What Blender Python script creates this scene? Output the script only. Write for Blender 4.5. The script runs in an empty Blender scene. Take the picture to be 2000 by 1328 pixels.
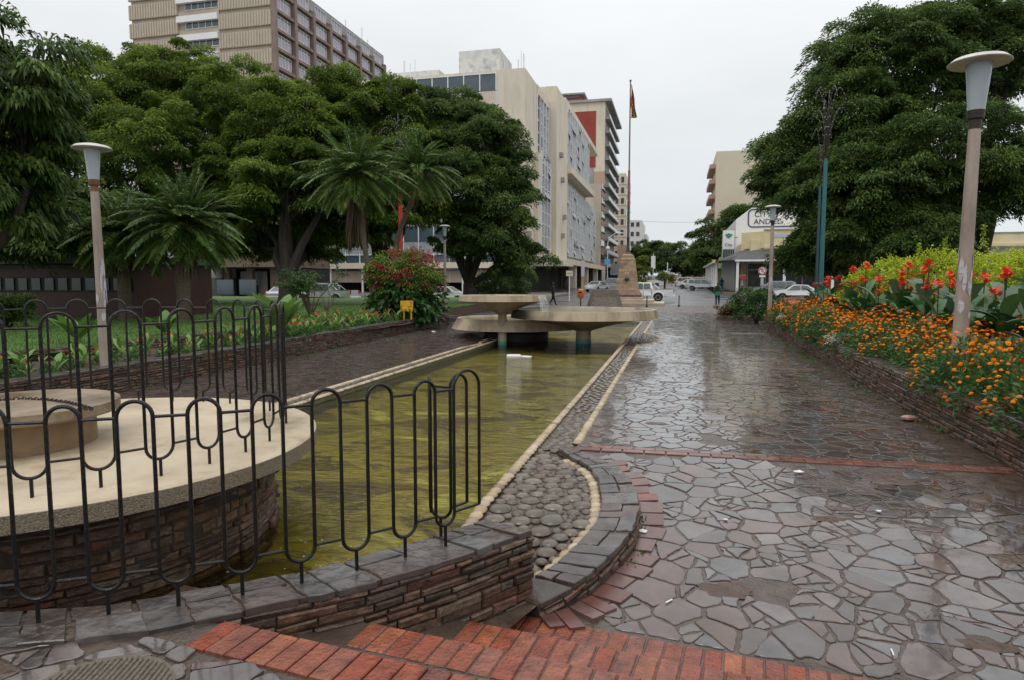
import bpy, bmesh, math, random
import numpy as np
from mathutils import Vector, Matrix
sc = bpy.context.scene
PI = math.pi
# ------------------------------------------------------------------ camera
F, H = 1300.0, 1.75
PIT = math.atan(112/F); YAW = math.atan(320*math.cos(PIT)/F)
FW = Vector((-math.sin(YAW)*math.cos(PIT), math.cos(YAW)*math.cos(PIT), -math.sin(PIT)))
RT = Vector((math.cos(YAW), math.sin(YAW), 0)); UPV = RT.cross(FW)
cam = bpy.data.cameras.new("camera"); co = bpy.data.objects.new("camera", cam)
sc.collection.objects.link(co); sc.camera = co
cam.sensor_width = 36; cam.lens = 36*F/2000; cam.clip_start = .05; cam.clip_end = 4000
co.matrix_world = Matrix.Translation((0, 0, H)) @ Matrix((RT, UPV, -FW)).transposed().to_4x4()
# ------------------------------------------------------------------ world, sun, exposure
SUN_EL, SUN_ROT = math.radians(62), math.radians(200)
w = bpy.data.worlds.new("World"); sc.world = w; w.use_nodes = True
nt = w.node_tree; nt.nodes.clear(); N = nt.nodes.new; LK = nt.links.new
out = N('ShaderNodeOutputWorld'); bg1 = N('ShaderNodeBackground'); bg2 = N('ShaderNodeBackground'); mx = N('ShaderNodeMixShader')
sky = N('ShaderNodeTexSky'); sky.sky_type = 'NISHITA'; sky.sun_disc = False
sky.sun_elevation = SUN_EL; sky.sun_rotation = SUN_ROT
LK(sky.outputs[0], bg1.inputs[0]); bg1.inputs[1].default_value = .1
tc = N('ShaderNodeTexCoord'); sx = N('ShaderNodeSeparateXYZ'); LK(tc.outputs['Generated'], sx.inputs[0])
rp = N('ShaderNodeValToRGB'); LK(sx.outputs[2], rp.inputs[0])
e = rp.color_ramp.elements
e[0].position = 0; e[0].color = (.80, .845, .865, 1); e[1].position = .95; e[1].color = (1.0, 1.0, 1.0, 1)
q = e.new(.12); q.color = (.83, .87, .89, 1); q = e.new(.45); q.color = (.93, .94, .95, 1)
nz = N('ShaderNodeTexNoise'); nz.inputs['Scale'].default_value = 2.2; nz.inputs['Detail'].default_value = 5
mpg = N('ShaderNodeMapping'); mpg.inputs['Scale'].default_value = (1, 1, 2.5); LK(tc.outputs['Generated'], mpg.inputs[0]); LK(mpg.outputs[0], nz.inputs['Vector'])
mr = N('ShaderNodeMapRange'); LK(nz.outputs[0], mr.inputs[0]); mr.inputs[1].default_value = .3; mr.inputs[2].default_value = .7
mr.inputs[3].default_value = .93; mr.inputs[4].default_value = 1.07
vm = N('ShaderNodeVectorMath'); vm.operation = 'SCALE'; LK(rp.outputs[0], vm.inputs[0]); LK(mr.outputs[0], vm.inputs['Scale'])
LK(vm.outputs[0], bg2.inputs[0])
m2 = N('ShaderNodeMapRange'); LK(sx.outputs[2], m2.inputs[0]); m2.inputs[1].default_value = .25; m2.inputs[2].default_value = 1
m2.inputs[3].default_value = .98; m2.inputs[4].default_value = 1.7; LK(m2.outputs[0], bg2.inputs[1])
mx.inputs[0].default_value = .93; LK(bg1.outputs[0], mx.inputs[1]); LK(bg2.outputs[0], mx.inputs[2]); LK(mx.outputs[0], out.inputs[0])
sl = bpy.data.lights.new("sun", 'SUN'); so = bpy.data.objects.new("sun", sl); sc.collection.objects.link(so)
sl.energy = .6; sl.angle = math.radians(25); sl.color = (1, .97, .93)
so.rotation_euler = (PI/2-SUN_EL, 0, PI-SUN_ROT)
sc.view_settings.view_transform = 'Standard'; sc.view_settings.look = 'None'
sc.view_settings.exposure = 0; sc.view_settings.gamma = 1
sc.cycles.max_bounces = 6; sc.cycles.transparent_max_bounces = 12; sc.cycles.diffuse_bounces = 3

# ------------------------------------------------------------------ helpers
def P(px, py, d):                       # a point of the place from where it is seen and how far off it stands
    return Vector((0, 0, H)) + (FW + RT*((px-1000)/F) + UPV*((664-py)/F))*d
def RX(px):                             # X per metre of Y along a line of sight
    v = FW + RT*((px-1000)/F) + UPV*(112/F); return v.x/v.y
def link(o, parent=None):
    sc.collection.objects.link(o)
    if parent is not None: o.parent = parent
    return o
def tag(o, label=None, cat=None, group=None, kind=None):
    if label: o['label'] = label
    if cat: o['category'] = cat
    if group: o['group'] = group
    if kind: o['kind'] = kind
    return o
def empty(name, loc=(0, 0, 0), rz=0, label=None, cat=None, group=None):
    o = bpy.data.objects.new(name, None); link(o); o.location = loc; o.rotation_euler = (0, 0, rz); o.empty_display_size = .1
    return tag(o, label, cat, group)
def copy_tree(o, parent=None, kids=None):
    if kids is None: kids = o['_k'] if False else [c for c in sc.objects if c.parent == o]
    c = o.copy(); sc.collection.objects.link(c)
    if parent is not None: c.parent = parent
    for k in kids: copy_tree(k, c)
    return c
MATS = {}
def M(name, cols, rough=.6, scale=4, bump=0, bscale=40, attr=False, rvar=0, metal=0, spec=.5, vary=.25, trans=0, detail=5, coat=0, stretch=None, dist=0):
    if name in MATS: return MATS[name]
    m = bpy.data.materials.new(name); m.use_nodes = True; nt = m.node_tree; n = nt.nodes.new; l = nt.links.new
    b = nt.nodes['Principled BSDF']; b.inputs['Metallic'].default_value = metal; b.inputs['Specular IOR Level'].default_value = spec
    b.inputs['Roughness'].default_value = rough
    if coat: b.inputs['Coat Weight'].default_value = coat; b.inputs['Coat Roughness'].default_value = .05
    tc = n('ShaderNodeTexCoord'); vec = tc.outputs['Object']
    if stretch:
        mp = n('ShaderNodeMapping'); mp.inputs['Scale'].default_value = stretch; l(vec, mp.inputs[0]); vec = mp.outputs[0]
    nz = n('ShaderNodeTexNoise'); nz.inputs['Scale'].default_value = scale; nz.inputs['Detail'].default_value = detail; nz.inputs['Distortion'].default_value = dist
    nz.inputs['Roughness'].default_value = .62; l(vec, nz.inputs['Vector'])
    rp = n('ShaderNodeValToRGB'); e = rp.color_ramp.elements; cols = [tuple(c) for c in cols]
    k = len(cols)
    lo, hi = (0, 1) if attr else (.3, .7)
    for i, c in enumerate(cols):
        pos = lo+(hi-lo)*i/max(1, k-1)
        if i < 2 and k >= 2:
            e[i].position = pos; e[i].color = c+(1,)
        elif k >= 2: q = e.new(pos); q.color = c+(1,)
        else: e[0].color = e[1].color = c+(1,)
    if k > 2:
        pts = sorted([(lo+(hi-lo)*i/(k-1), c) for i, c in enumerate(cols)])
        for el, (p_, c) in zip(sorted(e, key=lambda q: q.position), pts): el.position = p_; el.color = c+(1,)
    if attr:
        at = n('ShaderNodeAttribute'); at.attribute_name = 'rnd'; l(at.outputs['Fac'], rp.inputs[0])
        mr = n('ShaderNodeMapRange'); mr.inputs[1].default_value = .3; mr.inputs[2].default_value = .7; mr.inputs[3].default_value = 1-vary; mr.inputs[4].default_value = 1+vary
        l(nz.outputs[0], mr.inputs[0])
        vs = n('ShaderNodeVectorMath'); vs.operation = 'SCALE'; l(rp.outputs[0], vs.inputs[0]); l(mr.outputs[0], vs.inputs['Scale']); col = vs.outputs[0]
    else:
        l(nz.outputs[0], rp.inputs[0]); col = rp.outputs[0]
    l(col, b.inputs['Base Color'])
    if rvar:
        n2 = n('ShaderNodeTexNoise'); n2.inputs['Scale'].default_value = scale*.7; n2.inputs['Detail'].default_value = 3; l(tc.outputs['Object'], n2.inputs['Vector'])
        r = n('ShaderNodeMapRange'); r.inputs[1].default_value = .35; r.inputs[2].default_value = .65
        r.inputs[3].default_value = max(.02, rough-rvar); r.inputs[4].default_value = rough+rvar; l(n2.outputs[0], r.inputs[0]); l(r.outputs[0], b.inputs['Roughness'])
    if bump:
        n3 = n('ShaderNodeTexNoise'); n3.inputs['Scale'].default_value = bscale; n3.inputs['Detail'].default_value = 4; l(vec, n3.inputs['Vector'])
        bp = n('ShaderNodeBump'); bp.inputs['Strength'].default_value = min(1, bump); bp.inputs['Distance'].default_value = .02*max(1, bump); l(n3.outputs[0], bp.inputs['Height']); l(bp.outputs[0], b.inputs['Normal'])
    if trans:
        t = n('ShaderNodeBsdfTranslucent'); l(col, t.inputs[0]); ms = n('ShaderNodeMixShader'); ms.inputs[0].default_value = trans
        l(b.outputs[0], ms.inputs[1]); l(t.outputs[0], ms.inputs[2]); l(ms.outputs[0], nt.nodes['Material Output'].inputs[0])
    MATS[name] = m; return m

class MB:                               # collects polygons, links them as ONE mesh object
    def __init__(s): s.v = []; s.f = []; s.r = []; s.m = []
    def face(s, pts, r=0., m=0):
        i = len(s.v); s.v += [tuple(p) for p in pts]; s.f.append(list(range(i, i+len(pts)))); s.r.append(r); s.m.append(m)
    def grid(s, rings, r=0., m=0, closed=True, cap0=False, cap1=False):
        i0 = len(s.v); n = len(rings[0])
        for q in rings: s.v += [tuple(p) for p in q]
        for a in range(len(rings)-1):
            for b in range(n if closed else n-1):
                c = (b+1) % n
                s.f.append([i0+a*n+b, i0+a*n+c, i0+(a+1)*n+c, i0+(a+1)*n+b]); s.r.append(r); s.m.append(m)
        if cap0: s.f.append([i0+b for b in range(n)][::-1]); s.r.append(r); s.m.append(m)
        if cap1: s.f.append([i0+(len(rings)-1)*n+b for b in range(n)]); s.r.append(r); s.m.append(m)
        return s
    def box(s, c, d, rz=0, r=0., m=0, ch=0.):
        x, y, z = c; a, b, h = d[0]/2, d[1]/2, d[2]/2; cs, sn = math.cos(rz), math.sin(rz)
        def ring(a, b, z): return [(x+cs*u-sn*v, y+sn*u+cs*v, z) for u, v in ((-a, -b), (a, -b), (a, b), (-a, b))]
        if ch: rings = [ring(a, b, z-h), ring(a, b, z+h-ch), ring(a-ch, b-ch, z+h)]
        else: rings = [ring(a, b, z-h), ring(a, b, z+h)]
        return s.grid(rings, r, m, True, True, True)
    def tube(s, pts, rad, n=8, r=0., m=0, caps=True):
        pts = [Vector(p) for p in pts]; rad = rad if hasattr(rad, '__len__') else [rad]*len(pts)
        rings = []; up = Vector((.13, .27, .95)).normalized(); pa = None
        for i, p in enumerate(pts):
            t = (pts[min(i+1, len(pts)-1)]-pts[max(i-1, 0)]).normalized()
            if pa is None: a = t.cross(up).normalized() if abs(t.dot(up)) < .97 else t.cross(Vector((1, 0, 0))).normalized()
            else: a = (pa-t*pa.dot(t)).normalized()
            pa = a; b = t.cross(a)
            rings.append([p+(a*math.cos(2*PI*k/n)+b*math.sin(2*PI*k/n))*rad[i] for k in range(n)])
        return s.grid(rings, r, m, True, caps, caps)
    def lathe(s, prof, n=24, c=(0, 0, 0), r=0., m=0, caps=True):
        rings = [[(c[0]+R*math.cos(2*PI*k/n), c[1]+R*math.sin(2*PI*k/n), c[2]+z) for k in range(n)] for R, z in prof]
        return s.grid(rings, r, m, True, caps, caps)
    def prism(s, poly, z0, z1, r=0., m=0):
        return s.grid([[(x, y, z0) for x, y in poly], [(x, y, z1) for x, y in poly]], r, m, True, True, True)
    def extr(s, poly, a, b, fn, r=0., m=0):   # polygon (u,v) swept from a to b through fn(u,v,t)
        return s.grid([[fn(u, v, a) for u, v in poly], [fn(u, v, b) for u, v in poly]], r, m, True, True, True)
    def ball(s, c, rad, n=8, k=5, r=0., m=0):
        rx, ry, rz = rad if hasattr(rad, '__len__') else (rad,)*3
        rings = [[(c[0]+rx*math.sin(PI*(j+.02)/(k+.04))*math.cos(2*PI*i/n), c[1]+ry*math.sin(PI*(j+.02)/(k+.04))*math.sin(2*PI*i/n), c[2]-rz*math.cos(PI*(j+.02)/(k+.04))) for i in range(n)] for j in range(k+1)]
        return s.grid(rings, r, m, True, True, True)
    def build(s, name, mats, parent=None, smooth=False, loc=None, bev=0):
        me = bpy.data.meshes.new(name); me.from_pydata(s.v, [], s.f)
        for m in (mats if isinstance(mats, (list, tuple)) else [mats]): me.materials.append(m)
        if s.f:
            at = me.attributes.new('rnd', 'FLOAT', 'FACE'); at.data.foreach_set('value', s.r)
            me.polygons.foreach_set('material_index', s.m)
            if smooth: me.polygons.foreach_set('use_smooth', [True]*len(s.f))
        bm = bmesh.new(); bm.from_mesh(me)
        bmesh.ops.recalc_face_normals(bm, faces=bm.faces); bm.to_mesh(me); bm.free()
        if smooth:
            try: me.set_sharp_from_angle(angle=math.radians(40))
            except Exception: pass
        o = bpy.data.objects.new(name, me); link(o, parent)
        if loc is not None: o.location = loc
        if bev:
            md = o.modifiers.new('b', 'BEVEL'); md.width = bev; md.segments = 2; md.limit_method = 'ANGLE'
        return o
def quads(name, V, R, mat, parent=None, MI=None):       # V: (n,4,3) numpy quads -> one mesh
    n = len(V); me = bpy.data.meshes.new(name); me.vertices.add(4*n); me.vertices.foreach_set('co', np.ascontiguousarray(V, dtype=np.float32).ravel())
    me.loops.add(4*n); me.loops.foreach_set('vertex_index', np.arange(4*n, dtype=np.int32)); me.polygons.add(n)
    me.polygons.foreach_set('loop_start', np.arange(0, 4*n, 4, dtype=np.int32)); me.polygons.foreach_set('loop_total', np.full(n, 4, dtype=np.int32))
    if MI is not None: me.polygons.foreach_set('material_index', np.asarray(MI, dtype=np.int32))
    me.update(calc_edges=True)
    for m in (mat if isinstance(mat, (list, tuple)) else [mat]): me.materials.append(m)
    at = me.attributes.new('rnd', 'FLOAT', 'FACE'); at.data.foreach_set('value', np.asarray(R, dtype=np.float32))
    return link(bpy.data.objects.new(name, me), parent)
def unit(a): return a/np.maximum(1e-9, np.linalg.norm(a, axis=-1, keepdims=True))
def leaf_quads(pos, d, ln, wd, rng, roll=.8, droop=0.):  # rhombic leaves from pos along d
    d = unit(d); up = np.array([0, 0, 1.]); s = np.cross(d, up+rng.normal(0, roll*.5, d.shape)); s = unit(s)
    ln = ln[:, None]; wd = wd[:, None]; mid = pos+d*ln*.5; tip = pos+d*ln; tip[:, 2] -= droop*ln[:, 0]
    return np.stack([pos, mid+s*wd*.5, tip, mid-s*wd*.5], 1)

def PZ(px, py, z):
    v = FW+RT*((px-1000)/F)+UPV*((664-py)/F); k = (z-H)/v.z; return (v.x*k, v.y*k, z)
# ------------------------------------------------------------------ materials
G_ = lambda v: (v, v, v)
slate = M('slate', [(.060, .042, .036), (.078, .072, .072), (.095, .062, .052), (.060, .052, .046), (.108, .102, .105), (.088, .050, .038), (.086, .060, .058), (.125, .106, .100), (.070, .050, .035), (.082, .078, .080), (.050, .036, .030)], rough=.13, rvar=.08, scale=5, attr=True, vary=.35, bump=.28, bscale=6, coat=.5, spec=.55)
mortar = M('mortar', [(.036, .024, .018), (.068, .048, .036), (.10, .074, .058)], rough=.25, rvar=.12, scale=9, bump=.3, bscale=40)
wallst = M('wall_stone', [(.040, .022, .015), (.075, .042, .027), (.11, .060, .034), (.062, .046, .034), (.13, .085, .055), (.095, .038, .022), (.048, .035, .028)], rough=.5, rvar=.2, scale=14, attr=True, vary=.45, bump=.8, bscale=30)
walldk = M('wall_core', [(.022, .015, .011), (.045, .032, .024)], rough=.8, scale=12, bump=.4)
brickm = M('red_brick', [(.19, .036, .015), (.23, .058, .028), (.19, .062, .038), (.29, .085, .034), (.17, .062, .045), (.26, .056, .023), (.13, .042, .03)], rough=.25, rvar=.13, scale=11, attr=True, vary=.45, bump=.45, bscale=50)
cream = M('cream_concrete', [(.26, .20, .125), (.46, .375, .26), (.55, .46, .33), (.50, .41, .29)], rough=.55, rvar=.15, scale=1.6, bump=.25, bscale=120, detail=8)
creamst = M('stained_concrete', [(.10, .078, .052), (.30, .235, .155), (.44, .36, .25), (.38, .31, .21)], rough=.6, scale=1.8, bump=.3, bscale=60, detail=8, stretch=(1, 1, .35))
aggr = M('exposed_aggregate', [(.10, .075, .05), (.22, .175, .12), (.34, .28, .19)], rough=.55, scale=90, bump=.7, bscale=130)
rustdisc = M('weathered_concrete', [(.10, .065, .04), (.22, .165, .105), (.31, .245, .165)], rough=.45, rvar=.2, scale=2.6, bump=.35, bscale=40, detail=9)
blackp = M('black_paint', [(.004, .004, .004), (.011, .009, .008)], rough=.3, scale=14, bump=.3, bscale=45, spec=.35)
pebg = M('grey_pebble', [(.075, .058, .042), (.125, .10, .075), (.10, .075, .055), (.16, .13, .10), (.09, .082, .066)], rough=.28, rvar=.1, scale=10, attr=True, vary=.3)
pebc = M('cream_pebble', [(.26, .19, .115), (.42, .33, .21), (.34, .255, .155), (.48, .395, .27), (.18, .135, .09)], rough=.35, scale=10, attr=True, vary=.2)
soil = M('soil', [(.035, .018, .012), (.075, .04, .026)], rough=.8, scale=12, bump=.9, bscale=30)
asph = M('asphalt', [(.06, .061, .063), (.10, .10, .102)], rough=.3, rvar=.12, scale=.35, detail=7)
grassm = M('grass_ground', [(.045, .10, .015), (.085, .165, .026)], rough=.8, scale=2, bump=.6, bscale=60)
white = M('white_paint', [(.66, .66, .65), (.78, .78, .77)], rough=.4, scale=3)
slateb = M('brown_slate', [(.042, .026, .021), (.06, .038, .031), (.05, .036, .032), (.075, .052, .045), (.058, .034, .026), (.046, .04, .038)], rough=.22, rvar=.1, scale=5, attr=True, vary=.35, bump=.3, bscale=6)
mud = M('mud', [(.05, .028, .018), (.085, .052, .034)], rough=.35, rvar=.2, scale=7, bump=.8, bscale=22)
# ------------------------------------------------------------------ ground
def zpath(x, y):
    if y < 6.85: return -(6.85-max(3.65, y))/3.2*.25
    return 0.
def zroad(y): return min(1.0, max(0, (y-58)*.017))
g = MB()
xs = [-900, -60, -11.3, -11.29, 3.9, 3.91, 16, 60, 900]; ys = [-30, 2.2, 31.2, 31.21, 52, 58, 70, 90, 116.8, 300, 1500]
def gz(i, j):
    if 3 <= i <= 4 and j <= 2: return -.75
    if 3 <= i <= 4 and j <= 2: return -.75
    return zroad(ys[j])-.03
for i in range(len(xs)-1):
    for j in range(len(ys)-1):
        g.face([(xs[a], ys[b], gz(a, b)) for a, b in ((i, j), (i+1, j), (i+1, j+1), (i, j+1))])
tag(g.build('ground', asph), kind='structure')
def clip(poly, nx, ny, c):                 # keep nx*x+ny*y <= c
    o = []; n = len(poly)
    for i in range(n):
        a, b = poly[i], poly[(i+1) % n]; da = nx*a[0]+ny*a[1]-c; db = nx*b[0]+ny*b[1]-c
        if da <= 0: o.append(a)
        if da*db < 0: t = da/(da-db); o.append((a[0]+(b[0]-a[0])*t, a[1]+(b[1]-a[1])*t))
    return o
def crazy(mb, x0, x1, y0, y1, rmin, rmax, joint, seed, zf, skip=None, fine=True, tilt=.012, thick=.03, lift=.0, amin=.012, grow=None, cuts=()):
    rng = random.Random(seed); seeds = []; cell = rmax*2; gridd = {}
    area = (x1-x0)*(y1-y0); tries = int(area/(rmin*rmin)*9)
    for _ in range(tries):
        x = rng.uniform(x0-.1, x1+.1); y = rng.uniform(y0-.1, y1+.1)
        r = rmin+(rmax-rmin)*rng.random()**(1.25)
        if grow: r *= grow(x, y)
        gx, gy = int(x//cell), int(y//cell); ok = True
        for a in (-1, 0, 1):
            for b in (-1, 0, 1):
                for (u, v, q) in gridd.get((gx+a, gy+b), ()):
                    if (u-x)**2+(v-y)**2 < (.5*(q+r))**2: ok = False; break
                if not ok: break
            if not ok: break
        if ok: gridd.setdefault((gx, gy), []).append((x, y, r)); seeds.append((x, y, r))
    for (x, y, r) in seeds:
        if not (x0 <= x <= x1 and y0 <= y <= y1) or (skip and skip(x, y)): continue
        R = rmax*2.6; poly = [(x-R, y-R), (x+R, y-R), (x+R, y+R), (x-R, y+R)]
        gx, gy = int(x//cell), int(y//cell)
        for a in (-2, -1, 0, 1, 2):
            for b in (-2, -1, 0, 1, 2):
                for (u, v, q) in gridd.get((gx+a, gy+b), ()):
                    dx, dy = u-x, v-y; d2 = dx*dx+dy*dy
                    if d2 < 1e-9: continue
                    D = math.sqrt(d2); nx, ny = dx/D, dy/D
                    off = D/2+(r*r-q*q)/(2*D)*.3-joint*rng.uniform(.15, .65)
                    poly = clip(poly, nx, ny, nx*x+ny*y+off)
                    if len(poly) < 3: break
                if len(poly) < 3: break
            if len(poly) < 3: break
        for nx, ny, c in ((-1, 0, -x0), (1, 0, x1), (0, -1, -y0), (0, 1, y1))+tuple(cuts):
            if len(poly) >= 3: poly = clip(poly, nx, ny, c)
        if len(poly) < 3: continue
        def area_(p): return abs(sum(p[i][0]*p[(i+1) % len(p)][1]-p[(i+1) % len(p)][0]*p[i][1] for i in range(len(p))))/2
        todo = [(poly, 0)]; parts = []
        while todo:
            q, dep = todo.pop(); A = area_(q)
            if A < .0012: continue
            if dep < 4 and A > rng.choice((amin*.5, amin, amin*2, amin*4, amin*8, amin*14)):
                cx = sum(p[0] for p in q)/len(q)+rng.gauss(0, .18)*math.sqrt(A); cy = sum(p[1] for p in q)/len(q)+rng.gauss(0, .18)*math.sqrt(A); a_ = rng.uniform(0, PI)
                # cut across the longer way more often
                best = max(((p[0]-r_[0])**2+(p[1]-r_[1])**2, math.atan2(p[1]-r_[1], p[0]-r_[0])) for p in q for r_ in q)
                if rng.random() < .75: a_ = best[1]+rng.gauss(0, .35)
                nx, ny = math.cos(a_), math.sin(a_); c_ = nx*cx+ny*cy
                for sg in (1, -1):
                    h_ = clip(q, sg*nx, sg*ny, sg*c_-joint*rng.uniform(.15, .5))
                    if len(h_) >= 3: todo.append((h_, dep+1))
            else: parts.append(q)
        for poly_ in parts:
          n = len(poly_); pl = []
          for i in range(n):
            a, b = Vector(poly_[i]), Vector(poly_[(i+1) % n]); L = (b-a).length
            if L < .01: continue
            t = min(.2, rng.uniform(.004, .02)/L); pl.append(a.lerp(b, t))
            if fine:
                k = max(1, int(L/.05)); nn = Vector((-(b-a).y, (b-a).x))/L; bow = rng.gauss(0, .008)*min(1, L/.15)
                for j in range(1, k+1):
                    u_ = t+(1-2*t)*j/(k+1); pl.append(a.lerp(b, u_)+nn*(rng.gauss(0, .0028)+bow*math.sin(PI*u_)))
            pl.append(a.lerp(b, 1-t))
          if len(pl) < 3: continue
          cx = sum(p.x for p in pl)/len(pl); cy = sum(p.y for p in pl)/len(pl)
          tx, ty = rng.gauss(0, tilt), rng.gauss(0, tilt); h = rng.uniform(0, .004 if fine else .0025)+lift; rr = rng.random()
          def z(p): return zf(p.x, p.y)+h+(p.x-cx)*tx+(p.y-cy)*ty
          ins = [Vector((cx, cy))+(p-Vector((cx, cy)))*(1-.005/max(.03, (p-Vector((cx, cy))).length)) for p in pl]
          i0 = len(mb.v); m = len(pl)
          mb.v += [(p.x, p.y, zf(p.x, p.y)-thick) for p in pl]+[(p.x, p.y, z(p)-.003) for p in pl]+[(p.x, p.y, z(p)) for p in ins]
          for i in range(m):
            j = (i+1) % m
            mb.f += [[i0+i, i0+j, i0+m+j, i0+m+i], [i0+m+i, i0+m+j, i0+2*m+j, i0+2*m+i]]; mb.r += [rr, rr]; mb.m += [0, 0]
          mb.f.append([i0+2*m+i for i in range(m)]); mb.r.append(rr); mb.m.append(0)
# mortar bed sheets
def sheet(name, poly, z, mat, zf=None, sub=None):
    b = MB(); b.face([(x, y, (zf(x, y) if zf else 0)+z) for x, y in poly]); return tag(b.build(name, mat), kind='structure')
LS = 0
INN = [(-1.16, 6.8), (-1.02, 6.56), (-.86, 6.35), (-.74, 6.16), (-.62, 5.8), (-.55, 5.37), (-.51, 5.0), (-.52, 4.77), (-.61, 4.4), (-.72, 4.09), (-.82, 3.92), (-.98, 3.82)]
OUT = [(-1.16, 6.86), (-.90, 6.70), (-.68, 6.48), (-.51, 6.22), (-.38, 5.9), (-.3, 5.58), (-.25, 5.12), (-.275, 4.7), (-.375, 4.36), (-.49, 4.05), (-.60, 3.88), (-.76, 3.76)]
def inpoly(x, y, pl):
    c = False; n = len(pl)
    for i in range(n):
        (x1, y1), (x2, y2) = pl[i], pl[(i+1) % n]
        if (y1 > y) != (y2 > y) and x < (x2-x1)*(y-y1)/(y2-y1)+x1: c = not c
    return c
PEBZONE = [(-1.5, 6.9)]+INN+[(-1.5, 3.4)]
CWZONE = INN+OUT[::-1]
b = MB()
YS = [3.0, 3.65, 6.85, 31.2]
b.face([(-1.0, 6.85, -.005), (3.6, 6.85, -.005), (3.6, 11.5, -.005), (-1.0, 11.5, -.005)]); b.face([(-1.0, 11.5, -.005), (3.6, 11.5, -.006), (3.6, 31.2, -.006), (-1.0, 31.2, -.006)])
b.face([(-.3, 3.1, -.255), (4.2, 3.1, -.255), (4.2, 3.65, -.255), (-.55, 3.65, -.255)])
b.face([(-.40, 3.65, -.255), (4.2, 3.65, -.255), (4.2, 6.85, -.005), (-.46, 6.85, -.005)])
b.face([(-.70, 3.76, -.258), (-.38, 3.66, -.262), (-.36, 4.6, -.185), (-.45, 4.3, -.2)])
b.face([(-9.6, 2, -.007), (-5.42, 2, -.007), (-5.42, 31.2, -.007), (-9.6, 31.2, -.007)])
b.face([(-9.6, 30.2, -.016), (3.6, 30.2, -.016), (3.6, 52, -.016), (-9.6, 52, -.016)])
tag(b.build('paving_bed', mortar), kind='structure')
b = MB()
holes = [(.62, 4.33, .22), (.42, 7.72, .2), (1.35, 6.4, .17), (2.55, 4.55, .3)]   # spots where slabs are missing
rng_edge = lambda y: math.sin(y*7)+math.sin(y*17)
sk = lambda x, y: inpoly(x, y, CWZONE) or inpoly(x, y, PEBZONE) or x < -1.0+(.25 if y < 6.9 else 0) or y < 3.77-.12*(x+.8) or 6.8 < y < 7.09 or x > 2.78-.03*rng_edge(y) or any((x-a)**2+(y-c)**2 < r*r for a, c, r in holes)
crazy(b, -1.0, 3.12, 3.2, 12.0, .15, .33, .022, 3, zpath, sk, tilt=.007, amin=.010, cuts=((-.12, -1, -3.70),))
crazy(b, -.98, 3.3, 12.0, 31.0, .17, .34, .022, 5, zpath, lambda x, y: (x+.9)**2+(y-21.3)**2 < .3 or x > 2.8+max(0, y-18)*.06, fine=False, tilt=.005)
path = b.build('right_path', slate); tag(path, kind='structure')
b = MB()
crazy(b, -9.3, -5.68, 4.5, 30.5, .16, .33, .045, 8, zpath, None, fine=False, tilt=.006)
crazy(b, -9.3, 3.3, 31.0, 39, .2, .36, .035, 9, lambda x, y: 0, None, fine=False, tilt=.008)
tag(b.build('left_path', slateb), kind='structure')
b = MB()                                    # bed between the curved wall and the slabs
for a, c in zip(OUT[:9], OUT[1:10]):
    b.face([(a[0]-.03, a[1], zpath(0, a[1])-.006), (-.1, a[1], zpath(0, a[1])-.006), (-.1, c[1], zpath(0, c[1])-.006), (c[0]-.03, c[1], zpath(0, c[1])-.006)])
tag(b.build('paving_bed', mortar), kind='structure')
rm = random.Random(19)                       # mud lying where slabs are broken or worn
for k, (mx_, my_, mr_) in enumerate([(.92, 7.75, .26), (.35, 4.3, .16), (1.9, 6.55, .22), (2.35, 5.1, .2), (1.2, 5.55, .12), (2.2, 8.8, .3), (.4, 10.5, .2), (1.6, 12.2, .35), (2.5, 14.5, .4), (.2, 15, .3), (2.3, 18.5, .5), (1.0, 20.5, .45), (.3, 24.5, .5), (2.4, 24, .6), (2.1, 10.8, .3), (-.2, 8.4, .14), (2.6, 3.9, .28), (1.7, 4.0, .14)]):
    b = MB(); n = 18; pl = []
    for i in range(n): a = 2*PI*i/n; q = mr_*(.62+.5*rm.random()); x, y = mx_+q*1.25*math.cos(a), my_+q*.6*math.sin(a); pl.append((x, y))
    b.grid([[(x, y, zpath(x, y)+.002) for x, y in pl], [(mx_+(x-mx_)*.8, my_+(y-my_)*.8, zpath(x, y)+.0075) for x, y in pl]], 0, 0, True, False, True); tag(b.build('mud_patch', mud), kind='structure')
# small setts of the plaza in front of the monument
b = MB(); rng = random.Random(4); y = 39.0
while y < 51.5:
    x = -9.4+rng.uniform(0, .2)
    while x < 9:
        wd = rng.uniform(.24, .38); b.box((x+wd/2, y+.13, -.02+rng.uniform(0, .01)), (wd-.03, .24, .05), rng.uniform(-.04, .04), rng.random(), ch=.01); x += wd
    y += .27
tag(b.build('plaza_setts', M('sett', [(.06, .045, .04), (.11, .085, .075), (.15, .12, .105), (.085, .06, .055)], rough=.36, attr=True, scale=5, rvar=.12)), kind='structure')
b = MB()
for k, yy in enumerate((6.86, 6.975)):
    x = -.95+.11*k
    while x < 3.0:
        b.box((x+.11, yy+.045+.015*(x+1), .0), (.21, .098, .02), .015, rng.random(), ch=.004); x += .222
tag(b.build('brick_band', M('worn_brick', [(.12, .05, .036), (.17, .07, .05), (.15, .085, .07)], rough=.22, rvar=.1, scale=7, attr=True, vary=.4)), kind='structure')
b = MB()                                    # reddish slabs along the foot of the curved wall
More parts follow.
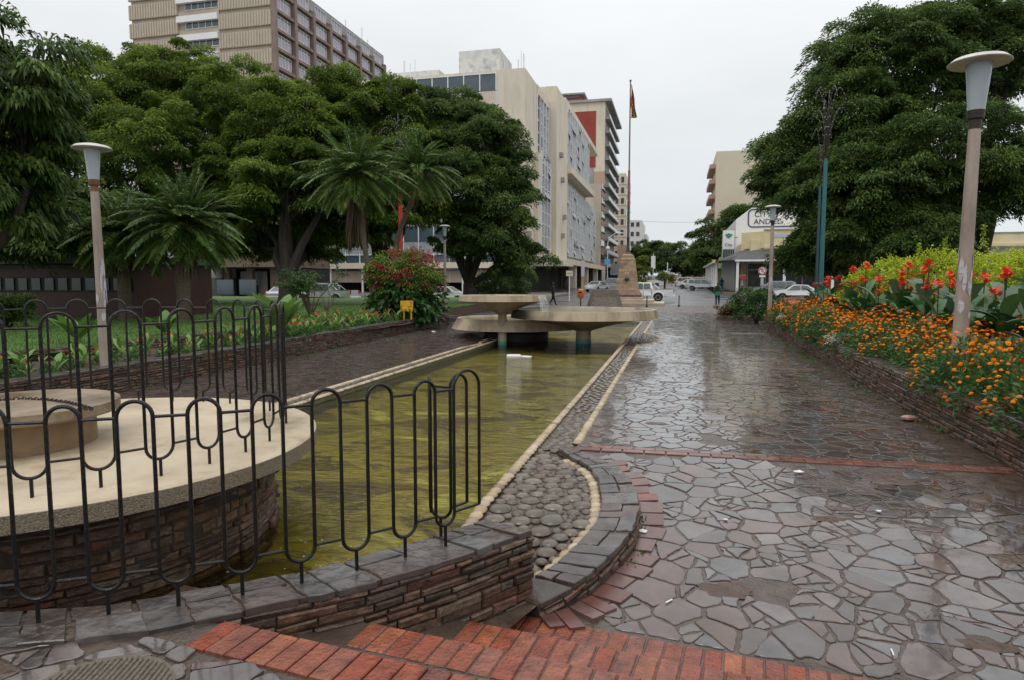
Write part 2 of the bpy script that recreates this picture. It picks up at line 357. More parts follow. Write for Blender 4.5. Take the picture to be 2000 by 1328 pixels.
for i in range(2, len(OUT)-1):
    a, c = Vector(OUT[i]), Vector(OUT[i+1])
    for t in (0, .5):
        p = a.lerp(c, t+.25); dr = (c-a).normalized(); nn = Vector((-dr.y, dr.x)); L = (c-a).length*.47
        if nn.x < 0: nn = -nn
        wd = .17+rng.uniform(-.03, .05)
        qd = [p-dr*L/2+nn*.005, p+dr*L/2+nn*.005, p+dr*L/2*.9+nn*wd, p-dr*L/2*.95+nn*(wd+.02)]
        b.grid([[(v.x, v.y, zpath(v.x, v.y)-.03) for v in qd], [(v.x, v.y, zpath(v.x, v.y)+.014) for v in qd]], rng.random(), 0, True, False, True)
tag(b.build('red_slab_edging', M('red_slab', [(.10, .045, .038), (.15, .07, .058), (.13, .085, .078), (.19, .05, .03)], rough=.25, attr=True, scale=8)), kind='structure')
# steps: three brick-nosed treads going down to the path
SA = math.atan(-.12); cs, sn = math.cos(SA), math.sin(SA)
stepm = M('wet_concrete', [(.05, .035, .026), (.085, .064, .05)], rough=.25, rvar=.12, scale=5, bump=.4)
b = MB(); bd = MB()
rows = [(-1.93, 2.47, .25, 6.), (-1.43, 2.90, .083, 6.), (-1.06, 3.33, -.083, 6.), (-.93, 3.786, -.25, 6.)]
for k, (x0, y0, z, L) in enumerate(rows):
    s = 0
    while s < L:
        wd = .1
        cx = x0+cs*(s+wd/2)+sn*.11; cy = y0+sn*(s+wd/2)-cs*.11
        b.box((cx, cy, z-.045+rng.uniform(-.002, .002)), (wd-.006, .215, .09), SA+rng.gauss(0, .008), rng.random(), ch=.005); s += wd+.003
    if k > 0:
        def pt(u, v): return (x0+cs*u-sn*v, y0+sn*u+cs*v)
        A = [pt(-.5 if k == 3 else -1.2, -.62), pt(L, -.62), pt(L, -.005), pt(-.5 if k == 3 else -1.2, -.005)]
        bd.prism(A, z-.5, z-.008)
tag(b.build('brick_step_nosing', brickm), kind='structure')
tag(bd.build('steps', stepm), kind='structure')
b = MB()
b.prism([(-1.93+cs*-.0, 2.465), (-1.93+6*cs, 2.465+6*sn), (6, -20), (-9, -20), (-9, .2), (-3.9, 1.55), (-3.0, 2.1), (-2.3, 2.38)], -.5, .235)
tag(b.build('landing', mortar), kind='structure')
b = MB()
crazy(b, -5, 4.2, -.3, 2.6, .15, .3, .02, 12, lambda x, y: .245, lambda x, y: y > 2.2-.12*(x+1.9) if x > -1.95 else (y > 2.12+.45*(x+2.6) or y > 2.38), tilt=.008, cuts=((.12, 1, 2.015),))
tag(b.build('landing_paving', slate), kind='structure')
# rough grooved concrete cover let into the landing
b = MB(); c0 = (-2.02, 1.86, .262); R = .27
b.lathe([(R, -.02), (R, .0), (0.001, .002)], 40, c0)
for k in range(-11, 12):
    u = k*.023; hl = math.sqrt(max(0, R*R-u*u))-.01
    if hl > .02: b.box((c0[0]+u*.9, c0[1]+u*.3, c0[2]+.004), (.013, 2*hl*.93, .008), .3, rng.random(), ch=.003)
tag(b.build('grooved_cover', M('worn_grooves', [(.09, .075, .055), (.18, .15, .115)], rough=.4, scale=60, bump=.6, bscale=90)), 'round grooved concrete cover sunk in the landing beside the iron railing', 'cover')

# ------------------------------------------------------------------ dry-stone walls
def arclen(pl):
    s = [0]
    for a, c in zip(pl, pl[1:]): s.append(s[-1]+math.dist(a, c))
    return s
def sampler(pl):
    S = arclen(pl)
    def f(s):
        s = max(-.5, min(S[-1]+.5, s)); i = 0
        while i < len(S)-2 and S[i+1] < s: i += 1
        t = (s-S[i])/max(1e-6, S[i+1]-S[i]); a, c = pl[i], pl[i+1]; L = math.dist(a, c)
        return a[0]+(c[0]-a[0])*t, a[1]+(c[1]-a[1])*t, (c[0]-a[0])/L, (c[1]-a[1])/L
    return f, S[-1]
def stone_face(mb, pl, z0, z1, side, seed, ch=(.03, .065), sl=(.09, .32), depth=.035, ztop=None):
    rng = random.Random(seed); f, L = sampler(pl); z = z0
    while z < z1-.01:
        h = min(rng.uniform(*ch), z1-z)
        if z1-z-h < .015: h = z1-z
        s = -rng.uniform(0, .1)
        while s < L:
            l = rng.uniform(*sl); a, c = max(0, s)+.004, min(L, s+l)-.004; s += l
            if c-a < .02: continue
            dd = rng.uniform(.2, 1)*depth; rr = rng.random(); wob = [rng.gauss(0, .005) for _ in range(4)]
            kk = max(1, int((c-a)/.25)); ring0, ring1, ring2 = [], [], []
            def q(s_, z_, o):
                x, y, tx, ty = f(s_); return (x+ty*o*side, y-tx*o*side, z_)
            zb, zt = z+.004, z+h-.004; g_ = min(.009, (zt-zb)*.3)
            us = [a+(c-a)*i/kk for i in range(kk+1)]
            lo = [(u, zb+wob[0]*(i % 2)) for i, u in enumerate(us)]; hi = [(u, zt+wob[1]*(i % 2)) for i, u in enumerate(us)][::-1]
            o_ = lo+hi; cu, cz = (a+c)/2, (zb+zt)/2
            inn = [(cu+(u-cu)*(1-2*g_/max(.03, c-a)), cz+(v-cz)*(1-2*g_/max(.02, zt-zb))) for u, v in o_]
            mb.grid([[q(u, v, -.05) for u, v in o_], [q(u, v, dd*.6) for u, v in o_], [q(u, v, dd+rng.gauss(0, .002)) for u, v in inn]], rr, 0, True, False, True)
        z += h
def coping(mb, inner, outer, z, seed, th=.035, ln=(.11, .31), over=.012, split=.45, joint=.018):
    rng = random.Random(seed); fi, Li = sampler(inner); fo, Lo = sampler(outer); s = 0
    while s < Lo:
        l = rng.uniform(*ln); e_ = min(Lo, s+l)
        if Lo-e_ < .08: e_ = Lo
        cuts = [0, 1] if rng.random() > split else [0, rng.uniform(.35, .62), 1]
        sk0 = rng.gauss(0, .02)
        for a, c in zip(cuts, cuts[1:]):
            off = 0 if a == 0 else rng.uniform(-.04, .04)
            rr = rng.random(); dz = rng.uniform(-.004, .004); s0, s1 = s+joint*.5+off, e_-joint*.5+off*.5
            s0 = max(0.0, s0); s1 = min(Lo, s1)
            if s1-s0 < .03: continue
            pts = []
            def q(s_, t):
                xo, yo = fo(s_)[:2]; xi, yi = fi(s_/Lo*Li)[:2]; return (xi+(xo-xi)*t, yi+(yo-yi)*t)
            ta = a+(.02 if a > 0 else -over*4); tb = c-(.02 if c < 1 else -over*4)
            k = max(2, int((s1-s0)/.07))
            for i in range(k+1): pts.append(q(s0+(s1-s0)*i/k, ta+rng.gauss(0, .014)))
            for i in range(1, 3): pts.append(q(s1+rng.gauss(0, .006), ta+(tb-ta)*i/3))
            for i in range(k+1): pts.append(q(s1-(s1-s0)*i/k, tb+rng.gauss(0, .014)))
            for i in range(1, 3): pts.append(q(s0+rng.gauss(0, .006), tb+(ta-tb)*i/3))
            cx = sum(p[0] for p in pts)/len(pts); cy = sum(p[1] for p in pts)/len(pts)
            ins = [(cx+(x-cx)*.965, cy+(y-cy)*.965) for x, y in pts]
            mb.grid([[(x, y, z-th) for x, y in pts], [(x, y, z-.005+dz) for x, y in pts], [(x, y, z+dz) for x, y in ins]], rr, 0, True, True, True)
        s = e_
copst = M('coping_slate', [(.055, .046, .042), (.075, .068, .066), (.062, .044, .036), (.10, .095, .095), (.085, .055, .045), (.05, .045, .042)], rough=.22, rvar=.1, scale=6, attr=True, vary=.45, bump=.5, bscale=12)
def offset(pl, d):
    f, L = sampler(pl); S = arclen(pl); o = []
    for s in S: x, y, tx, ty = f(min(L, s+1e-4) if s < L else s); o.append((x+ty*d, y-tx*d))
    return o
def wall(name, label, front, back, z0, z1, seed, side=1, backface=False, zcap=None, sl=(.09, .32), ch=(.03, .065), endcap=False):
    t = empty(name, (0, 0, 0), 0, label, 'wall')
    core = MB()
    f2 = offset(front, -side*.012); 
    core.grid([[(x, y, z0) for x, y in front]+[(x, y, z0) for x, y in back[::-1]], [(x, y, z1-.03) for x, y in front]+[(x, y, z1-.03) for x, y in back[::-1]]], 0, 0, True, True, True)
    core.build('mortar_core', walldk, t)
    st = MB(); stone_face(st, front, z0, z1-.035, side, seed, ch, sl)
    if backface: stone_face(st, back, z0, z1-.035, -side, seed+7, ch, sl)
    if endcap: stone_face(st, [front[0], back[0]], z0, z1-.035, side*endcap, seed+9, ch, sl)
    st.build('stone_courses', wallst, t)
    cp = MB(); coping(cp, back, front, z1, seed+1)
    cp.build('coping', copst, t)
    cm = MB(); cm.grid([[(x, y, z1-.03) for x, y in front]+[(x, y, z1-.03) for x, y in back[::-1]], [(x, y, z1-.011) for x, y in front]+[(x, y, z1-.011) for x, y in back[::-1]]], 0, 0, True, True, True)
    cm.build('coping_mortar', mortar, t)
    return t
# low curved wall
cwo = wall('curved_wall', 'low curved stone wall with slate top, curling round the pebble corner of the pool', OUT, INN, -.42, .022, 21, side=-1, backface=True)
def warp(o):
    for v in o.data.vertices: v.co.z -= max(0, min(.2, (5.0-v.co.y)*.09+max(0, 3.95-v.co.y)*.35)) if v.co.z > -.3 else 0
for c in [c for c in sc.objects if c.parent == cwo]: warp(c)
# foreground wall carrying the railing
FR = [(-.82, 3.85), (-1.14, 3.36), (-1.5, 2.91), (-1.89, 2.57), (-2.18, 2.32), (-2.5, 2.13), (-2.9, 1.98), (-3.6, 1.80), (-4.6, 1.62), (-6.5, 1.5)]
BK = [(-1.12, 3.95), (-1.45, 3.45), (-1.82, 2.98), (-2.2, 2.68), (-2.51, 2.44), (-2.75, 2.33), (-3.0, 2.24), (-3.7, 2.08), (-4.7, 1.9), (-6.5, 1.8)]
wall('railing_wall', 'curved stone wall with slate coping carrying the black railing beside the steps', FR, BK, -.5, .262, 31, side=-1, backface=True, endcap=-1, sl=(.1, .34))
# raised bed walls
RW = [(3.14, -1.0), (3.14, 4.0), (3.14, 7.0), (3.16, 8.5), (3.14, 10.1), (3.22, 13.1), (3.40, 19.7), (3.35, 27.3)]
wall('bed_wall', 'long stone wall holding the marigold bed along the wet path', RW, [(x+.3, y) for x, y in RW], -.4, .47, 41, side=-1)
RE = [(3.35, 27.3), (8.5, 27.6)]
wall('bed_end_wall', 'far end wall of the marigold bed beside the plaza', RE, [(x, y-.3) for x, y in RE], -.1, .46, 43, side=-1)
LW = [(-8.7, 4.0), (-8.72, 8.8), (-8.78, 11.7), (-8.85, 13.8), (-9.1, 19.2), (-9.25, 26.5)]
wall('planter_wall', 'stone wall in front of the canna seedlings on the left of the pool path', LW, [(x-.3, y) for x, y in LW], -.1, .42, 51, side=1, sl=(.1, .36))
LE = [(-9.25, 26.5), (-13.5, 28.2)]
wall('planter_end_wall', 'short stone wall closing the left planter near the fountain', LE, [(x-.1, y-.3) for x, y in LE], -.1, .42, 53, side=-1)
LR = [(-11.9, 4), (-11.55, 9.2), (-11.1, 11.3), (-10.85, 15), (-11.2, 20)]
wall('lawn_wall', 'low stone edging wall between the lawn and the left planter', LR, [(x-.25, y) for x, y in LR], .3, .52, 57, side=1)

# ------------------------------------------------------------------ pool
teal = M('teal_render', [(.05, .14, .13), (.12, .22, .2), (.20, .28, .22)], rough=.5, scale=3, bump=.2)
floorm = M('pool_floor', [(.05, .034, .010), (.15, .105, .018), (.085, .060, .012), (.33, .275, .055), (.17, .138, .024), (.47, .44, .15), (.58, .55, .22)], rough=.9, scale=.85, detail=8, dist=.6, stretch=(1, 1.7, 1))
b = MB()
WZ = -.09
b.face([(-5.3, 1.4, -.24), (-1.46, 1.4, -.24), (-1.46, 29.9, -.24), (-5.3, 29.9, -.24)])
tag(b.build('pool_floor', floorm), kind='structure')
b = MB()
b.box((-5.36, 15.6, -.28), (.12, 28.8, .5)); b.box((-3.4, 29.97, -.26), (4.1, .14, .5))
tag(b.build('pool_sides', M('slimy_render', [(.07, .075, .045), (.13, .125, .075), (.09, .11, .08)], rough=.5, scale=4, bump=.3)), kind='structure')
b = MB(); b.box((-1.40, 16.2, -.30), (.12, 28, .49)); tag(b.build('pool_side', mortar), kind='structure')
# water: tinted see-through film with ripples and rain rings
wm = bpy.data.materials.new('water'); wm.use_nodes = True; nt = wm.node_tree; nt.nodes.clear(); n = nt.nodes.new; l = nt.links.new
o_ = n('ShaderNodeOutputMaterial'); ms = n('ShaderNodeMixShader'); tr = n('ShaderNodeBsdfTransparent'); gl = n('ShaderNodeBsdfGlossy'); fr = n('ShaderNodeFresnel')
tr.inputs[0].default_value = (.82, .81, .52, 1); gl.inputs['Roughness'].default_value = .05; fr.inputs[0].default_value = 1.30
tc = n('ShaderNodeTexCoord')
def wnz(scale, detail=2, st=None, dist=0):
    q = n('ShaderNodeTexNoise'); q.inputs['Scale'].default_value = scale; q.inputs['Detail'].default_value = detail; q.inputs['Distortion'].default_value = dist
    if st: mp = n('ShaderNodeMapping'); mp.inputs['Scale'].default_value = st; l(tc.outputs['Object'], mp.inputs[0]); l(mp.outputs[0], q.inputs['Vector'])
    else: l(tc.outputs['Object'], q.inputs['Vector'])
    return q.outputs[0]
def vring(scale, k):      # rings spreading from rain drops
    v = n('ShaderNodeTexVoronoi'); v.inputs['Scale'].default_value = scale; v.voronoi_dimensions = '2D'; l(tc.outputs['Object'], v.inputs['Vector'])
    def mth(op, a, b_=None):
        q = n('ShaderNodeMath'); q.operation = op
        for i, s_ in enumerate((a, b_)):
            if s_ is None: continue
            if isinstance(s_, (int, float)): q.inputs[i].default_value = s_
            else: l(s_, q.inputs[i])
        return q.outputs[0]
    s1 = mth('SINE', mth('MULTIPLY', v.outputs['Distance'], k)); fall = mth('MAXIMUM', mth('SUBTRACT', 1, mth('MULTIPLY', v.outputs['Distance'], 4.2)), 0)
    sp = n('ShaderNodeSeparateColor'); l(v.outputs['Color'], sp.inputs[0]); on = mth('GREATER_THAN', sp.outputs[0], .55)
    return mth('MULTIPLY', mth('MULTIPLY', s1, fall), on)
def add(a, b_, k=1.):
    q = n('ShaderNodeMath'); q.operation = 'MULTIPLY_ADD'; l(b_, q.inputs[0]); q.inputs[1].default_value = k; l(a, q.inputs[2]); return q.outputs[0]
hh = add(add(add(wnz(4, 3, (1, 2.6, 1), .5), wnz(15, 2, (1, 2.4, 1)), .45), vring(2.2, 70), .05), vring(4.1, 110), .025)
bp = n('ShaderNodeBump'); bp.inputs['Strength'].default_value = 1; bp.inputs['Distance'].default_value = .022; l(hh, bp.inputs['Height'])
l(bp.outputs[0], gl.inputs['Normal']); l(bp.outputs[0], fr.inputs['Normal']); l(fr.outputs[0], ms.inputs[0]); l(tr.outputs[0], ms.inputs[1]); l(gl.outputs[0], ms.inputs[2]); l(ms.outputs[0], o_.inputs[0])
b = MB(); b.face([(-5.3, 1.4, WZ), (-1.46, 1.4, WZ), (-1.46, 29.9, WZ), (-5.3, 29.9, WZ)])
tag(b.build('water', wm), kind='structure')
# floating rain bubbles
rngn = np.random.default_rng(5); b = MB(); rb = random.Random(8)
for k in range(620):
    y = 2.6+rb.random()**1.6*17; x = rb.uniform(-5.2, -1.5)
    if math.hypot(x+4.32, y-3.87) < 1.5: continue
    b.ball((x, y, WZ), (rb.uniform(.005, .009),)*2+(.0015,), 6, 3)
tag(b.build('rain_bubbles', M('bubble', [(.42, .43, .34)], rough=.5, spec=.2)), 'white rain bubbles dotted over the green pool', 'bubbles', kind='stuff')
# edging: cream pebbles in rows, grey pebbles between
b = MB(); yq = [3.2, 3.9, 4.5, 5.0, 5.8, 6.95]
for y0_, y1_ in zip(yq, yq[1:]):
    xr_ = lambda y: (-.95 if y < 3.5 else -.72 if y < 4 else -.4 if y < 6 else -.9)
    b.face([(-1.47, y0_, -.042-.13*max(0, min(1, (5.0-y0_)/1.1))), (xr_(y0_), y0_, -.042-.13*max(0, min(1, (5.0-y0_)/1.1))), (xr_(y1_), y1_, -.042-.13*max(0, min(1, (5.0-y1_)/1.1))), (-1.47, y1_, -.042-.13*max(0, min(1, (5.0-y1_)/1.1)))])
b.face([(-1.47, 6.9, -.03), (-.98, 6.9, -.03), (-.98, 29.9, -.03), (-1.47, 29.9, -.03)]); b.face([(-5.62, 4, -.03), (-5.29, 4, -.03), (-5.29, 20.4, -.03), (-5.62, 20.4, -.03)])
b.face([(-5.3, 29.9, -.03), (-.98, 29.9, -.03), (-.98, 31.2, -.03), (-5.3, 31.2, -.03)])
tag(b.build('pebble_bed', mortar), kind='structure')
def row(mb, pl, step, rx, ry, z, seed):
    r_ = random.Random(seed); f, L = sampler(pl); s = step/2
    while s < L:
        x, y, tx, ty = f(s); k = r_.uniform(.85, 1.1)
        i0 = len(mb.v); mb.ball((0, 0, 0), (ry*r_.uniform(.9, 1.1), rx*k, .027), 10, 6, r_.random())
        for i in range(i0, len(mb.v)):
            u, v, z_ = mb.v[i]; mb.v[i] = (x+tx*v+ty*u+0, y+ty*v-tx*u, z+z_)
        s += step*r_.uniform(.94, 1.06)
b = MB()
row(b, [(-1.46, 3.4), (-1.43, 12), (-1.43, 29.8)], .112, .070, .052, -.012, 1)
row(b, [(-1.02, 7.15), (-1.02, 19.2), (-.75, 19.5), (-.5, 20.3), (-.42, 21.2), (-.55, 22.2), (-.85, 23), (-1.02, 23.3), (-1.02, 31)], .112, .062, .052, -.006, 2)
row(b, offset(INN, -.05)[1:] if offset(INN, -.05)[5][0] < INN[5][0] else offset(INN, .05)[1:], .112, .066, .052, -.036, 3)
row(b, [(-5.32, 5), (-5.32, 20.2)], .112, .066, .052, -.008, 4)
row(b, [(-5.60, 6), (-5.62, 17.2), (-5.45, 18.4), (-5.62, 18.9), (-5.60, 20.4)], .112, .066, .052, -.006, 5)
kb_ = b.build('cream_pebble_kerb', pebc, smooth=True); warp(kb_); tag(kb_, kind='structure')
b = MB(); r_ = random.Random(77); pts = []; cell = {}
def trypeb(x, y, r, z):
    gx, gy = int(x//.2), int(y//.2)
    for a in (-1, 0, 1):
        for c in (-1, 0, 1):
            for (u, v, q) in cell.get((gx+a, gy+c), ()):
                if (u-x)**2+(v-y)**2 < (.93*(q+r))**2: return
    cell.setdefault((gx, gy), []).append((x, y, r))
    if y < 9: b.ball((x, y, z), (r*r_.uniform(.93, 1.12), r*r_.uniform(.8, .98), .016+.16*r), 12, 6, r_.random())
    else: b.ball((x, y, z), (r, r, .03), 6, 3, r_.random())
INS = [(-1.37, 6.9)]+[(x-.085, y-.02) for x, y in INN]+[(-1.37, 3.3)]
for rad, nn in ((.10, 30), (.078, 300), (.062, 1200), (.048, 3000), (.035, 4000)):
    for _ in range(nn):
        x, y = r_.uniform(-1.37, -.5), r_.uniform(3.3, 6.9)
        if inpoly(x+rad*.6, y, INS) and inpoly(x, y, INS): trypeb(x, y, rad*r_.uniform(.88, 1.1), -.038)
for rad, nn in ((.055, 5200), (.038, 7500)):
    for _ in range(nn):
        y = 6.85+r_.random()**1.0*23; x = r_.uniform(-1.34, -1.09); trypeb(x, y, rad, -.032)
for _ in range(1400):
    x, y = r_.uniform(-1.05, -.45), r_.uniform(19.3, 23.1)
    if ((x+1.02)/.55)**2+((y-21.2)/1.8)**2 < 1: trypeb(x, y, .055, -.008)
for _ in range(4500):
    x, y = r_.uniform(-5.56, -5.38), r_.uniform(5, 20); trypeb(x, y, .05, -.028)
pv_ = b.build('pebble_paving', pebg, smooth=True); warp(pv_); tag(pv_, kind='structure')
# ------------------------------------------------------------------ disc platform, inner disc, chain, railings
DC = (-4.32, 3.87)
t = empty('concrete_platform', (DC[0], DC[1], -.45), 0, 'large round cream concrete platform on a stone drum rising from the pool', 'platform')
b = MB(); b.lathe([(1.52, .96), (1.735, .965), (1.765, .97), (1.77, 1.055), (1.755, 1.068), (1.60, 1.07), (.01, 1.07)], 96)
b.build('round_slab', cream, t, smooth=True)
b = MB(); b.lathe([(1.765, .955), (1.772, .957), (1.774, 1.052)], 96, caps=False); b.build('slab_edge', aggr, t, smooth=True)
b = MB(); b.lathe([(1.44, -.3), (1.44, .962)], 64, caps=False); b.build('drum_core', walldk, t)
b = MB(); circ = [(1.43*math.cos(2*PI*k/60), 1.43*math.sin(2*PI*k/60)) for k in range(61)]
stone_face(b, circ, .0, .95, 1, 61, (.035, .08), (.1, .36), .045); b.build('drum_stones', wallst, t)
t = empty('inner_disc', (-4.42, 3.66, .62), 0, 'smaller brown stained round slab on a low drum, standing on the platform', 'slab')
b = MB(); b.lathe([(.49, .21), (.575, .22), (.587, .235), (.585, .295), (.57, .303), (.01, .305)], 64); b.build('round_slab', rustdisc, t, smooth=True)
b = MB(); b.lathe([(.43, 0.002), (.43, .21)], 48); b.build('drum', M('drum_render', [(.16, .10, .05), (.30, .20, .11)], rough=.6, scale=5, bump=.4), t, smooth=True)
ironm = M('dark_iron', [(.02, .016, .014), (.05, .036, .028)], rough=.5, scale=30, metal=.5)
def chain(name, pts, label):
    b = MB(); f3 = []; 
    S = [0]
    for a, c in zip(pts, pts[1:]): S.append(S[-1]+(Vector(c)-Vector(a)).length)
    s = 0; k = 0
    while s < S[-1]:
        i = max(j for j in range(len(S)-1) if S[j] <= s+1e-9); u = (s-S[i])/(S[i+1]-S[i]); p = Vector(pts[i]).lerp(Vector(pts[i+1]), u)
        d = (Vector(pts[i+1])-Vector(pts[i])).normalized(); side = d.cross(Vector((0, 0, 1))) if k % 2 else d.cross(d.cross(Vector((0, 0, 1)))) 
        if side.length < 1e-3: side = Vector((1, 0, 0)) if k % 2 else Vector((0, 1, 0))
        side.normalize(); R1, R2 = .018, .011
        ring = [p+d*R1*math.cos(2*PI*q/10)+side*R2*math.sin(2*PI*q/10) for q in range(11)]
        b.tube(ring, .0035, 5, 0, 0, False); s += .026; k += 1
    return tag(b.build(name, ironm, smooth=True), label, 'chain')
pc = [PZ(-60, 786, .93), PZ(0, 780, .932), PZ(45, 777, .932), PZ(90, 779, .932), PZ(130, 784, .932), PZ(160, 791, .932), PZ(180, 797, .93)]
ex_ = Vector(pc[-1])-Vector((-4.42, 3.66, .93)); ex_ = Vector((-4.42, 3.66, 0))+Vector((ex_.x, ex_.y, 0)).normalized()*.60; pc += [(ex_.x, ex_.y, .925), (ex_.x+.015, ex_.y-.015, .80), (ex_.x+.01, ex_.y-.01, .64)]
chain('iron_chain', pc, 'rusty iron chain lying across the brown round slab')
def smooth_pts(pl, n):
    f, L = sampler(pl); return [(f(L*i/n)[0], f(L*i/n)[1]) for i in range(n+1)]
def railing(name, verts, z0, label, zs=.18, zt=.89, r=.0096, stem0=True, group=None, loc=None):
    """serpentine of hairpin bars: verts = plan positions of the uprights; arches join 0-1, 2-3 ...; U bends join 1-2, 3-4 ..."""
    t = empty(name, (verts[0][0], verts[0][1], z0), 0, label, 'railing', group); ox, oy = verts[0]
    V = [Vector((x-ox, y-oy, 0)) for x, y in verts]; n = len(V)
    def piece(nm, pts, rad): b = MB(); b.tube(pts, rad, 7); b.build(nm, blackp, t, smooth=True)
    for v in V: piece('upright', [v+Vector((0, 0, zs)), v+Vector((0, 0, zt))], r)
    for i in range(n-1):
        a, c = V[i], V[i+1]; m_ = (a+c)/2; h = (c-a)/2; R = h.length
        if i % 2 == 0:
            piece('top_arch', [m_-h*math.cos(PI*k/12)+Vector((0, 0, zt+R*math.sin(PI*k/12))) for k in range(13)], r)
            if i > 0: piece('tie_bar', [a+Vector((0, 0, zs)), c+Vector((0, 0, zs))], r*.8)
        else:
            piece('lower_bend', [m_-h*math.cos(PI*k/12)+Vector((0, 0, zs-R*math.sin(PI*k/12))) for k in range(13)], r)
            piece('tie_bar', [a+Vector((0, 0, zt)), c+Vector((0, 0, zt))], r*.8)
            piece('foot', [m_+Vector((0, 0, -.03)), m_+Vector((0, 0, zs-R))], r)
    return t
# railing on the foreground wall: uprights seen at these feet
feet = [(-3.3, 2.0), (-2.98, 2.1), (-2.68, 2.23), (-2.46, 2.37), (-2.21, 2.52), (-1.98, 2.67), (-1.78, 2.86), (-1.58, 3.06), (-1.40, 3.28), (-1.24, 3.48), (-1.11, 3.71)]
FL = [(-6.2, 1.62), (-4.6, 1.76), (-3.9, 1.85)]+feet
f, L = sampler(FL); SS = arclen(FL); vv = []
# the feet (stems) sit midway under each U: uprights half-way between successive feet +/- a quarter period
for i in range(3, len(FL)-1):
    a, c = SS[i], SS[i+1]; d = (c-a)/4
    for s_ in (a-d if False else a+d, c-d): x, y, tx, ty = f(s_); vv.append((x, y))
for k in range(1, 9):
    s_ = SS[3]-.145*k+.07; x, y, tx, ty = f(s_); vv.insert(0, (x, y))
vv = vv[:-1]+[FL[-1]]
railing('iron_railing', vv, .262, 'black hairpin iron railing along the stone wall beside the brick steps')
rt = [(-1.47, 3.62), (-1.39, 3.58), (-1.30, 3.60), (-1.19, 3.68)]
railing('return_railing', [(-1.335, 3.50), (-1.385, 3.62), (-1.25, 3.60), (-1.19, 3.72)], .262, 'short black return piece of railing at the end of the stone wall')
n_ = 62; ring = [(DC[0]+1.54*math.cos(-2.2+2*PI*k/n_), DC[1]+1.54*math.sin(-2.2+2*PI*k/n_)) for k in range(n_+1)]
railing('ring_railing', ring, .62, 'black hairpin iron railing standing in a ring on the round concrete platform')

# ------------------------------------------------------------------ fountain bowls
bowlwater = M('bowl_water', [(.09, .08, .035), (.22, .21, .13)], rough=.06, scale=3, bump=1.6, bscale=9, spec=.6)
def stained(dx):
    m = creamst.copy(); m.name = 'black_stained_concrete'; nt = m.node_tree; b_ = nt.nodes['Principled BSDF']; src = b_.inputs['Base Color'].links[0].from_socket
    tc = nt.nodes.new('ShaderNodeTexCoord'); sp = nt.nodes.new('ShaderNodeSeparateXYZ'); nt.links.new(tc.outputs['Object'], sp.inputs[0]); nz = nt.nodes.new('ShaderNodeTexNoise'); nz.inputs['Scale'].default_value = 2.5; nz.inputs['Detail'].default_value = 6
    ad = nt.nodes.new('ShaderNodeMath'); ad.operation = 'MULTIPLY_ADD'; nt.links.new(nz.outputs[0], ad.inputs[0]); ad.inputs[1].default_value = 1.6; nt.links.new(sp.outputs[0], ad.inputs[2])
    mr = nt.nodes.new('ShaderNodeMapRange'); nt.links.new(ad.outputs[0], mr.inputs[0]); mr.inputs[1].default_value = dx; mr.inputs[2].default_value = dx+.9; mr.inputs[3].default_value = .93; mr.inputs[4].default_value = 0
    mx = nt.nodes.new('ShaderNodeMix'); mx.data_type = 'RGBA'; nt.links.new(mr.outputs[0], mx.inputs[0]); nt.links.new(src, mx.inputs[6]); mx.inputs[7].default_value = (.022, .019, .016, 1); nt.links.new(mx.outputs[2], b_.inputs['Base Color']); return m
def bowl(name, c, R, ztop, rim, stem_r, slant, label, drum=None, under=.45):
    t = empty(name, (c[0], c[1], WZ-.25), 0, label, 'fountain bowl'); z = ztop-WZ+.25
    b = MB(); b.lathe([(stem_r*1.05, z-rim-under), (stem_r*1.25, z-rim-under*.93), (stem_r*1.25+(R-stem_r)*.22, z-rim-under*.62), (stem_r+(R-stem_r)*.62, z-rim-under*.22), (R, z-rim), (R-slant, z), (R-slant-.12, z), (R-slant-.16, z-.09), (.01, z-.09)], 72)
    b.build('bowl', stained(-.75) if R > 2.2 else creamst, t, smooth=True)
    b = MB(); b.lathe([(R-slant-.145, z-.05), (.01, z-.05)], 48, caps=False); b.build('bowl_water', bowlwater, t)
    b = MB()
    if drum: b.lathe([(drum, 0), (drum, z-rim-under*.9)], 40); b.build('drum', M('dark_render', [(.02, .017, .015), (.05, .045, .04)], rough=.6, scale=3), t, smooth=True)
    else: b.lathe([(stem_r, 0.36), (stem_r*.98, z-rim-under*.9)], 28); b.build('stem', creamst, t, smooth=True); b = MB(); b.lathe([(stem_r*1.02, 0), (stem_r*1.02, .36)], 28); b.build('stem_foot', M('teal_paint', [(.05, .20, .21), (.10, .32, .34)], rough=.4, scale=9), t, smooth=True)
    return t
bowl('fountain_bowl', (-5.03, 19.3), 1.31, 1.365, .17, .13, .03, 'small high concrete fountain bowl on a thin stem with teal foot', under=.42)
bowl('fountain_bowl', (-2.72, 20.3), 2.24, .93, .25, .23, .06, 'widest concrete fountain bowl, half black stained rim, in front of the pickup', under=.42)
bowl('fountain_bowl', (-5.05, 21.2), 2.12, .60, .33, .6, .2, 'lowest concrete fountain bowl on a dark drum, overhanging the left path', drum=1.05, under=.15)
b = MB(); cx_, cy_ = -5.03, 19.3                                     # thin veils of water
vm_ = bpy.data.materials.new('falling_water'); vm_.use_nodes = True; nt = vm_.node_tree; nt.nodes.clear(); n = nt.nodes.new; l = nt.links.new
o_ = n('ShaderNodeOutputMaterial'); ms = n('ShaderNodeMixShader'); tr = n('ShaderNodeBsdfTransparent'); gl = n('ShaderNodeBsdfPrincipled'); gl.inputs['Base Color'].default_value = (.8, .84, .85, 1); gl.inputs['Roughness'].default_value = .2
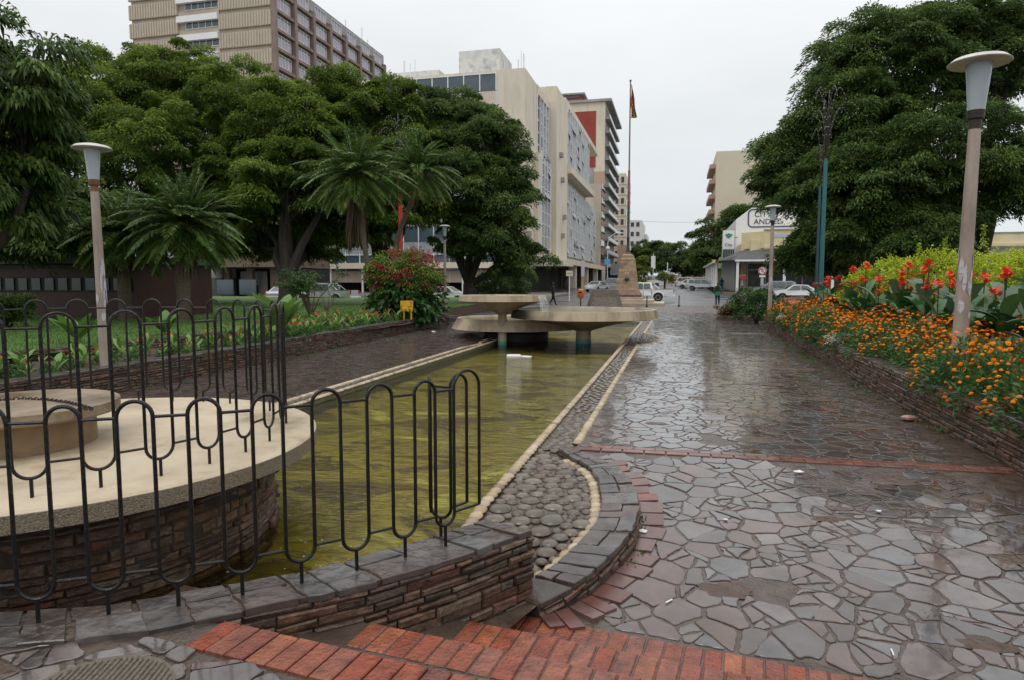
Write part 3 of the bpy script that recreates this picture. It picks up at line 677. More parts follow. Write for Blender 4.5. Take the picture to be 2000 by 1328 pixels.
tc = n('ShaderNodeTexCoord'); mp = n('ShaderNodeMapping'); mp.inputs['Scale'].default_value = (22, 22, 1.5); nz = n('ShaderNodeTexNoise'); nz.inputs['Scale'].default_value = 2; l(tc.outputs['Object'], mp.inputs[0]); l(mp.outputs[0], nz.inputs['Vector'])
mr = n('ShaderNodeMapRange'); mr.inputs[1].default_value = .42; mr.inputs[2].default_value = .68; mr.inputs[3].default_value = .12; mr.inputs[4].default_value = .75; l(nz.outputs[0], mr.inputs[0]); l(mr.outputs[0], ms.inputs[0]); l(tr.outputs[0], ms.inputs[1]); l(gl.outputs[0], ms.inputs[2]); l(ms.outputs[0], o_.inputs[0])
for k in range(11):
    a0 = -.42+k*.055; a1 = a0+.055
    def q(a, s_): rr = 1.30+.10*math.sqrt(s_); return (cx_+rr*math.cos(a), cy_+rr*math.sin(a), 1.35-.45*s_)
    for j in range(4): b.face([q(a0, j/4), q(a1, j/4), q(a1, (j+1)/4), q(a0, (j+1)/4)])
tag(b.build('falling_water', vm_), 'thin veil of water falling from the high bowl into the wide bowl', 'water', kind='thing')
b = MB(); b.box((-3.9, 16.1, WZ+.03), (.36, .2, .06), .3, ch=.02); b.box((-3.62, 16.15, WZ+.012), (.3, .16, .03), -.2, ch=.01)
tag(b.build('floating_foam', white), 'white block of foam floating in the green pool before the bowls', 'litter')

# ------------------------------------------------------------------ street lamps
postm = M('lamp_concrete', [(.20, .155, .125), (.33, .265, .215), (.41, .34, .285)], rough=.6, scale=2.2, bump=.3, bscale=70, detail=8, stretch=(1, 1, .3))
glassw = M('opal_glass', [(.27, .31, .34), (.38, .42, .45)], rough=.25, scale=1.5)
lidm = M('lamp_lid_paint', [(.42, .40, .34), (.62, .61, .57)], rough=.4, scale=4)
poster = M('torn_poster', [(.33, .31, .33), (.50, .48, .50), (.24, .19, .17)], rough=.6, scale=14, bump=.3)
rustc = M('rust_collar', [(.10, .035, .015), (.2, .08, .035)], rough=.6, scale=10)
def lamp(loc, ztop, hs, label, tilt=(0, 0), collar=None, paper=True, base_r=.085):
    t = empty('street_lamp', loc, 0, label, 'street lamp', 'mushroom-topped street lamps around the pool'); Ht = ztop-loc[2]; t.rotation_euler = (tilt[0], tilt[1], .3)
    pz = Ht-hs*1.28
    b = MB(); b.grid([[(r*math.cos(PI/4*k+.3), r*math.sin(PI/4*k+.3), z) for k in range(8)] for r, z in ((base_r, -.25), (base_r*.96, .3), (base_r*.72, pz))], 0, 0, True, True, True); b.build('post', postm, t)
    s = hs/.6
    b = MB(); b.lathe([(.062*s, pz-.01), (.062*s, pz+.09*s), (.08*s, pz+.10*s), (.086*s, pz+.19*s), (.06*s, pz+.2*s)], 20); b.build('collar', collar or ironm, t, smooth=True)
    b = MB(); b.lathe([(.083*s, pz+.19*s), (.125*s, pz+.70*s)], 20); b.build('lamp_glass', glassw, t, smooth=True)
    b = MB(); z0 = pz+.69*s; b.lathe([(.10*s, z0), (.295*s, z0-.0), (.305*s, z0+.012), (.25*s, z0+.055*s), (.13*s, z0+.083*s), (.01, z0+.09*s)], 32); b.build('lamp_lid', lidm, t, smooth=True)
    if paper:
        r_ = random.Random(int(loc[1]*10)); b = MB()
        for k in range(22):
            a = r_.uniform(0, 2*PI); z = r_.uniform(.9, 1.75); w_ = r_.uniform(.15, .5); h_ = r_.uniform(.04, .2); R = base_r*(.96-.24*(z-.3)/max(.5, pz-.3))+.004
            pl = [(a-w_, z-h_*r_.random()), (a, z-h_), (a+w_, z-h_*.3), (a+w_*.8, z+h_*.6), (a+.1, z+h_), (a-w_*.7, z+h_*.7)]
            b.face([(R*math.cos(u), R*math.sin(u), v) for u, v in pl], r_.random())
        b.build('torn_poster', poster, t)
    return t
lamp((3.66, 9.93, .35), 4.62, .70, 'tall street lamp rising from the marigolds on the right, torn white posters on its post', (0, math.radians(.7)), base_r=.098)
lamp((-8.98, 8.87, .25), 3.92, .57, 'street lamp with rusty collar in the left planter, peeling white paint on its post', (0, math.radians(-.6)), collar=rustc, base_r=.085)
lamp((3.55, 27.4, .4), 4.68, .60, 'street lamp at the far end of the marigold bed beside the yellow building')
lamp((-11.3, 31.9, 0), 4.6, .57, 'street lamp behind the red flowering bush', paper=True)

# ------------------------------------------------------------------ monument with flagpole
gran = M('granite_block', [(.30, .20, .12), (.42, .30, .19), (.36, .24, .15), (.26, .17, .11)], rough=.6, scale=6, attr=True, bump=.6, bscale=25, rvar=.1)
grand = M('rough_granite', [(.17, .10, .075), (.28, .18, .13)], rough=.7, scale=4, bump=1.5, bscale=6)
MX, MY = XM = (-3.62, 52.2)
t = empty('flagpole_monument', (MX, MY, 0), 0, 'tapering granite block pedestal with a tall rusty flagpole on pale steps', 'monument')
b = MB()
for k, (hw, z0, z1) in enumerate(((2.3, 0, .22), (1.75, .22, .44), (1.2, .44, .62))): b.box((.5 if k == 0 else .25 if k == 1 else 0, 0, (z0+z1)/2), (hw*2, hw*2, z1-z0), 0, 0, ch=.02)
b.build('steps', M('pale_stone', [(.33, .26, .17), (.5, .42, .32)], rough=.35, scale=2, rvar=.1), t)
b = MB(); b.box((0, 0, .60), (2.2, 2.2, .1)); b.ball((0, 0, .85), (1.12, 1.12, .30), 4, 5); 
b.grid([[(math.copysign(min(abs(1.02*q), .98*r), q) , 0, 0) for q in ()] for r in ()] or [[(-1, -1, .55), (1, -1, .55), (1, 1, .55), (-1, 1, .55)], [(-1.08, -1.08, .8), (1.08, -1.08, .8), (1.08, 1.08, .8), (-1.08, 1.08, .8)], [(-.85, -.85, 1.15), (.85, -.85, 1.15), (.85, .85, 1.15), (-.85, .85, 1.15)]], 0, 0, True, True, True)
b.build('rough_plinth', grand, t)
b = MB(); rb = random.Random(3)
def lev(z): return .83-(z-1.1)/2.4*.30
zz = [1.1, 1.38, 1.62, 1.86, 2.1, 2.32, 2.56, 2.8, 3.02, 3.22, 3.42]
for k in range(len(zz)-1):
    z0, z1 = zz[k], zz[k+1]-.012
    for sd in range(4):
        cuts = sorted([0, 1]+[q+rb.uniform(-.05, .05) for q in ((.33, .7) if k % 2 else (.5,))])
        for a, c in zip(cuts, cuts[1:]):
            def q(u, z, o):
                h = lev(z)+o; x = -h+2*h*u; return [(x, -h, z), (h, x, z), (-x, h, z), (-h, -x, z)][sd]
            g_ = .008; b.grid([[q(a+g_, z0, -.06), q(c-g_, z0, -.06), q(c-g_, z1, -.06), q(a+g_, z1, -.06)], [q(a+g_, z0, 0), q(c-g_, z0, 0), q(c-g_, z1, 0), q(a+g_, z1, 0)]], rb.random(), 0, True, False, True)
b.build('granite_courses', gran, t)
b = MB(); b.grid([[(x*(lev(z)-.02), y*(lev(z)-.02), z) for x, y in ((-1, -1), (1, -1), (1, 1), (-1, 1))] for z in (1.1, 3.42)], 0, 0, True, True, True); b.build('core', grand, t)
b = MB(); b.grid([[(x*r, y*r, z) for x, y in ((-1, -1), (1, -1), (1, 1), (-1, 1))] for r, z in ((.56, 3.42), (.54, 3.5), (.46, 3.62), (.44, 3.78), (.36, 3.86), (.3, 3.9))], 0, 0, True, True, True); b.build('cap_stone', gran, t)
bron = M('old_bronze', [(.05, .055, .04), (.11, .10, .075)], rough=.5, metal=.5, scale=9)
b = MB(); b.lathe([(.27, 3.88), (.22, 3.98), (.14, 4.05), (.12, 4.5), (.10, 5.1), (.13, 5.15), (.09, 5.25), (.085, 7.5)], 16); fm_ = b.build('pole_socket', bron, t, smooth=True)
b = MB(); b.lathe([(.085, 7.5), (.09, 10.2), (.06, 10.25), (.045, 16.8)], 12); b.ball((0, 0, 16.85), .09, 8, 5); b.build('flagpole', M('rust_pole', [(.12, .05, .035), (.2, .09, .06)], rough=.5, scale=3), t, smooth=True)
b = MB(); b.ball((0, -.78, 1.98), (.17, .1, .17), 10, 6); b.lathe([(.2, -.02), (.2, .02)], 12, (0, -.72, 2.0)); b.build('bronze_boss', bron, t, smooth=True)
# hanging flag
fl = []
for nm, c in (('green', (.02, .12, .03)), ('yellow', (.55, .42, .03)), ('red', (.42, .03, .03)), ('black', (.015, .015, .015))): fl.append(M('flag_'+nm, [c, tuple(q*1.2 for q in c)], rough=.7))
b = MB(); cols_ = [0, 1, 2, 3, 2, 1, 0]
W_, Hh = 7, 14
def fp(i, j):
    u, v = i/W_, j/Hh; sp = .12+.32*v
    return (.06+u*sp+.03*math.sin(v*9+u*5), .10*math.sin(u*PI*3+v*2), 16.6-2.5*v-.35*u*(1-v))
for i in range(W_):
    for j in range(Hh): b.face([fp(i, j), fp(i+1, j), fp(i+1, j+1), fp(i, j+1)], 0, cols_[min(6, int((i+j*.12)))%7])
fo = b.build('hanging_flag', fl, smooth=True); fo.location = (MX, MY, 0); fo.modifiers.new('s', 'SOLIDIFY').thickness = .01
tag(fo, 'green, yellow, red and black striped flag hanging limp at the top of the flagpole', 'flag')
# sloping commemorative block
t = empty('stone_marker', (-4.85, 47.6, 0), 0, 'squat grey wedge-shaped stone block with rough face in front of the monument', 'stone marker')
mk = M('marker_stone', [(.09, .07, .055), (.16, .13, .10)], rough=.6, scale=3, bump=.5, bscale=20)
b = MB(); b.grid([[(-1.28, -.6, 0), (1.28, -.6, 0), (1.1, .6, 0), (-1.1, .6, 0)], [(-1.0, -.3, .98), (1.0, -.3, .98), (.9, .35, .98), (-.9, .35, .98)], [(-.92, -.22, 1.24), (.92, -.22, 1.24), (.85, .3, 1.24), (-.85, .3, 1.24)]], 0, 0, True, True, True)
b.build('block', mk, t, bev=.03)
b = MB(); b.grid([[(-.98, -.64, .02), (.92, -.64, .02), (.78, -.33, .78), (-.78, -.33, .78)], [(-.96, -.66, .04), (.9, -.66, .04), (.76, -.36, .76), (-.76, -.36, .76)]], 0, 0, True, True, True)
b.build('rough_panel', M('marker_rough', [(.12, .10, .08), (.24, .21, .17)], rough=.9, scale=7, bump=1.5, bscale=14), t)
for i, (x, y, lb) in enumerate(((-1.95, 47.9, 'short dark iron post left of the pale monument steps'), (.25, 49.4, 'dark iron post at the right corner of the pale monument steps'))):
    b = MB(); b.lathe([(.09, 0), (.09, .1), (.035, .13), (.035, .72), (.05, .75), (.03, .8)], 10, (x, y, 0)); tag(b.build('iron_post', blackp, smooth=True), lb, 'post')
# orange litter bin on a post
bp_ = P(1134, 606, 42); t = empty('litter_bin', (bp_.x, bp_.y, 0), 0, 'orange litter bin on a dark post on the plaza', 'litter bin')
orang = M('orange_plastic', [(.62, .10, .02), (.72, .15, .03)], rough=.35, scale=3)
b = MB(); b.lathe([(.17, .78), (.2, .82), (.2, 1.2), (.19, 1.26), (.1, 1.31), (.01, 1.32)], 20); b.build('bin_body', orang, t, smooth=True)
b = MB(); b.tube([(0, .02, -.02), (0, .02, .85)], .035, 8); b.build('post', blackp, t)
b = MB(); b.box((0, -.2, 1.12), (.2, .02, .08)); b.build('opening', blackp, t)
# yellow board among the bush
q_ = Vector((-9.35, 22.3, .4)); t = empty('yellow_board', q_, .12, 'small yellow metal board on two legs beside the red flowering bush', 'board')
yel = M('yellow_paint', [(.62, .33, .01), (.75, .43, .02)], rough=.4, scale=5)
b = MB(); b.box((0, 0, .50), (.46, .10, .38), ch=.01); b.build('panel', yel, t)
for s_ in (-.11, .16): b = MB(); b.box((s_, 0, .15), (.05, .05, .34)); b.build('leg', yel, t)
b = MB(); b.box((.17, -.06, .63), (.08, .01, .10)); b.build('emblem', M('red_mark', [(.5, .12, .1), (.6, .2, .15)]), t)
def text(body, size, mat_, parent, loc, rot=(PI/2, 0, 0), name='lettering', ext=.004, sx=1):
    c = bpy.data.curves.new(name, 'FONT'); c.body = body; c.size = size; c.extrude = ext; c.align_x = 'CENTER'; c.align_y = 'CENTER'; c.materials.append(mat_)
    o = bpy.data.objects.new(name+'_c', c); link(o); dg = bpy.context.evaluated_depsgraph_get(); me = bpy.data.meshes.new_from_object(o.evaluated_get(dg)); bpy.data.objects.remove(o)
    o = bpy.data.objects.new(name, me); link(o, parent); o.location = loc; o.rotation_euler = rot; o.scale = (sx, 1, 1); return o
text('L...', .09, blackp, t, (.13, -.06, .38)); text('lo', .08, blackp, t, (-.17, -.06, .38))
# litter
def litter(name, loc, label, seed, s=.05, m_=None, k=1):
    r_ = random.Random(seed); b = MB()
    n = 9; ring = [(s*r_.uniform(.5, 1.1)*math.cos(2*PI*i/n), s*.6*r_.uniform(.5, 1.1)*math.sin(2*PI*i/n), s*r_.uniform(.1, .35)) for i in range(n)]
    b.grid([[(x*.9, y*.9, 0) for x, y, z in ring], ring, [(x*.35, y*.35, z+s*.15) for x, y, z in ring]], 0, 0, True, True, True)
    return tag(b.build(name, m_ or white, loc=loc), label, 'litter')
litter('plastic_scrap', (-.2, 5.0, zpath(0, 5.0)+.015), 'crumpled white plastic scrap at the foot of the curved wall', 1, .05)
litter('paper_scrap', (1.15, 6.55, -.01), 'white paper scrap on slabs just before the brick band', 2, .05)
litter('paper_scrap', (1.62, 5.75, zpath(0, 5.75)+.012), 'small white scrap in the middle of the near paving', 3, .03)
litter('paper_scrap', (.42, 5.35, zpath(0, 5.35)+.012), 'tiny white scrap between grey slabs', 4, .025)
litter('paper_scrap', (-7.6, 24.9, .01), 'white scrap on the left path by the planter wall', 5, .09)
litter('paper_scrap', (-8.2, 21.9, .01), 'white scrap on the left path below the yellow board', 6, .10)
b = MB(); b.ball((0, 0, .035), (.11, .07, .04), 10, 5); b.box((.10, 0, .02), (.05, .12, .01), .2)
o = b.build('snack_packet', [M('foil', [(.08, .08, .08), (.30, .30, .30), (.35, .08, .05), (.55, .55, .55)], rough=.25, scale=26, metal=.3)], loc=(2.93, 9.35, 0), smooth=True); tag(o, 'crumpled red and grey snack packet lying by the bed wall', 'litter')
for i, (x, y, a, lb) in enumerate(((-.02, 4.05, .9, 'white cigarette end near the red slabs'), (1.17, 3.78, 1.5, 'thin white straw stub by the lowest brick row'))):
    b = MB(); b.tube([(x, y, zpath(x, y)+.012), (x+.06*math.cos(a), y+.06*math.sin(a), zpath(x, y)+.014)], .005, 6); tag(b.build('cigarette_end', white), lb, 'litter')
# ------------------------------------------------------------------ vegetation
leafA = M('leaf_bright', [(.034, .060, .010), (.095, .155, .022), (.19, .27, .04), (.33, .40, .075)], rough=.6, attr=True, trans=.38, scale=1.5, vary=.3, spec=.3)
leafB = M('leaf_dark', [(.026, .052, .014), (.07, .125, .030), (.14, .215, .05), (.22, .30, .075)], rough=.55, attr=True, trans=.34, scale=1.5, vary=.3, spec=.3)
leafP = M('palm_leaf', [(.04, .08, .016), (.085, .155, .032), (.14, .22, .05), (.24, .23, .055)], rough=.45, attr=True, trans=.2, scale=2, vary=.25)
leafY = M('golden_leaf', [(.06, .12, .006), (.20, .29, .010), (.34, .43, .015), (.50, .56, .025)], rough=.5, attr=True, trans=.3, scale=3, vary=.2)
leafG = M('bed_leaf', [(.02, .055, .014), (.04, .10, .022), (.07, .15, .035), (.10, .19, .05)], rough=.5, attr=True, trans=.25, scale=4, vary=.25)
cannaL = M('canna_leaf', [(.02, .065, .018), (.035, .10, .025), (.07, .15, .04), (.09, .14, .085)], rough=.3, attr=True, trans=.2, scale=5, vary=.25)
bark = M('bark', [(.018, .014, .011), (.05, .038, .03)], rough=.8, scale=6, bump=.9, bscale=12, stretch=(1, 1, .25))
barkP = M('palm_bark', [(.07, .05, .032), (.15, .115, .08)], rough=.8, scale=5, bump=1., bscale=9, stretch=(1, 1, 3))
deadp = M('dead_frond', [(.05, .03, .018), (.11, .075, .045), (.17, .12, .07)], rough=.8, attr=True, scale=4)
marig = M('marigold_petal', [(.58, .11, .003), (.70, .17, .004), (.78, .24, .008), (.62, .09, .004)], rough=.9, attr=True, scale=9, vary=.1, spec=.1)
cannaF = M('canna_petal', [(.60, .025, .012), (.75, .05, .02), (.80, .09, .025)], rough=.5, attr=True, trans=.2, scale=9, vary=.15)
redleaf = M('red_bract', [(.20, .008, .02), (.36, .02, .045), (.46, .03, .05)], rough=.5, attr=True, trans=.2, scale=9)
def crown(name, parent, origin, lobes, leafm, seed, clumps, per, ln=(.13, .27), wd=.34, csz=(.38, 1.15), flat=.5, inner=.12, droop=.35, shell=.64):
    """crown foliage: flattened clumps of narrow leaves spread over the lobes' outsides"""
    rng = np.random.default_rng(seed); V = []; Rn = []; cl = []
    tot = sum((a*b+b*c+a*c) for *_, a, b, c in lobes)
    for (cx, cy, cz, rx, ry, rz) in lobes:
        n = max(3, int(clumps*(rx*ry+ry*rz+rx*rz)/tot)); d = unit(rng.normal(size=(n*2, 3))); d = d[d[:, 2] > -.7][:n]; 
        rr = shell+(1.2-shell)*rng.random(len(d))**.85; c = np.array([cx, cy, cz])+d*np.array([rx, ry, rz])*rr[:, None]
        for p, nn in zip(c, d): cl.append((p, nn, 1.0))
        m = int(n*inner); d = unit(rng.normal(size=(m, 3))); c = np.array([cx, cy, cz])+d*np.array([rx, ry, rz])*.45
        for p, nn in zip(c, d): cl.append((p, nn, .5))
    for p, nn, dens in cl:
        sk1, sk2 = rng.normal(0, .25, 2)
        k = int(per*dens*rng.uniform(.7, 1.3)); a = rng.uniform(*csz)*(1 if dens == 1 else 1.3); tone = rng.random()
        u = unit(rng.normal(size=(k, 3))); u[:, 2] = np.where(u[:, 2] < -.35, -u[:, 2]*.6, u[:, 2]); rad = rng.random(k)**.4
        pos = p+u*np.array([a, a, a*flat])*rad[:, None]
        pos[:, 2] += (pos[:, 0]-p[0])*sk1+(pos[:, 1]-p[1])*sk2-.30*(rad*np.hypot(u[:, 0], u[:, 1]))**2*a
        d = u*np.array([1, 1, .35])+nn*.45+rng.normal(0, .45, (k, 3)); d[:, 2] -= .12
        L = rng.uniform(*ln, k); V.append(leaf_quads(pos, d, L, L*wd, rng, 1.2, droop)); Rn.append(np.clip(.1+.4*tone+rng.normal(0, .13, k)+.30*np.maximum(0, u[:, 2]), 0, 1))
    V = np.concatenate(V)-np.array(origin); return quads(name, V, np.concatenate(Rn), leafm, parent), cl
def tree(label, base, lobes, seed, leafm, clumps, per, tr=.35, fork=.35, lean=(0, 0), cat='tree', group=None, limbs=4, name='park_tree', **kw):
    t = empty(name, base, 0, label, cat, group); r_ = random.Random(seed); B = Vector(base)
    o, cl = crown('crown', t, base, lobes, leafm, seed, clumps, per, **kw)
    zc = min(l[2]-l[5]*.4 for l in lobes); ctr = sum((Vector(l[:3]) for l in lobes), Vector())/len(lobes)
    fk = Vector((base[0]+lean[0], base[1]+lean[1], base[2]+(zc-base[2])*fork+.6)); b = MB()
    b.tube([(0, 0, -.3), (0, 0, .25), (fk-B)*.5+Vector((r_.gauss(0, .1), r_.gauss(0, .1), 0)), fk-B], [tr*1.5, tr*1.1, tr*.9, tr*.85], 12); b.build('trunk', bark, t, smooth=True)
    bb = MB()
    for l in lobes:
        e_ = Vector(l[:3])+Vector((0, 0, -l[5]*.15)); a = fk; mid = a.lerp(e_, .5)+Vector((r_.gauss(0, .5), r_.gauss(0, .5), r_.uniform(.1, .8)))
        w0 = tr*.55; pts = [a-Vector((0, 0, tr*.3)), a.lerp(mid, .5)+Vector((r_.gauss(0, .2), r_.gauss(0, .2), .1)), mid, e_]
        bb.tube([p-B for p in pts], [w0, w0*.8, w0*.6, w0*.3], 8)
        near = sorted(cl, key=lambda c: (Vector(c[0])-e_).length)
        for c in r_.sample(near[:max(12, len(near)//len(lobes))], min(10, len(near)//max(1, len(lobes)))):
            q = Vector(c[0]); st_ = mid.lerp(e_, r_.uniform(0, 1)); m_ = st_.lerp(q, .5)+Vector((0, 0, r_.uniform(0, .5)))
            bb.tube([st_-B, m_-B, q-B], [w0*.33, w0*.2, .02], 5)
    bb.build('limbs', bark, t, smooth=True)
    return t
def lob(px, py, d, rx, rz, ry=None):
    p = P(px, py, d); k = d/1300; return (p.x, p.y, p.z, rx*k, (ry*k if ry else rx*k*.85), rz*k)
GB = 'large spreading trees behind the lawn'
def gp(px, d, z=.3): p = P(px, 552, d); return (p.x, p.y, z)
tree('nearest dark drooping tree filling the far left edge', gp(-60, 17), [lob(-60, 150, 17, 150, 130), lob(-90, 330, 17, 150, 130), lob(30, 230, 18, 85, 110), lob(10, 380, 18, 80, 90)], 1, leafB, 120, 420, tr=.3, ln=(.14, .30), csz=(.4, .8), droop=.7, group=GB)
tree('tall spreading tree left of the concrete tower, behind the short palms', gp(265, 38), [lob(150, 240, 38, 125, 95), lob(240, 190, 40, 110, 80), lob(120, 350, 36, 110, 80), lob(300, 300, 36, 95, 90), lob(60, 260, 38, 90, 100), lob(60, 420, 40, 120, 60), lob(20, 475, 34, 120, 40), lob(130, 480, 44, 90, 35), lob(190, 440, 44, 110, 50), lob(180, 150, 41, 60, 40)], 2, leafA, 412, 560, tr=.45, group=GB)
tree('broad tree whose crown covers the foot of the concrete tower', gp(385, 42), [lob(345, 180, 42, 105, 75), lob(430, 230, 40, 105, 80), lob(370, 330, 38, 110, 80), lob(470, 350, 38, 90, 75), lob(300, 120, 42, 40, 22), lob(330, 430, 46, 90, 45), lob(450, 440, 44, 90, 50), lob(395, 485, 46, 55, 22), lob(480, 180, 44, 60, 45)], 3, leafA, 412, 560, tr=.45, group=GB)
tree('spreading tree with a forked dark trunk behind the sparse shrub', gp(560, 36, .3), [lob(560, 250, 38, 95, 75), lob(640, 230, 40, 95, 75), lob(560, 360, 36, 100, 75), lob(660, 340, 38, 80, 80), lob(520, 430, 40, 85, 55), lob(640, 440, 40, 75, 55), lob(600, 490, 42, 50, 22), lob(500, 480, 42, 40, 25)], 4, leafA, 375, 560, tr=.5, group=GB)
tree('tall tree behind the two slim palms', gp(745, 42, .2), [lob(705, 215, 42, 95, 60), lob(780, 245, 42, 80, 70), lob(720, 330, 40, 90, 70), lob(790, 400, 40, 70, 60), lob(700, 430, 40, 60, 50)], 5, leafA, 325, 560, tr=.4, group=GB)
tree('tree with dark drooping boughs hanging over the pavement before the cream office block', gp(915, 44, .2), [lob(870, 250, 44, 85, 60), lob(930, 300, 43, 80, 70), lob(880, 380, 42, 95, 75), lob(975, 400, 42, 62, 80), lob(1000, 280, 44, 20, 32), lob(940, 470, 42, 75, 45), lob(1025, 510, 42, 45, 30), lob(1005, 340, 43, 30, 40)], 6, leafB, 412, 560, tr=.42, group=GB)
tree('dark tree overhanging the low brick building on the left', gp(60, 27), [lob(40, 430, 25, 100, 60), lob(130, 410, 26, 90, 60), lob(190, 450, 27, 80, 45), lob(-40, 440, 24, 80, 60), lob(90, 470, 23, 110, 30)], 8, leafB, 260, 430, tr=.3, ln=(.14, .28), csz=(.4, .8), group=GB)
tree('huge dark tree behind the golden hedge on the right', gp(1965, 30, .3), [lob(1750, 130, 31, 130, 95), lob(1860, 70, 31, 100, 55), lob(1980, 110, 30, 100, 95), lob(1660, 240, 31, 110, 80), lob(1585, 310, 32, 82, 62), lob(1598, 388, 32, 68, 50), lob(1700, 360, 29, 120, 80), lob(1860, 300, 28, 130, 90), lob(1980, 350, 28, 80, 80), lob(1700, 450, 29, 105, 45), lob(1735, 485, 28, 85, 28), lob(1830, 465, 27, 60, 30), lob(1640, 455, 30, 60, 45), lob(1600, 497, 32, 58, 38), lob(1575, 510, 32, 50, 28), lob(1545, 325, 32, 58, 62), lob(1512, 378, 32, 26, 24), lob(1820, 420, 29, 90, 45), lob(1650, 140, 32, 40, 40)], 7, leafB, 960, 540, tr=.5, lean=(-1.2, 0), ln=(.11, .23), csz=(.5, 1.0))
# far trees at the end of the street
GF = 'trees at the far end of the street'
for i, (px, d, lb, lobes) in enumerate((
    (1275, 190, 'dark tree at the end of the street, just right of the monument', [(1275, 500, 35, 28), (1250, 515, 25, 25)]),
    (1335, 175, 'round dark tree at the end of the street between monument and signboards', [(1325, 505, 42, 32), (1350, 520, 35, 25)]),
    (1400, 140, 'tall dark tree before the plain cream block on the right of the street', [(1400, 470, 48, 38), (1385, 505, 40, 30), (1440, 450, 30, 38), (1420, 520, 45, 25)]),
    (1462, 120, 'dark tree rising behind the white painted building', [(1462, 445, 30, 34), (1440, 425, 18, 20)]))):
    p = P(px, 552, d); tree(lb, (p.x, p.y, zroad(p.y)), [lob(a, c, d, e_, f_) for a, c, e_, f_ in lobes], 20+i, leafB, 120, 330, tr=.5, group=GF, ln=(.3, .6), csz=(1.0, 2.1), wd=.45)
p = P(1255, 540, 75); tree('small yellow-green conifer beside the monument', (p.x, p.y, zroad(p.y)), [lob(1253, 533, 75, 13, 22), lob(1253, 515, 75, 8, 14)], 31, M('conifer_leaf', [(.06, .09, .01), (.16, .20, .02), (.22, .25, .03)], attr=True, trans=.2), 40, 150, tr=.1, name='conifer', ln=(.12, .25), csz=(.3, .5))
p = P(1298, 545, 100); tree('low yellow-green bush by the pink far wall', (p.x, p.y, zroad(p.y)), [lob(1300, 543, 100, 14, 10)], 32, MATS['conifer_leaf'], 20, 120, tr=.08, name='round_bush', cat='bush', ln=(.15, .3), csz=(.4, .6))
# clipped dark bushes
def bush(label, base, r, h, seed, leafm, clumps, per, cat='bush', name='leafy_bush', group=None, ln=(.06, .13), wd=.5, csz=(.18, .32), mats=None):
    t = empty(name, base, 0, label, cat, group)
    crown('foliage', t, base, [(base[0], base[1], base[2]+h*.5, r, r, h*.5)], leafm, seed, clumps, per, ln=ln, wd=wd, csz=csz, flat=.7, inner=.4, droop=.1)
    b = MB(); r_ = random.Random(seed)
    for k in range(5): a = r_.uniform(0, 6.28); b.tube([(0, 0, -.1), (.2*r*math.cos(a), .2*r*math.sin(a), h*.3), (.5*r*math.cos(a), .5*r*math.sin(a), h*.7)], [.03, .02, .008], 5)
    b.build('stems', bark, t); return t
p = P(975, 556, 46); bush('big round dark bush beneath the drooping tree before the office undercroft', (p.x, p.y, .1), 1.7, 2.3, 41, leafB, 90, 150, ln=(.1, .2), csz=(.3, .5))
p = P(20, 640, 19); bush('small dark bush on the lawn at the left edge', (p.x, p.y, .45), .55, 1.0, 42, leafB, 40, 130)
bush('pale green shrub at the far end of the marigold bed', (3.4, 30.3, 0), .95, 1.35, 43, leafG, 60, 130)
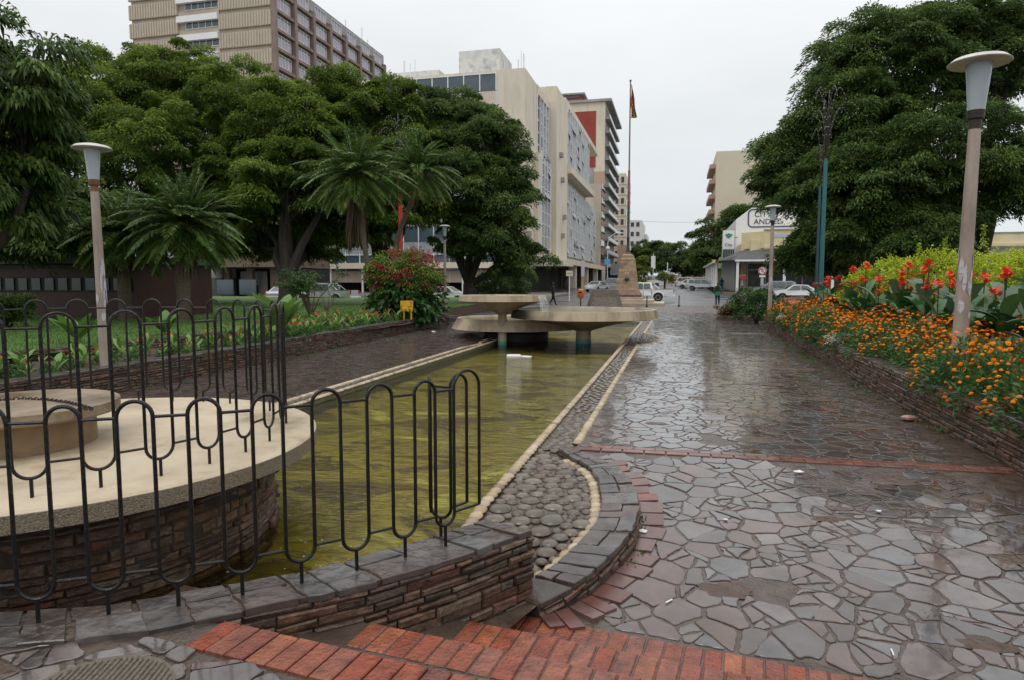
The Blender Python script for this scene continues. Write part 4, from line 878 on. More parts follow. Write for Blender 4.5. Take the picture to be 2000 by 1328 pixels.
# ---------------- palms
def frond_pts(org, az, el, L, sag, n=9):
    pts = []; p = Vector(org); d = Vector((math.cos(az)*math.cos(el), math.sin(az)*math.cos(el), math.sin(el))); s = L/n
    for i in range(n+1): pts.append(p.copy()); p += d*s; d = (d+Vector((0, 0, -sag/n))).normalized()
    return pts
def palm(label, base, path, L, nf, seed, skirt=0, fruit=True, tr=.16, group='date palms on the lawn', dark=0):
    t = empty('date_palm', base, 0, label, 'palm', group); r_ = random.Random(seed); rng = np.random.default_rng(seed); B = Vector(base)
    pts = [Vector(p)-B for p in path]; f_ = []
    for i in range(len(pts)-1):
        for k in range(4):
            a, c = pts[i], pts[i+1]; f_.append(a.lerp(c, k/4))
    f_.append(pts[-1]); b = MB(); b.tube(f_, [tr*(1.25 if i == 0 else 1+.06*(i % 2)) for i in range(len(f_))], 10); b.build('trunk', barkP, t, smooth=True)
    top = f_[-1]; V = []; Rn = []; rb = MB()
    for k in range(nf):
        u = (k+.5)/nf; el = 1.5-2.05*u**1.05+r_.gauss(0, .08); az = k*2.399+r_.gauss(0, .15); l = L*r_.uniform(.82, 1.08)*(.8+.2*math.sin(PI*u)+.05)
        fp_ = frond_pts(top+Vector((math.cos(az), math.sin(az), 0))*.1, az, el, l, 1.15+.3*r_.random(), 10)
        rb.tube(fp_, [.022-.0018*i for i in range(len(fp_))], 4, .6)
        P_ = np.array([tuple(p) for p in fp_]); m = 44
        tt = np.linspace(.10, .99, m)*(len(P_)-1); i0 = np.minimum(tt.astype(int), len(P_)-2); fr_ = (tt-i0)[:, None]
        c = P_[i0]*(1-fr_)+P_[i0+1]*fr_; T = unit(P_[i0+1]-P_[i0]); side = unit(np.cross(T, np.array([0, 0, 1.])+0*T)); upn = np.cross(side, T)
        s_ = np.linspace(.1, 1, m); ll = l*.17*np.sin(np.clip(.25+s_*.80, 0, 1)*PI)**.6+.08; tone = r_.uniform(.15, .55)+(.25 if u > .8 else 0)
        for sg in (-1, 1):
            d = side*sg*1.0+T*.75+upn*.28+rng.normal(0, .07, (m, 3)); d[:, 2] -= .12
            V.append(leaf_quads(c, d, ll*rng.uniform(.85, 1.1, m), np.full(m, .055), rng, .4, .25)); Rn.append(np.clip(tone+rng.normal(0, .08, m), 0, 1))
    quads('fronds', np.concatenate(V), np.concatenate(Rn), leafP, t); rb.build('frond_ribs', leafP, t)
    if skirt:
        V = []; Rn = []
        for k in range(150):
            az = r_.uniform(0, 6.28); R0 = r_.uniform(.1, .38); z0 = r_.uniform(-.1, .2); l = skirt*r_.uniform(.5, 1.05); q = np.array([[top.x+R0*math.cos(az)*.5, top.y+R0*math.sin(az)*.5, top.z-.1+z0]])
            V.append(leaf_quads(q, np.array([[math.cos(az)*R0*.6, math.sin(az)*R0*.6, -1.6]]), np.array([l]), np.array([.12]), rng, .5, 0)); Rn.append([r_.random()])
        quads('dead_skirt', np.concatenate(V), np.concatenate(Rn), deadp, t)
    if fruit:
        b = MB()
        for k in range(4):
            az = r_.uniform(0, 6.28); c = top+Vector((.45*math.cos(az), .45*math.sin(az), .05))
            for j in range(26): b.ball(c+Vector((r_.gauss(0, .10), r_.gauss(0, .10), r_.gauss(-.1, .12))), .03, 5, 3, r_.random())
        tag_f = b.build('fruit_clusters', M('date_fruit', [(.20, .07, .015), (.38, .16, .03)], attr=True), t); tag(tag_f, kind='stuff')
    return t
palm('tall slim palm with a long brown skirt of dead fronds', (-12.25, 25.9, .4), [(-12.25, 25.9, .3), (-12.6, 25.95, 2.3), (-12.95, 26, 4.2), (-13.2, 26.1, 6.1)], 2.6, 84, 1, skirt=3.0, tr=.10)
palm('slim palm leaning right in front of the red pole', (-13.2, 29.0, .4), [(-13.2, 29, .2), (-13.0, 29.1, 2.4), (-12.5, 29.3, 4.4), (-12.0, 29.5, 5.6), (-11.85, 29.6, 6.8)], 2.3, 62, 2, tr=.11)
palm('bushy short palm with orange fruit, the fuller of the left pair', (-16.0, 19.0, .45), [(-16.0, 19, .3), (-15.9, 19, 2), (-15.75, 19, 3.5)], 2.2, 110, 3, skirt=1.7, tr=.22)
palm('bushy short palm behind the left street lamp', (-18.6, 19.2, .45), [(-18.5, 19.2, .3), (-18.5, 19.2, 1.8), (-18.45, 19.2, 3.3)], 2.1, 80, 4, skirt=1.5, tr=.2)
palm('palm at the right edge of the view with only its frond tips showing', (12.2, 17.2, .4), [(12.2, 17.2, .2), (12.15, 17.2, 2.5), (12.1, 17.2, 4.4)], 2.3, 50, 5, tr=.18)
# ---------------- red flowering bush
t = empty('flowering_bush', (-9.9, 23.6, .4), 0, 'big rounded bush with crimson flowers above broad green leaves beside the yellow board', 'bush')
rng = np.random.default_rng(9)
crown('foliage', t, (-9.9, 23.6, .4), [(-9.95, 23.6, 1.95, 1.2, 1.1, .85)], M('lime_leaf', [(.05, .11, .012), (.11, .2, .02), (.22, .3, .03)], attr=True, trans=.25), 51, 150, 75, ln=(.07, .13), wd=.5, csz=(.2, .35), flat=.8)
crown('crimson_flowers', t, (-9.9, 23.6, .4), [(-9.95, 23.6, 2.02, 1.23, 1.13, .86)], redleaf, 52, 120, 26, ln=(.06, .11), wd=.5, csz=(.14, .28), flat=.9, inner=0, shell=.95)
crown('broad_leaves', t, (-9.9, 23.6, .4), [(-9.8, 23.4, .95, 1.15, 1.0, .75)], cannaL, 53, 90, 34, ln=(.14, .26), wd=.75, csz=(.2, .34), flat=.8)
b = MB(); [b.tube([(0, 0, -.1), (.3*math.cos(a), .3*math.sin(a), .8), (.7*math.cos(a), .7*math.sin(a), 1.7)], [.04, .03, .01], 6) for a in (0, 1.3, 2.5, 3.9, 5.1)]; b.build('stems', bark, t)
bush('low grey-green shrub with pale flowers at the end of the left planter', (-8.9+-.7, 25.6, .4), .5, .55, 54, leafG, 30, 90)
bush('spiky low shrub at the foot of the slim palm', (-11.2, 24.2, .4), .5, .8, 55, leafB, 26, 90)
# sparse shrub tree with red blooms and a bare little shrub on the lawn
t = empty('sparse_shrub', (P(607, 600, 25).x, P(607, 600, 25).y, .45), 0, 'sparse low-branching shrub with a few red blooms on the lawn', 'shrub'); r_ = random.Random(6); b = MB(); ends = []
for k in range(12):
    a = r_.uniform(0, 6.28); L_ = r_.uniform(.7, 1.3); m_ = Vector((.3*math.cos(a), .3*math.sin(a), .7)); e_ = Vector((L_*math.cos(a), L_*math.sin(a)*.7, r_.uniform(.95, 1.7))); b.tube([(0, 0, -.05), m_, e_], [.04, .025, .01], 5); ends += [e_, m_.lerp(e_, .6)]
b.build('stems', barkP, t)
crown('foliage', t, (0, 0, 0), [(e_.x, e_.y, e_.z, .25, .25, .15) for e_ in ends], leafG, 61, 150, 22, ln=(.05, .11), wd=.55, csz=(.1, .2))
crown('red_blooms', t, (0, 0, 0), [(ends[3].x, ends[3].y, ends[3].z, .06, .06, .06), (ends[8].x, ends[8].y, ends[8].z, .06, .06, .06)], cannaF, 62, 6, 14, ln=(.04, .07), wd=.8, csz=(.03, .06))
t = empty('bare_shrub', (P(638, 600, 23.5).x, P(638, 600, 23.5).y, .45), 0, 'leafless grey shrub with forked stems on the lawn', 'shrub'); b = MB()
for k in range(16): a = r_.uniform(0, 6.28); s_ = r_.uniform(.2, .5); b.tube([(0, 0, -.05), (.06*math.cos(a), .06*math.sin(a), .35), (s_*math.cos(a), s_*math.sin(a), r_.uniform(.6, 1.0))], [.035, .02, .006], 5)
b.build('stems', M('grey_bark', [(.10, .08, .06), (.2, .17, .13)]), t)
# ---------------- right bed: soil, marigolds, cannas, golden hedge
def mound(name, x0, x1, y0, y1, z, mat_, n=10, kind='structure'):
    b = MB(); r_ = random.Random(int(x0*7+y0)); nx = max(2, int((x1-x0)/.5)); ny = max(2, int((y1-y0)/.5)); Z = [[z+r_.uniform(-.02, .03) for _ in range(ny+1)] for _ in range(nx+1)]
    for i in range(nx):
        for j in range(ny): b.face([(x0+(x1-x0)*u/nx, y0+(y1-y0)*v/ny, Z[u][v]) for u, v in ((i, j), (i+1, j), (i+1, j+1), (i, j+1))])
    return tag(b.build(name, mat_, smooth=True), kind=kind)
mound('bed_soil', 3.4, 16, -1.0, 27.3, .40, soil)
mound('planter_soil', -11.6, -8.95, 3.0, 27.5, .32, soil)
mound('lawn', -75, -11.25, 2.0, 54, .44, grassm)
b = MB(); b.face([(-75, 54, .44), (-11.25, 54, .44), (-11.25, 54.2, 0), (-75, 54.2, 0)]); b.face([(-11.25, 20, .44), (-11.25, 54, .44), (-11.1, 54, -.02), (-11.1, 20, -.02)]); tag(b.build('lawn_edge', soil), kind='structure')
# grass blades on the nearer lawn
rng = np.random.default_rng(4); n_ = 60000; yy = 6+rng.random(n_)**1.3*30; xx = -11.4-rng.random(n_)*(5+yy*.55)
pos = np.stack([xx, yy, np.full(n_, .43)], 1); dd = rng.normal(0, .35, (n_, 3)); dd[:, 2] = 1
go = quads('grass_blades', leaf_quads(pos, dd, rng.uniform(.05, .11, n_), np.full(n_, .016), rng, 1.5, 0), rng.random(n_), M('grass_blade', [(.05, .12, .015), (.10, .20, .028), (.14, .25, .045)], attr=True, trans=.3)); tag(go, 'short green lawn grass under the trees on the left', 'grass', kind='stuff')
def marigold(seed):
    """a marigold bush about .55 m across: ferny foliage and orange flower heads"""
    rng = np.random.default_rng(seed); k = 1500; u = unit(rng.normal(size=(k, 3))); u[:, 2] = abs(u[:, 2])*1.1-.15; rad = rng.random(k)**.35
    lump = 1+.18*np.sin(u[:, 0]*5+seed)*np.cos(u[:, 1]*6+seed)
    pos = u*np.array([.42, .42, .50])*(rad*lump)[:, None]; d = u+rng.normal(0, .5, (k, 3)); d[:, 2] += .25; L = rng.uniform(.05, .10, k)
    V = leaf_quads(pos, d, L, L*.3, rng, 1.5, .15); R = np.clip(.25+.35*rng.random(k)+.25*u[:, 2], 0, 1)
    b = MB(); m = 200; a = unit(rng.normal(size=(m, 3))); a[:, 2] = abs(a[:, 2])*1.2-.05; a = a[(np.sin(a[:, 0]*4+seed*2)+np.cos(a[:, 1]*5-seed)+a[:, 2]*1.6+rng.normal(0, .35, m)) > .7]
    for q in a:
        p = Vector(q*np.array([.44, .44, .53])*rng.uniform(.93, 1.12)); nrm = (Vector((q[0]*.5, q[1]*.5, 1.0))+Vector(rng.normal(0, .3, 3))).normalized(); s = nrm.cross(Vector((0, 1, .3))).normalized(); c_ = nrm.cross(s); r0 = rng.uniform(.017, .028); rr = float(rng.random())
        for ring_, hh_ in ((1.0, 0), (.6, .008)):
            pl = [p+nrm*hh_+(s*math.cos(2*PI*i/8)+c_*math.sin(2*PI*i/8))*r0*ring_*(1.0 if i % 2 else .8) for i in range(8)]; b.face(pl, min(1, rr*(.8 if hh_ else 1)))
    return V, R, b
mar = []
for s_ in range(5):
    V, R, b = marigold(s_+1); t = empty('marigold_bush', (0, 0, 0), 0, None, 'marigold'); quads('foliage', V, R, leafG, t); tag(b.build('flower_heads', marig, t), kind='stuff'); mar.append(t)
r_ = random.Random(12); spots = []
y = 6.2
while y < 26.8:
    for k in range(2 if y < 22 else 3): spots.append((3.62+k*.58+r_.uniform(-.08, .08)+(.0 if y < 10 else .12), y+r_.uniform(-.15, .15), r_.uniform(1.0, 1.5)))
    y += .74
kids_of = {id(t): [c for c in sc.objects if c.parent == t] for t in mar}
for i, (x, y, s_) in enumerate(spots):
    src = mar[i % 5]; o = src if i < 5 else copy_tree(src, None, kids_of[id(src)]) if False else src
    if i >= 5:
        o = src.copy(); sc.collection.objects.link(o)
        for c in kids_of[id(src)]: d = c.copy(); sc.collection.objects.link(d); d.parent = o
    o.location = (x, y, .40); o.rotation_euler.z = r_.uniform(0, 6.28); o.scale = (s_, s_, s_*r_.uniform(.75, 1.12))
    o['label'] = 'ferny marigold bush with small orange flowers in the bed along the right wall'; o['group'] = 'marigold bushes in the right bed'
bush('leafy grey-green plant without flowers at the near end of the marigold bed', (3.80, 5.9, .42), .5, .5, 71, leafG, 40, 110, name='leafy_plant', cat='plant')
def canna(seed, flower=1.0, hgt=1.0, yellowish=False):
    r_ = random.Random(seed); t = empty('canna_plant', (0, 0, 0), 0, None, 'canna'); b = MB(); sb = MB(); pr = []
    for k in range(8):
        az = k*2.4+r_.uniform(-.4, .4); L_ = r_.uniform(.42, .62); W_ = r_.uniform(.15, .22); z0 = .05+.075*k*hgt; el = r_.uniform(.75, 1.2); p = Vector((0, 0, z0)); d = Vector((math.cos(az)*math.cos(el), math.sin(az)*math.cos(el), math.sin(el))); rr = r_.random(); prev = None; n = 8
        for i in range(n+1):
            t_ = i/n; w_ = W_*math.sin(PI*min(.995, t_*.93+.06))**.75; s = d.cross(Vector((0, 0, 1))); s.normalize(); upn = s.cross(d)
            cur = [p-s*w_*.5+upn*w_*.16, p, p+s*w_*.5+upn*w_*.16]
            if prev: b.face([prev[0], prev[1], cur[1], cur[0]], rr); b.face([prev[1], prev[2], cur[2], cur[1]], min(1, rr+.06))
            prev = cur; p = p+d*L_/n; d = (d+Vector((0, 0, -.16))).normalized()
    b.build('leaves', M('yellow_leaf', [(.2, .22, .05), (.3, .3, .1)], attr=True) if yellowish else cannaL, t, smooth=True)
    tot = (.78+.25*r_.random())*hgt
    if flower:
        sb.tube([(0, 0, 0), (.02, .01, tot*.5), (.03, .0, tot)], [.014, .011, .007], 6); sb.build('stem', leafG, t)
        fb = MB(); fb2 = 0
        for k in range(18):
            az = r_.uniform(0, 6.28); el = r_.uniform(-.2, 1.2); q = Vector((.03+r_.gauss(0, .022), r_.gauss(0, .022), tot+r_.uniform(-.05, .05))); d = Vector((math.cos(az)*math.cos(el), math.sin(az)*math.cos(el), math.sin(el))); s = d.cross(Vector((0, 0, 1)))
            if s.length < .1: s = Vector((1, 0, 0))
            s.normalize(); L_ = r_.uniform(.055, .09); u_ = s.cross(d); rr = r_.random()
            fb.face([q, q+d*L_*.5+s*L_*.42+u_*.012, q+d*L_*.95+s*L_*.2, q+d*L_], rr); fb.face([q, q+d*L_, q+d*L_*.95-s*L_*.2, q+d*L_*.5-s*L_*.42+u_*.012], rr)
        fb.build('flower_head', cannaF, t)
    return t
can = [canna(1), canna(2, 1, 1.15), canna(3, 1, .9), canna(4, 0, .85), canna(5, 1, 1.25)]
kk = {id(t): [c for c in sc.objects if c.parent == t] for t in can}; used = set(); sp = []
y = 8.0
while y < 26.5:
    for k in range(3):
        x = 4.85+k*.42+(0.2 if y < 12 else 0)+r_.uniform(-.2, .2)
        sp.append((x, y+r_.uniform(-.2, .2), 0))
    y += .55 if y < 14 else .62
for i, (x, y, _) in enumerate(sp):
    src = can[r_.choice([0, 1, 2, 4] if (13.5 < y < 24 and r_.random() < .8) else [0, 3, 1, 3, 2, 4] if y < 13.5 else [0, 1, 2, 3, 3])]
    if id(src) not in used: used.add(id(src)); o = src
    else:
        o = src.copy(); sc.collection.objects.link(o)
        for c in kk[id(src)]: d = c.copy(); sc.collection.objects.link(d); d.parent = o
    s_ = r_.uniform(1.1, 1.42); o.location = (x, y, .40); o.rotation_euler.z = r_.uniform(0, 6.28); o.scale = (s_, s_, s_)
    fl_ = src is not can[3]
    o['label'] = 'broad-leaved canna with a bright red flower head between marigolds and golden hedge' if fl_ else 'broad-leaved canna without flowers behind the marigolds'
    o['group'] = 'flowering cannas in the right bed' if fl_ else 'leafy cannas in the right bed'
for t in can:
    if id(t) not in used:
        for c in kk[id(t)]: bpy.data.objects.remove(c)
        bpy.data.objects.remove(t)
# golden hedge: shrubs side by side
hl = [((6.1, 21.6, 1.2, 2.0), 'golden-leaved hedge shrub at the far left end of the hedge'), ((6.7, 19.7, 1.25, 2.1), 'golden-leaved hedge shrub with one tall upright shoot, second from the far end'), ((7.2, 17.8, 1.25, 1.95), 'golden-leaved hedge shrub in the middle, behind the red cannas'), ((7.6, 15.8, 1.3, 2.05), 'golden-leaved hedge shrub just left of the near lamp post'), ((7.9, 13.8, 1.3, 2.0), 'golden-leaved hedge shrub just right of the near lamp post'), ((8.1, 11.8, 1.3, 2.1), 'golden-leaved hedge shrub cut by the right edge of the view'), ((9.0, 21.3, 1.4, 2.2), 'golden-leaved shrub standing behind the rest of the hedge')]
for i, ((x, y, r0, h), lb) in enumerate(hl):
    t = empty('golden_shrub', (x, y, .4), 0, lb, 'hedge shrub', 'golden hedge behind the cannas'); rg = np.random.default_rng(80+i)
    V, R = [], []
    ns = 330
    for k in range(ns):                    # feathery upright sprays
        u = unit(rg.normal(size=3)); u[2] = abs(u[2])*1.0-.1; c = u*np.array([r0, r0, h*.62])+np.array([0, 0, h*.42]); out = u*np.array([.8, .8, .5])+np.array([0, 0, .55])+rg.normal(0, .3, 3); out = out/np.linalg.norm(out)
        L_ = rg.uniform(.25, .5); m = 44; s_ = rg.random(m)*L_; base = c*.93+out*s_[:, None]*.8; d = out*.5+unit(rg.normal(size=(m, 3)))*.9; l_ = rg.uniform(.035, .075, m)
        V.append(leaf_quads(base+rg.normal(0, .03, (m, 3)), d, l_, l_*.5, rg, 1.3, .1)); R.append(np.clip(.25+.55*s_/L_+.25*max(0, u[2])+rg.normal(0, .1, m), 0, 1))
    if i == 1:
        for q_ in ((0., -.3, 2.3), (.9, -.2, 2.6), (-.6, -.3, 2.15)):
            m = 160; s_ = rg.random(m)*.75; base = np.array([q_[0], q_[1], q_[2]-.55])+np.stack([rg.normal(0, .07, m)*(1-s_), rg.normal(0, .07, m)*(1-s_), s_], 1); d = unit(rg.normal(size=(m, 3)))+np.array([0, 0, .4]); l_ = rg.uniform(.04, .08, m); V.append(leaf_quads(base, d, l_, l_*.5, rg, 1.3, .1)); R.append(np.clip(.3+.5*rg.random(m), 0, 1))
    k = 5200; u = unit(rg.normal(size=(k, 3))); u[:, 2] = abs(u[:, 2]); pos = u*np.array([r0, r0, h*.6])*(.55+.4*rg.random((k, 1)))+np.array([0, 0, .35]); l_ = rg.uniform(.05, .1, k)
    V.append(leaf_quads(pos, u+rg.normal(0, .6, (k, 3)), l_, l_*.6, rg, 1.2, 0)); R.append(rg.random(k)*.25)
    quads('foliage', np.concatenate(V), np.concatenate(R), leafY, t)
    b = MB(); [b.tube([(0, 0, -.1), (.25*math.cos(a), .25*math.sin(a), .5), (.6*math.cos(a), .6*math.sin(a), 1.0)], [.03, .02, .008], 5) for a in (0, 1.3, 2.5, 3.9, 5.1)]; b.build('stems', bark, t)
# left planter: seedlings
def seedling(seed, col):
    r_ = random.Random(seed); t = empty('bed_plant', (0, 0, 0), 0, None, 'bed plant'); b = MB()
    for k in range(7):
        az = k*2.4; L_ = r_.uniform(.14, .28); W_ = L_*r_.uniform(.25, .45); p = Vector((0, 0, .02+.03*k)); d = Vector((math.cos(az)*.5, math.sin(az)*.5, 1)).normalized(); prev = None; rr = r_.uniform(.3, 1)
        for i in range(5):
            w_ = W_*math.sin(PI*min(.99, i/4*.9+.08)); s = d.cross(Vector((0, 0, 1))).normalized(); cur = [p-s*w_*.5, p+s*w_*.5]
            if prev: b.face([prev[0], prev[1], cur[1], cur[0]], rr)
            prev = cur; p = p+d*L_/4; d = (d+Vector((math.cos(az)*.2, math.sin(az)*.2, -.12))).normalized()
    b.build('leaves', M('seedling_leaf', [(.05, .12, .02), (.12, .24, .04), (.17, .30, .07)], attr=True, trans=.25), t, smooth=True)
    rng = np.random.default_rng(seed); k = 260; u = unit(rng.normal(size=(k, 3))); u[:, 2] = abs(u[:, 2]); pos = u*np.array([.17, .17, .16])*rng.random((k, 1))**.4+np.array([.1, .08, 0]); l_ = rng.uniform(.03, .06, k)
    quads('undergrowth', leaf_quads(pos, u+rng.normal(0, .4, (k, 3)), l_, l_*.5, rng, 1.2, 0), rng.random(k), leafG, t)
    if col:
        fb = MB()
        for k in range(10):
            q = Vector((r_.gauss(.02, .03), r_.gauss(0, .03), .26+r_.uniform(0, .10))); d = Vector((r_.gauss(0, 1), r_.gauss(0, 1), r_.uniform(0, 1))).normalized(); s = d.cross(Vector((0, 0, 1))).normalized(); fb.face([q, q+d*.03+s*.015, q+d*.055, q+d*.03-s*.015], r_.random())
        fb.build('red_flower', cannaF, t)
    return t
sd = [seedling(1, 1), seedling(2, 0), seedling(3, 1), seedling(4, 0)]; kk = {id(t): [c for c in sc.objects if c.parent == t] for t in sd}
n_ = 0; y = 6.6
while y < 25.5:
    for k in range(3 if y < 14 else 4):
        if n_ < 4: o = sd[n_]; src = o
        else:
            src = sd[r_.randrange(4)]; o = src.copy(); sc.collection.objects.link(o)
            for c in kk[id(src)]: d = c.copy(); sc.collection.objects.link(d); d.parent = o
        xx_ = -9.25-k*.5+r_.uniform(-.15, .15)-(.3 if y > 18 else 0); s_ = r_.uniform(.7, 1.2)*(1.15 if y > 14 else 1); o.location = (xx_, y+r_.uniform(-.2, .2), .33); o.scale = (s_,)*3; o.rotation_euler.z = r_.uniform(0, 6)
        fl_ = src in (sd[0], sd[2]); o['label'] = 'young plant with a small red flower in the left planter' if fl_ else 'young green plant without flowers in the left planter'; o['group'] = 'red-flowered seedlings in the left planter' if fl_ else 'green seedlings in the left planter'; n_ += 1
    y += .52
# large-leaved plants on the lawn
def bigleaf(label, base, hgt, n, seed, wd=.14):
    t = empty('broadleaf_plant', base, 0, label, 'plant'); r_ = random.Random(seed); b = MB()
    for k in range(n):
        az = k*2.4+r_.gauss(0, .3); L_ = hgt*r_.uniform(.7, 1.1); p = Vector((0, 0, 0)); el = r_.uniform(1.0, 1.4); d = Vector((math.cos(az)*math.cos(el), math.sin(az)*math.cos(el), math.sin(el))); prev = None; rr = r_.random(); nn = 9
        for i in range(nn+1):
            w_ = wd*2*(.06 if i < 2 else math.sin(PI*min(.99, (i-1.5)/(nn-1.5)*.92+.06))**.7); s = d.cross(Vector((0, 0, 1))).normalized(); cur = [p-s*w_*.5, p, p+s*w_*.5]
            if prev: b.face([prev[0], prev[1], cur[1], cur[0]], rr); b.face([prev[1], prev[2], cur[2], cur[1]], rr)
            prev = cur; p = p+d*L_/nn; d = (d+Vector((math.cos(az)*.06, math.sin(az)*.06, -.05))).normalized()
    b.build('leaves', MATS['seedling_leaf'], t, smooth=True); return t
q = P(152, 672, 14.5); bigleaf('pale green broad-leaved plant on the lawn left of the near planter lamp', (q.x, q.y, .45), .8, 9, 1)
q = P(322, 650, 16.5); bigleaf('pale green broad-leaved plant on the lawn behind the ring railing', (q.x, q.y, .45), .75, 8, 2)
q = P(545, 640, 16.5); bigleaf('tall broad-leaved plant at the right end of the ring railing', (q.x, q.y, .45), 1.25, 12, 3, .2)
# weeds at the wall foot
for nm, x0, x1, y0, y1, n_, lb in (('weeds', 2.95, 3.12, 8.2, 22, 260, 'small weeds growing along the foot of the bed wall'), ('weeds', -8.68, -8.5, 9, 24, 200, 'small weeds growing along the foot of the planter wall'), ('weeds', -.27, -.2, 4.2, 5.3, 20, 'dry weeds caught at the foot of the curved wall')):
    rng = np.random.default_rng(int(y0*10)); V = []; R = []
    for k in range(n_//5):
        c = np.array([rng.uniform(x0, x1), rng.uniform(y0, y1), 0]); c[2] = zpath(c[0], c[1]) if x0 > -5 else 0; m = 26; d = rng.normal(0, .8, (m, 3)); d[:, 2] = abs(d[:, 2])*.8+.1; l_ = rng.uniform(.02, .05, m); V.append(leaf_quads(c+rng.normal(0, .04, (m, 3))*np.array([1, 1, 0]), d, l_, l_*.4, rng, 1, 0)); R.append(rng.random(m))
    tag(quads(nm, np.concatenate(V), np.concatenate(R), leafG), lb, 'weeds', kind='stuff')
# white alyssum clumps among the marigolds
for x, y, s_ , lb in ((3.42, 15.2, .22, 'little clump of white flowers at the wall edge in mid bed'), (3.45, 22.5, .3, 'little clump of white flowers near the far end of the bed')):
    bush(lb, (x, y, .44), s_, s_, int(y), M('white_petal', [(.5, .5, .45), (.7, .7, .66)], attr=True), 18, 60, name='white_flowers', cat='flowers', ln=(.02, .04), wd=.8, csz=(.06, .1))
bush('low rust-brown shrub mound in the small bed beyond the marigolds', (2.9, 33.2, .05), .9, .62, 91, M('rust_leaf', [(.06, .05, .015), (.14, .08, .02), (.1, .1, .02)], attr=True), 60, 90)
LB = [(1.9, 32.3), (4.5, 32.3)]
wall('small_bed_wall', 'low brown stone wall around the small bed beyond the marigolds', LB, [(x, y+.3) for x, y in LB], -.05, .16, 73, side=1)
# ------------------------------------------------------------------ buildings
bcream = M('office_cream', [(.50, .44, .34), (.66, .59, .48), (.60, .53, .43)], rough=.75, scale=.5, detail=9, stretch=(1, 1, .22))
btower = M('tower_concrete', [(.34, .28, .215), (.46, .385, .30)], rough=.8, scale=.3, detail=8)
bribs = M('tower_ribbed', [(.36, .305, .235), (.46, .39, .31)], rough=.8, scale=.4, detail=8)
brib2 = M('tower_rib', [(.42, .355, .28), (.52, .445, .355)], rough=.8, scale=.6)
bbrown = M('brown_frame', [(.17, .125, .10), (.26, .20, .165)], rough=.8, scale=.4)
glassd = M('dark_glass', [(.02, .03, .04), (.05, .07, .085)], rough=.08, scale=.6, spec=.8)
glassb = M('blue_glass', [(.035, .055, .075), (.07, .10, .125)], rough=.1, scale=.5, spec=.8)
glassl = M('lilac_glass', [(.22, .19, .25), (.40, .35, .43)], rough=.12, scale=.7, spec=.8)
glassw2 = M('pale_panel_glass', [(.12, .14, .155), (.34, .37, .39), (.22, .245, .26), (.44, .46, .47)], rough=.3, scale=1.0, detail=3)
spand = M('pink_spandrel', [(.52, .42, .34), (.6, .5, .42)], rough=.5, scale=1)
redp = M('brick_red_panel', [(.24, .035, .025), (.31, .05, .035)], rough=.75, scale=.5)
greyc = M('grey_concrete', [(.22, .22, .21), (.36, .36, .35)], rough=.8, scale=.4, detail=8)
roofw = M('roof_plant_white', [(.28, .29, .28), (.62, .62, .6), (.5, .5, .49)], rough=.8, scale=.5, detail=9)
darkv = M('dark_undercroft', [(.012, .011, .01), (.03, .027, .025)], rough=.7, scale=1)
alum = M('aluminium', [(.62, .63, .63), (.74, .75, .75)], rough=.4, scale=2, metal=.2)
metalr = M('grey_sheet_roof', [(.05, .05, .053), (.085, .085, .09)], rough=.7, scale=1, stretch=(6, .3, 1))
yelw = M('pale_yellow_render', [(.55, .47, .26), (.68, .60, .38)], rough=.7, scale=.6)
def bldg(name, loc, label, cat='building', group=None): return empty(name, loc, 0, label, cat, group)
def bx(t, name, x0, x1, y0, y1, z0, z1, mat_, ch=0):
    b = MB(); b.box(((x0+x1)/2, (y0+y1)/2, (z0+z1)/2), (abs(x1-x0), abs(y1-y0), abs(z1-z0)), 0, 0, ch=ch); return b.build(name, mat_, t)
# ---- concrete tower (corner seen at px 545), 3.4 m floors
TXc, TYc = RX(545)*111, 111.0; X0 = RX(277)*TYc
t = bldg('office_tower', (TXc, TYc, 0), 'tall grey-brown concrete tower with ribbed end wall above the trees'); W_ = X0-TXc; Hh = 58.
bx(t, 'wall', W_+.3, -.3, .3, 48-.3, 0, Hh-.5, btower); 
bx(t, 'roof_parapet', -1.2, .1, 0, 48, Hh-2.2, Hh, greyc)
bx(t, 'roof', W_, -1.2, 0, 48, Hh-.6, Hh-.2, greyc)
# front: two ribbed panels per floor, recessed strip of windows between
fx = [0, RX(446)*TYc-TXc, RX(369)*TYc-TXc, W_]
b = MB(); rb = MB(); wb = []
k = 0
for fl in range(7, 18):
    z0 = fl*3.42-3.1; 
    for a, c in ((fx[1]+.02, fx[0]-.02), (fx[3]+.02, fx[2]-.02)):
        b.box(((a+c)/2, .1, z0+1.4), (c-a, .3, 2.72)); x = a+.15
        while x < c-.1: rb.box((x, -.10, z0+1.4), (.28, .12, 2.55)); x += .58
    bx(t, 'window_shade', fx[2], fx[1], -.55, .2, z0+1.9, z0+3.0, white)
    f_ = bx(t, 'window', fx[2]+1.6, fx[1]-.1, .1, .34, z0+.75, z0+1.85, glassd)
    fb = MB(); 
    for q in range(6): fb.box((fx[2]+1.6+(fx[1]-fx[2]-1.7)*q/5, .06, z0+1.3), (.07, .08, 1.1))
    fb.box(((fx[2]+fx[1])/2+.75, .05, z0+.74), (fx[1]-fx[2]-1.7, .12, .07)); fb.build('window_frame', alum, f_)
    bx(t, 'spandrel', fx[2]+.02, fx[1]-.02, .12, .35, z0-.35, z0+.7, btower)
tag(b.build('ribbed_panels', bribs, t), kind='stuff'); tag(rb.build('panel_ribs', brib2, t), kind='stuff')
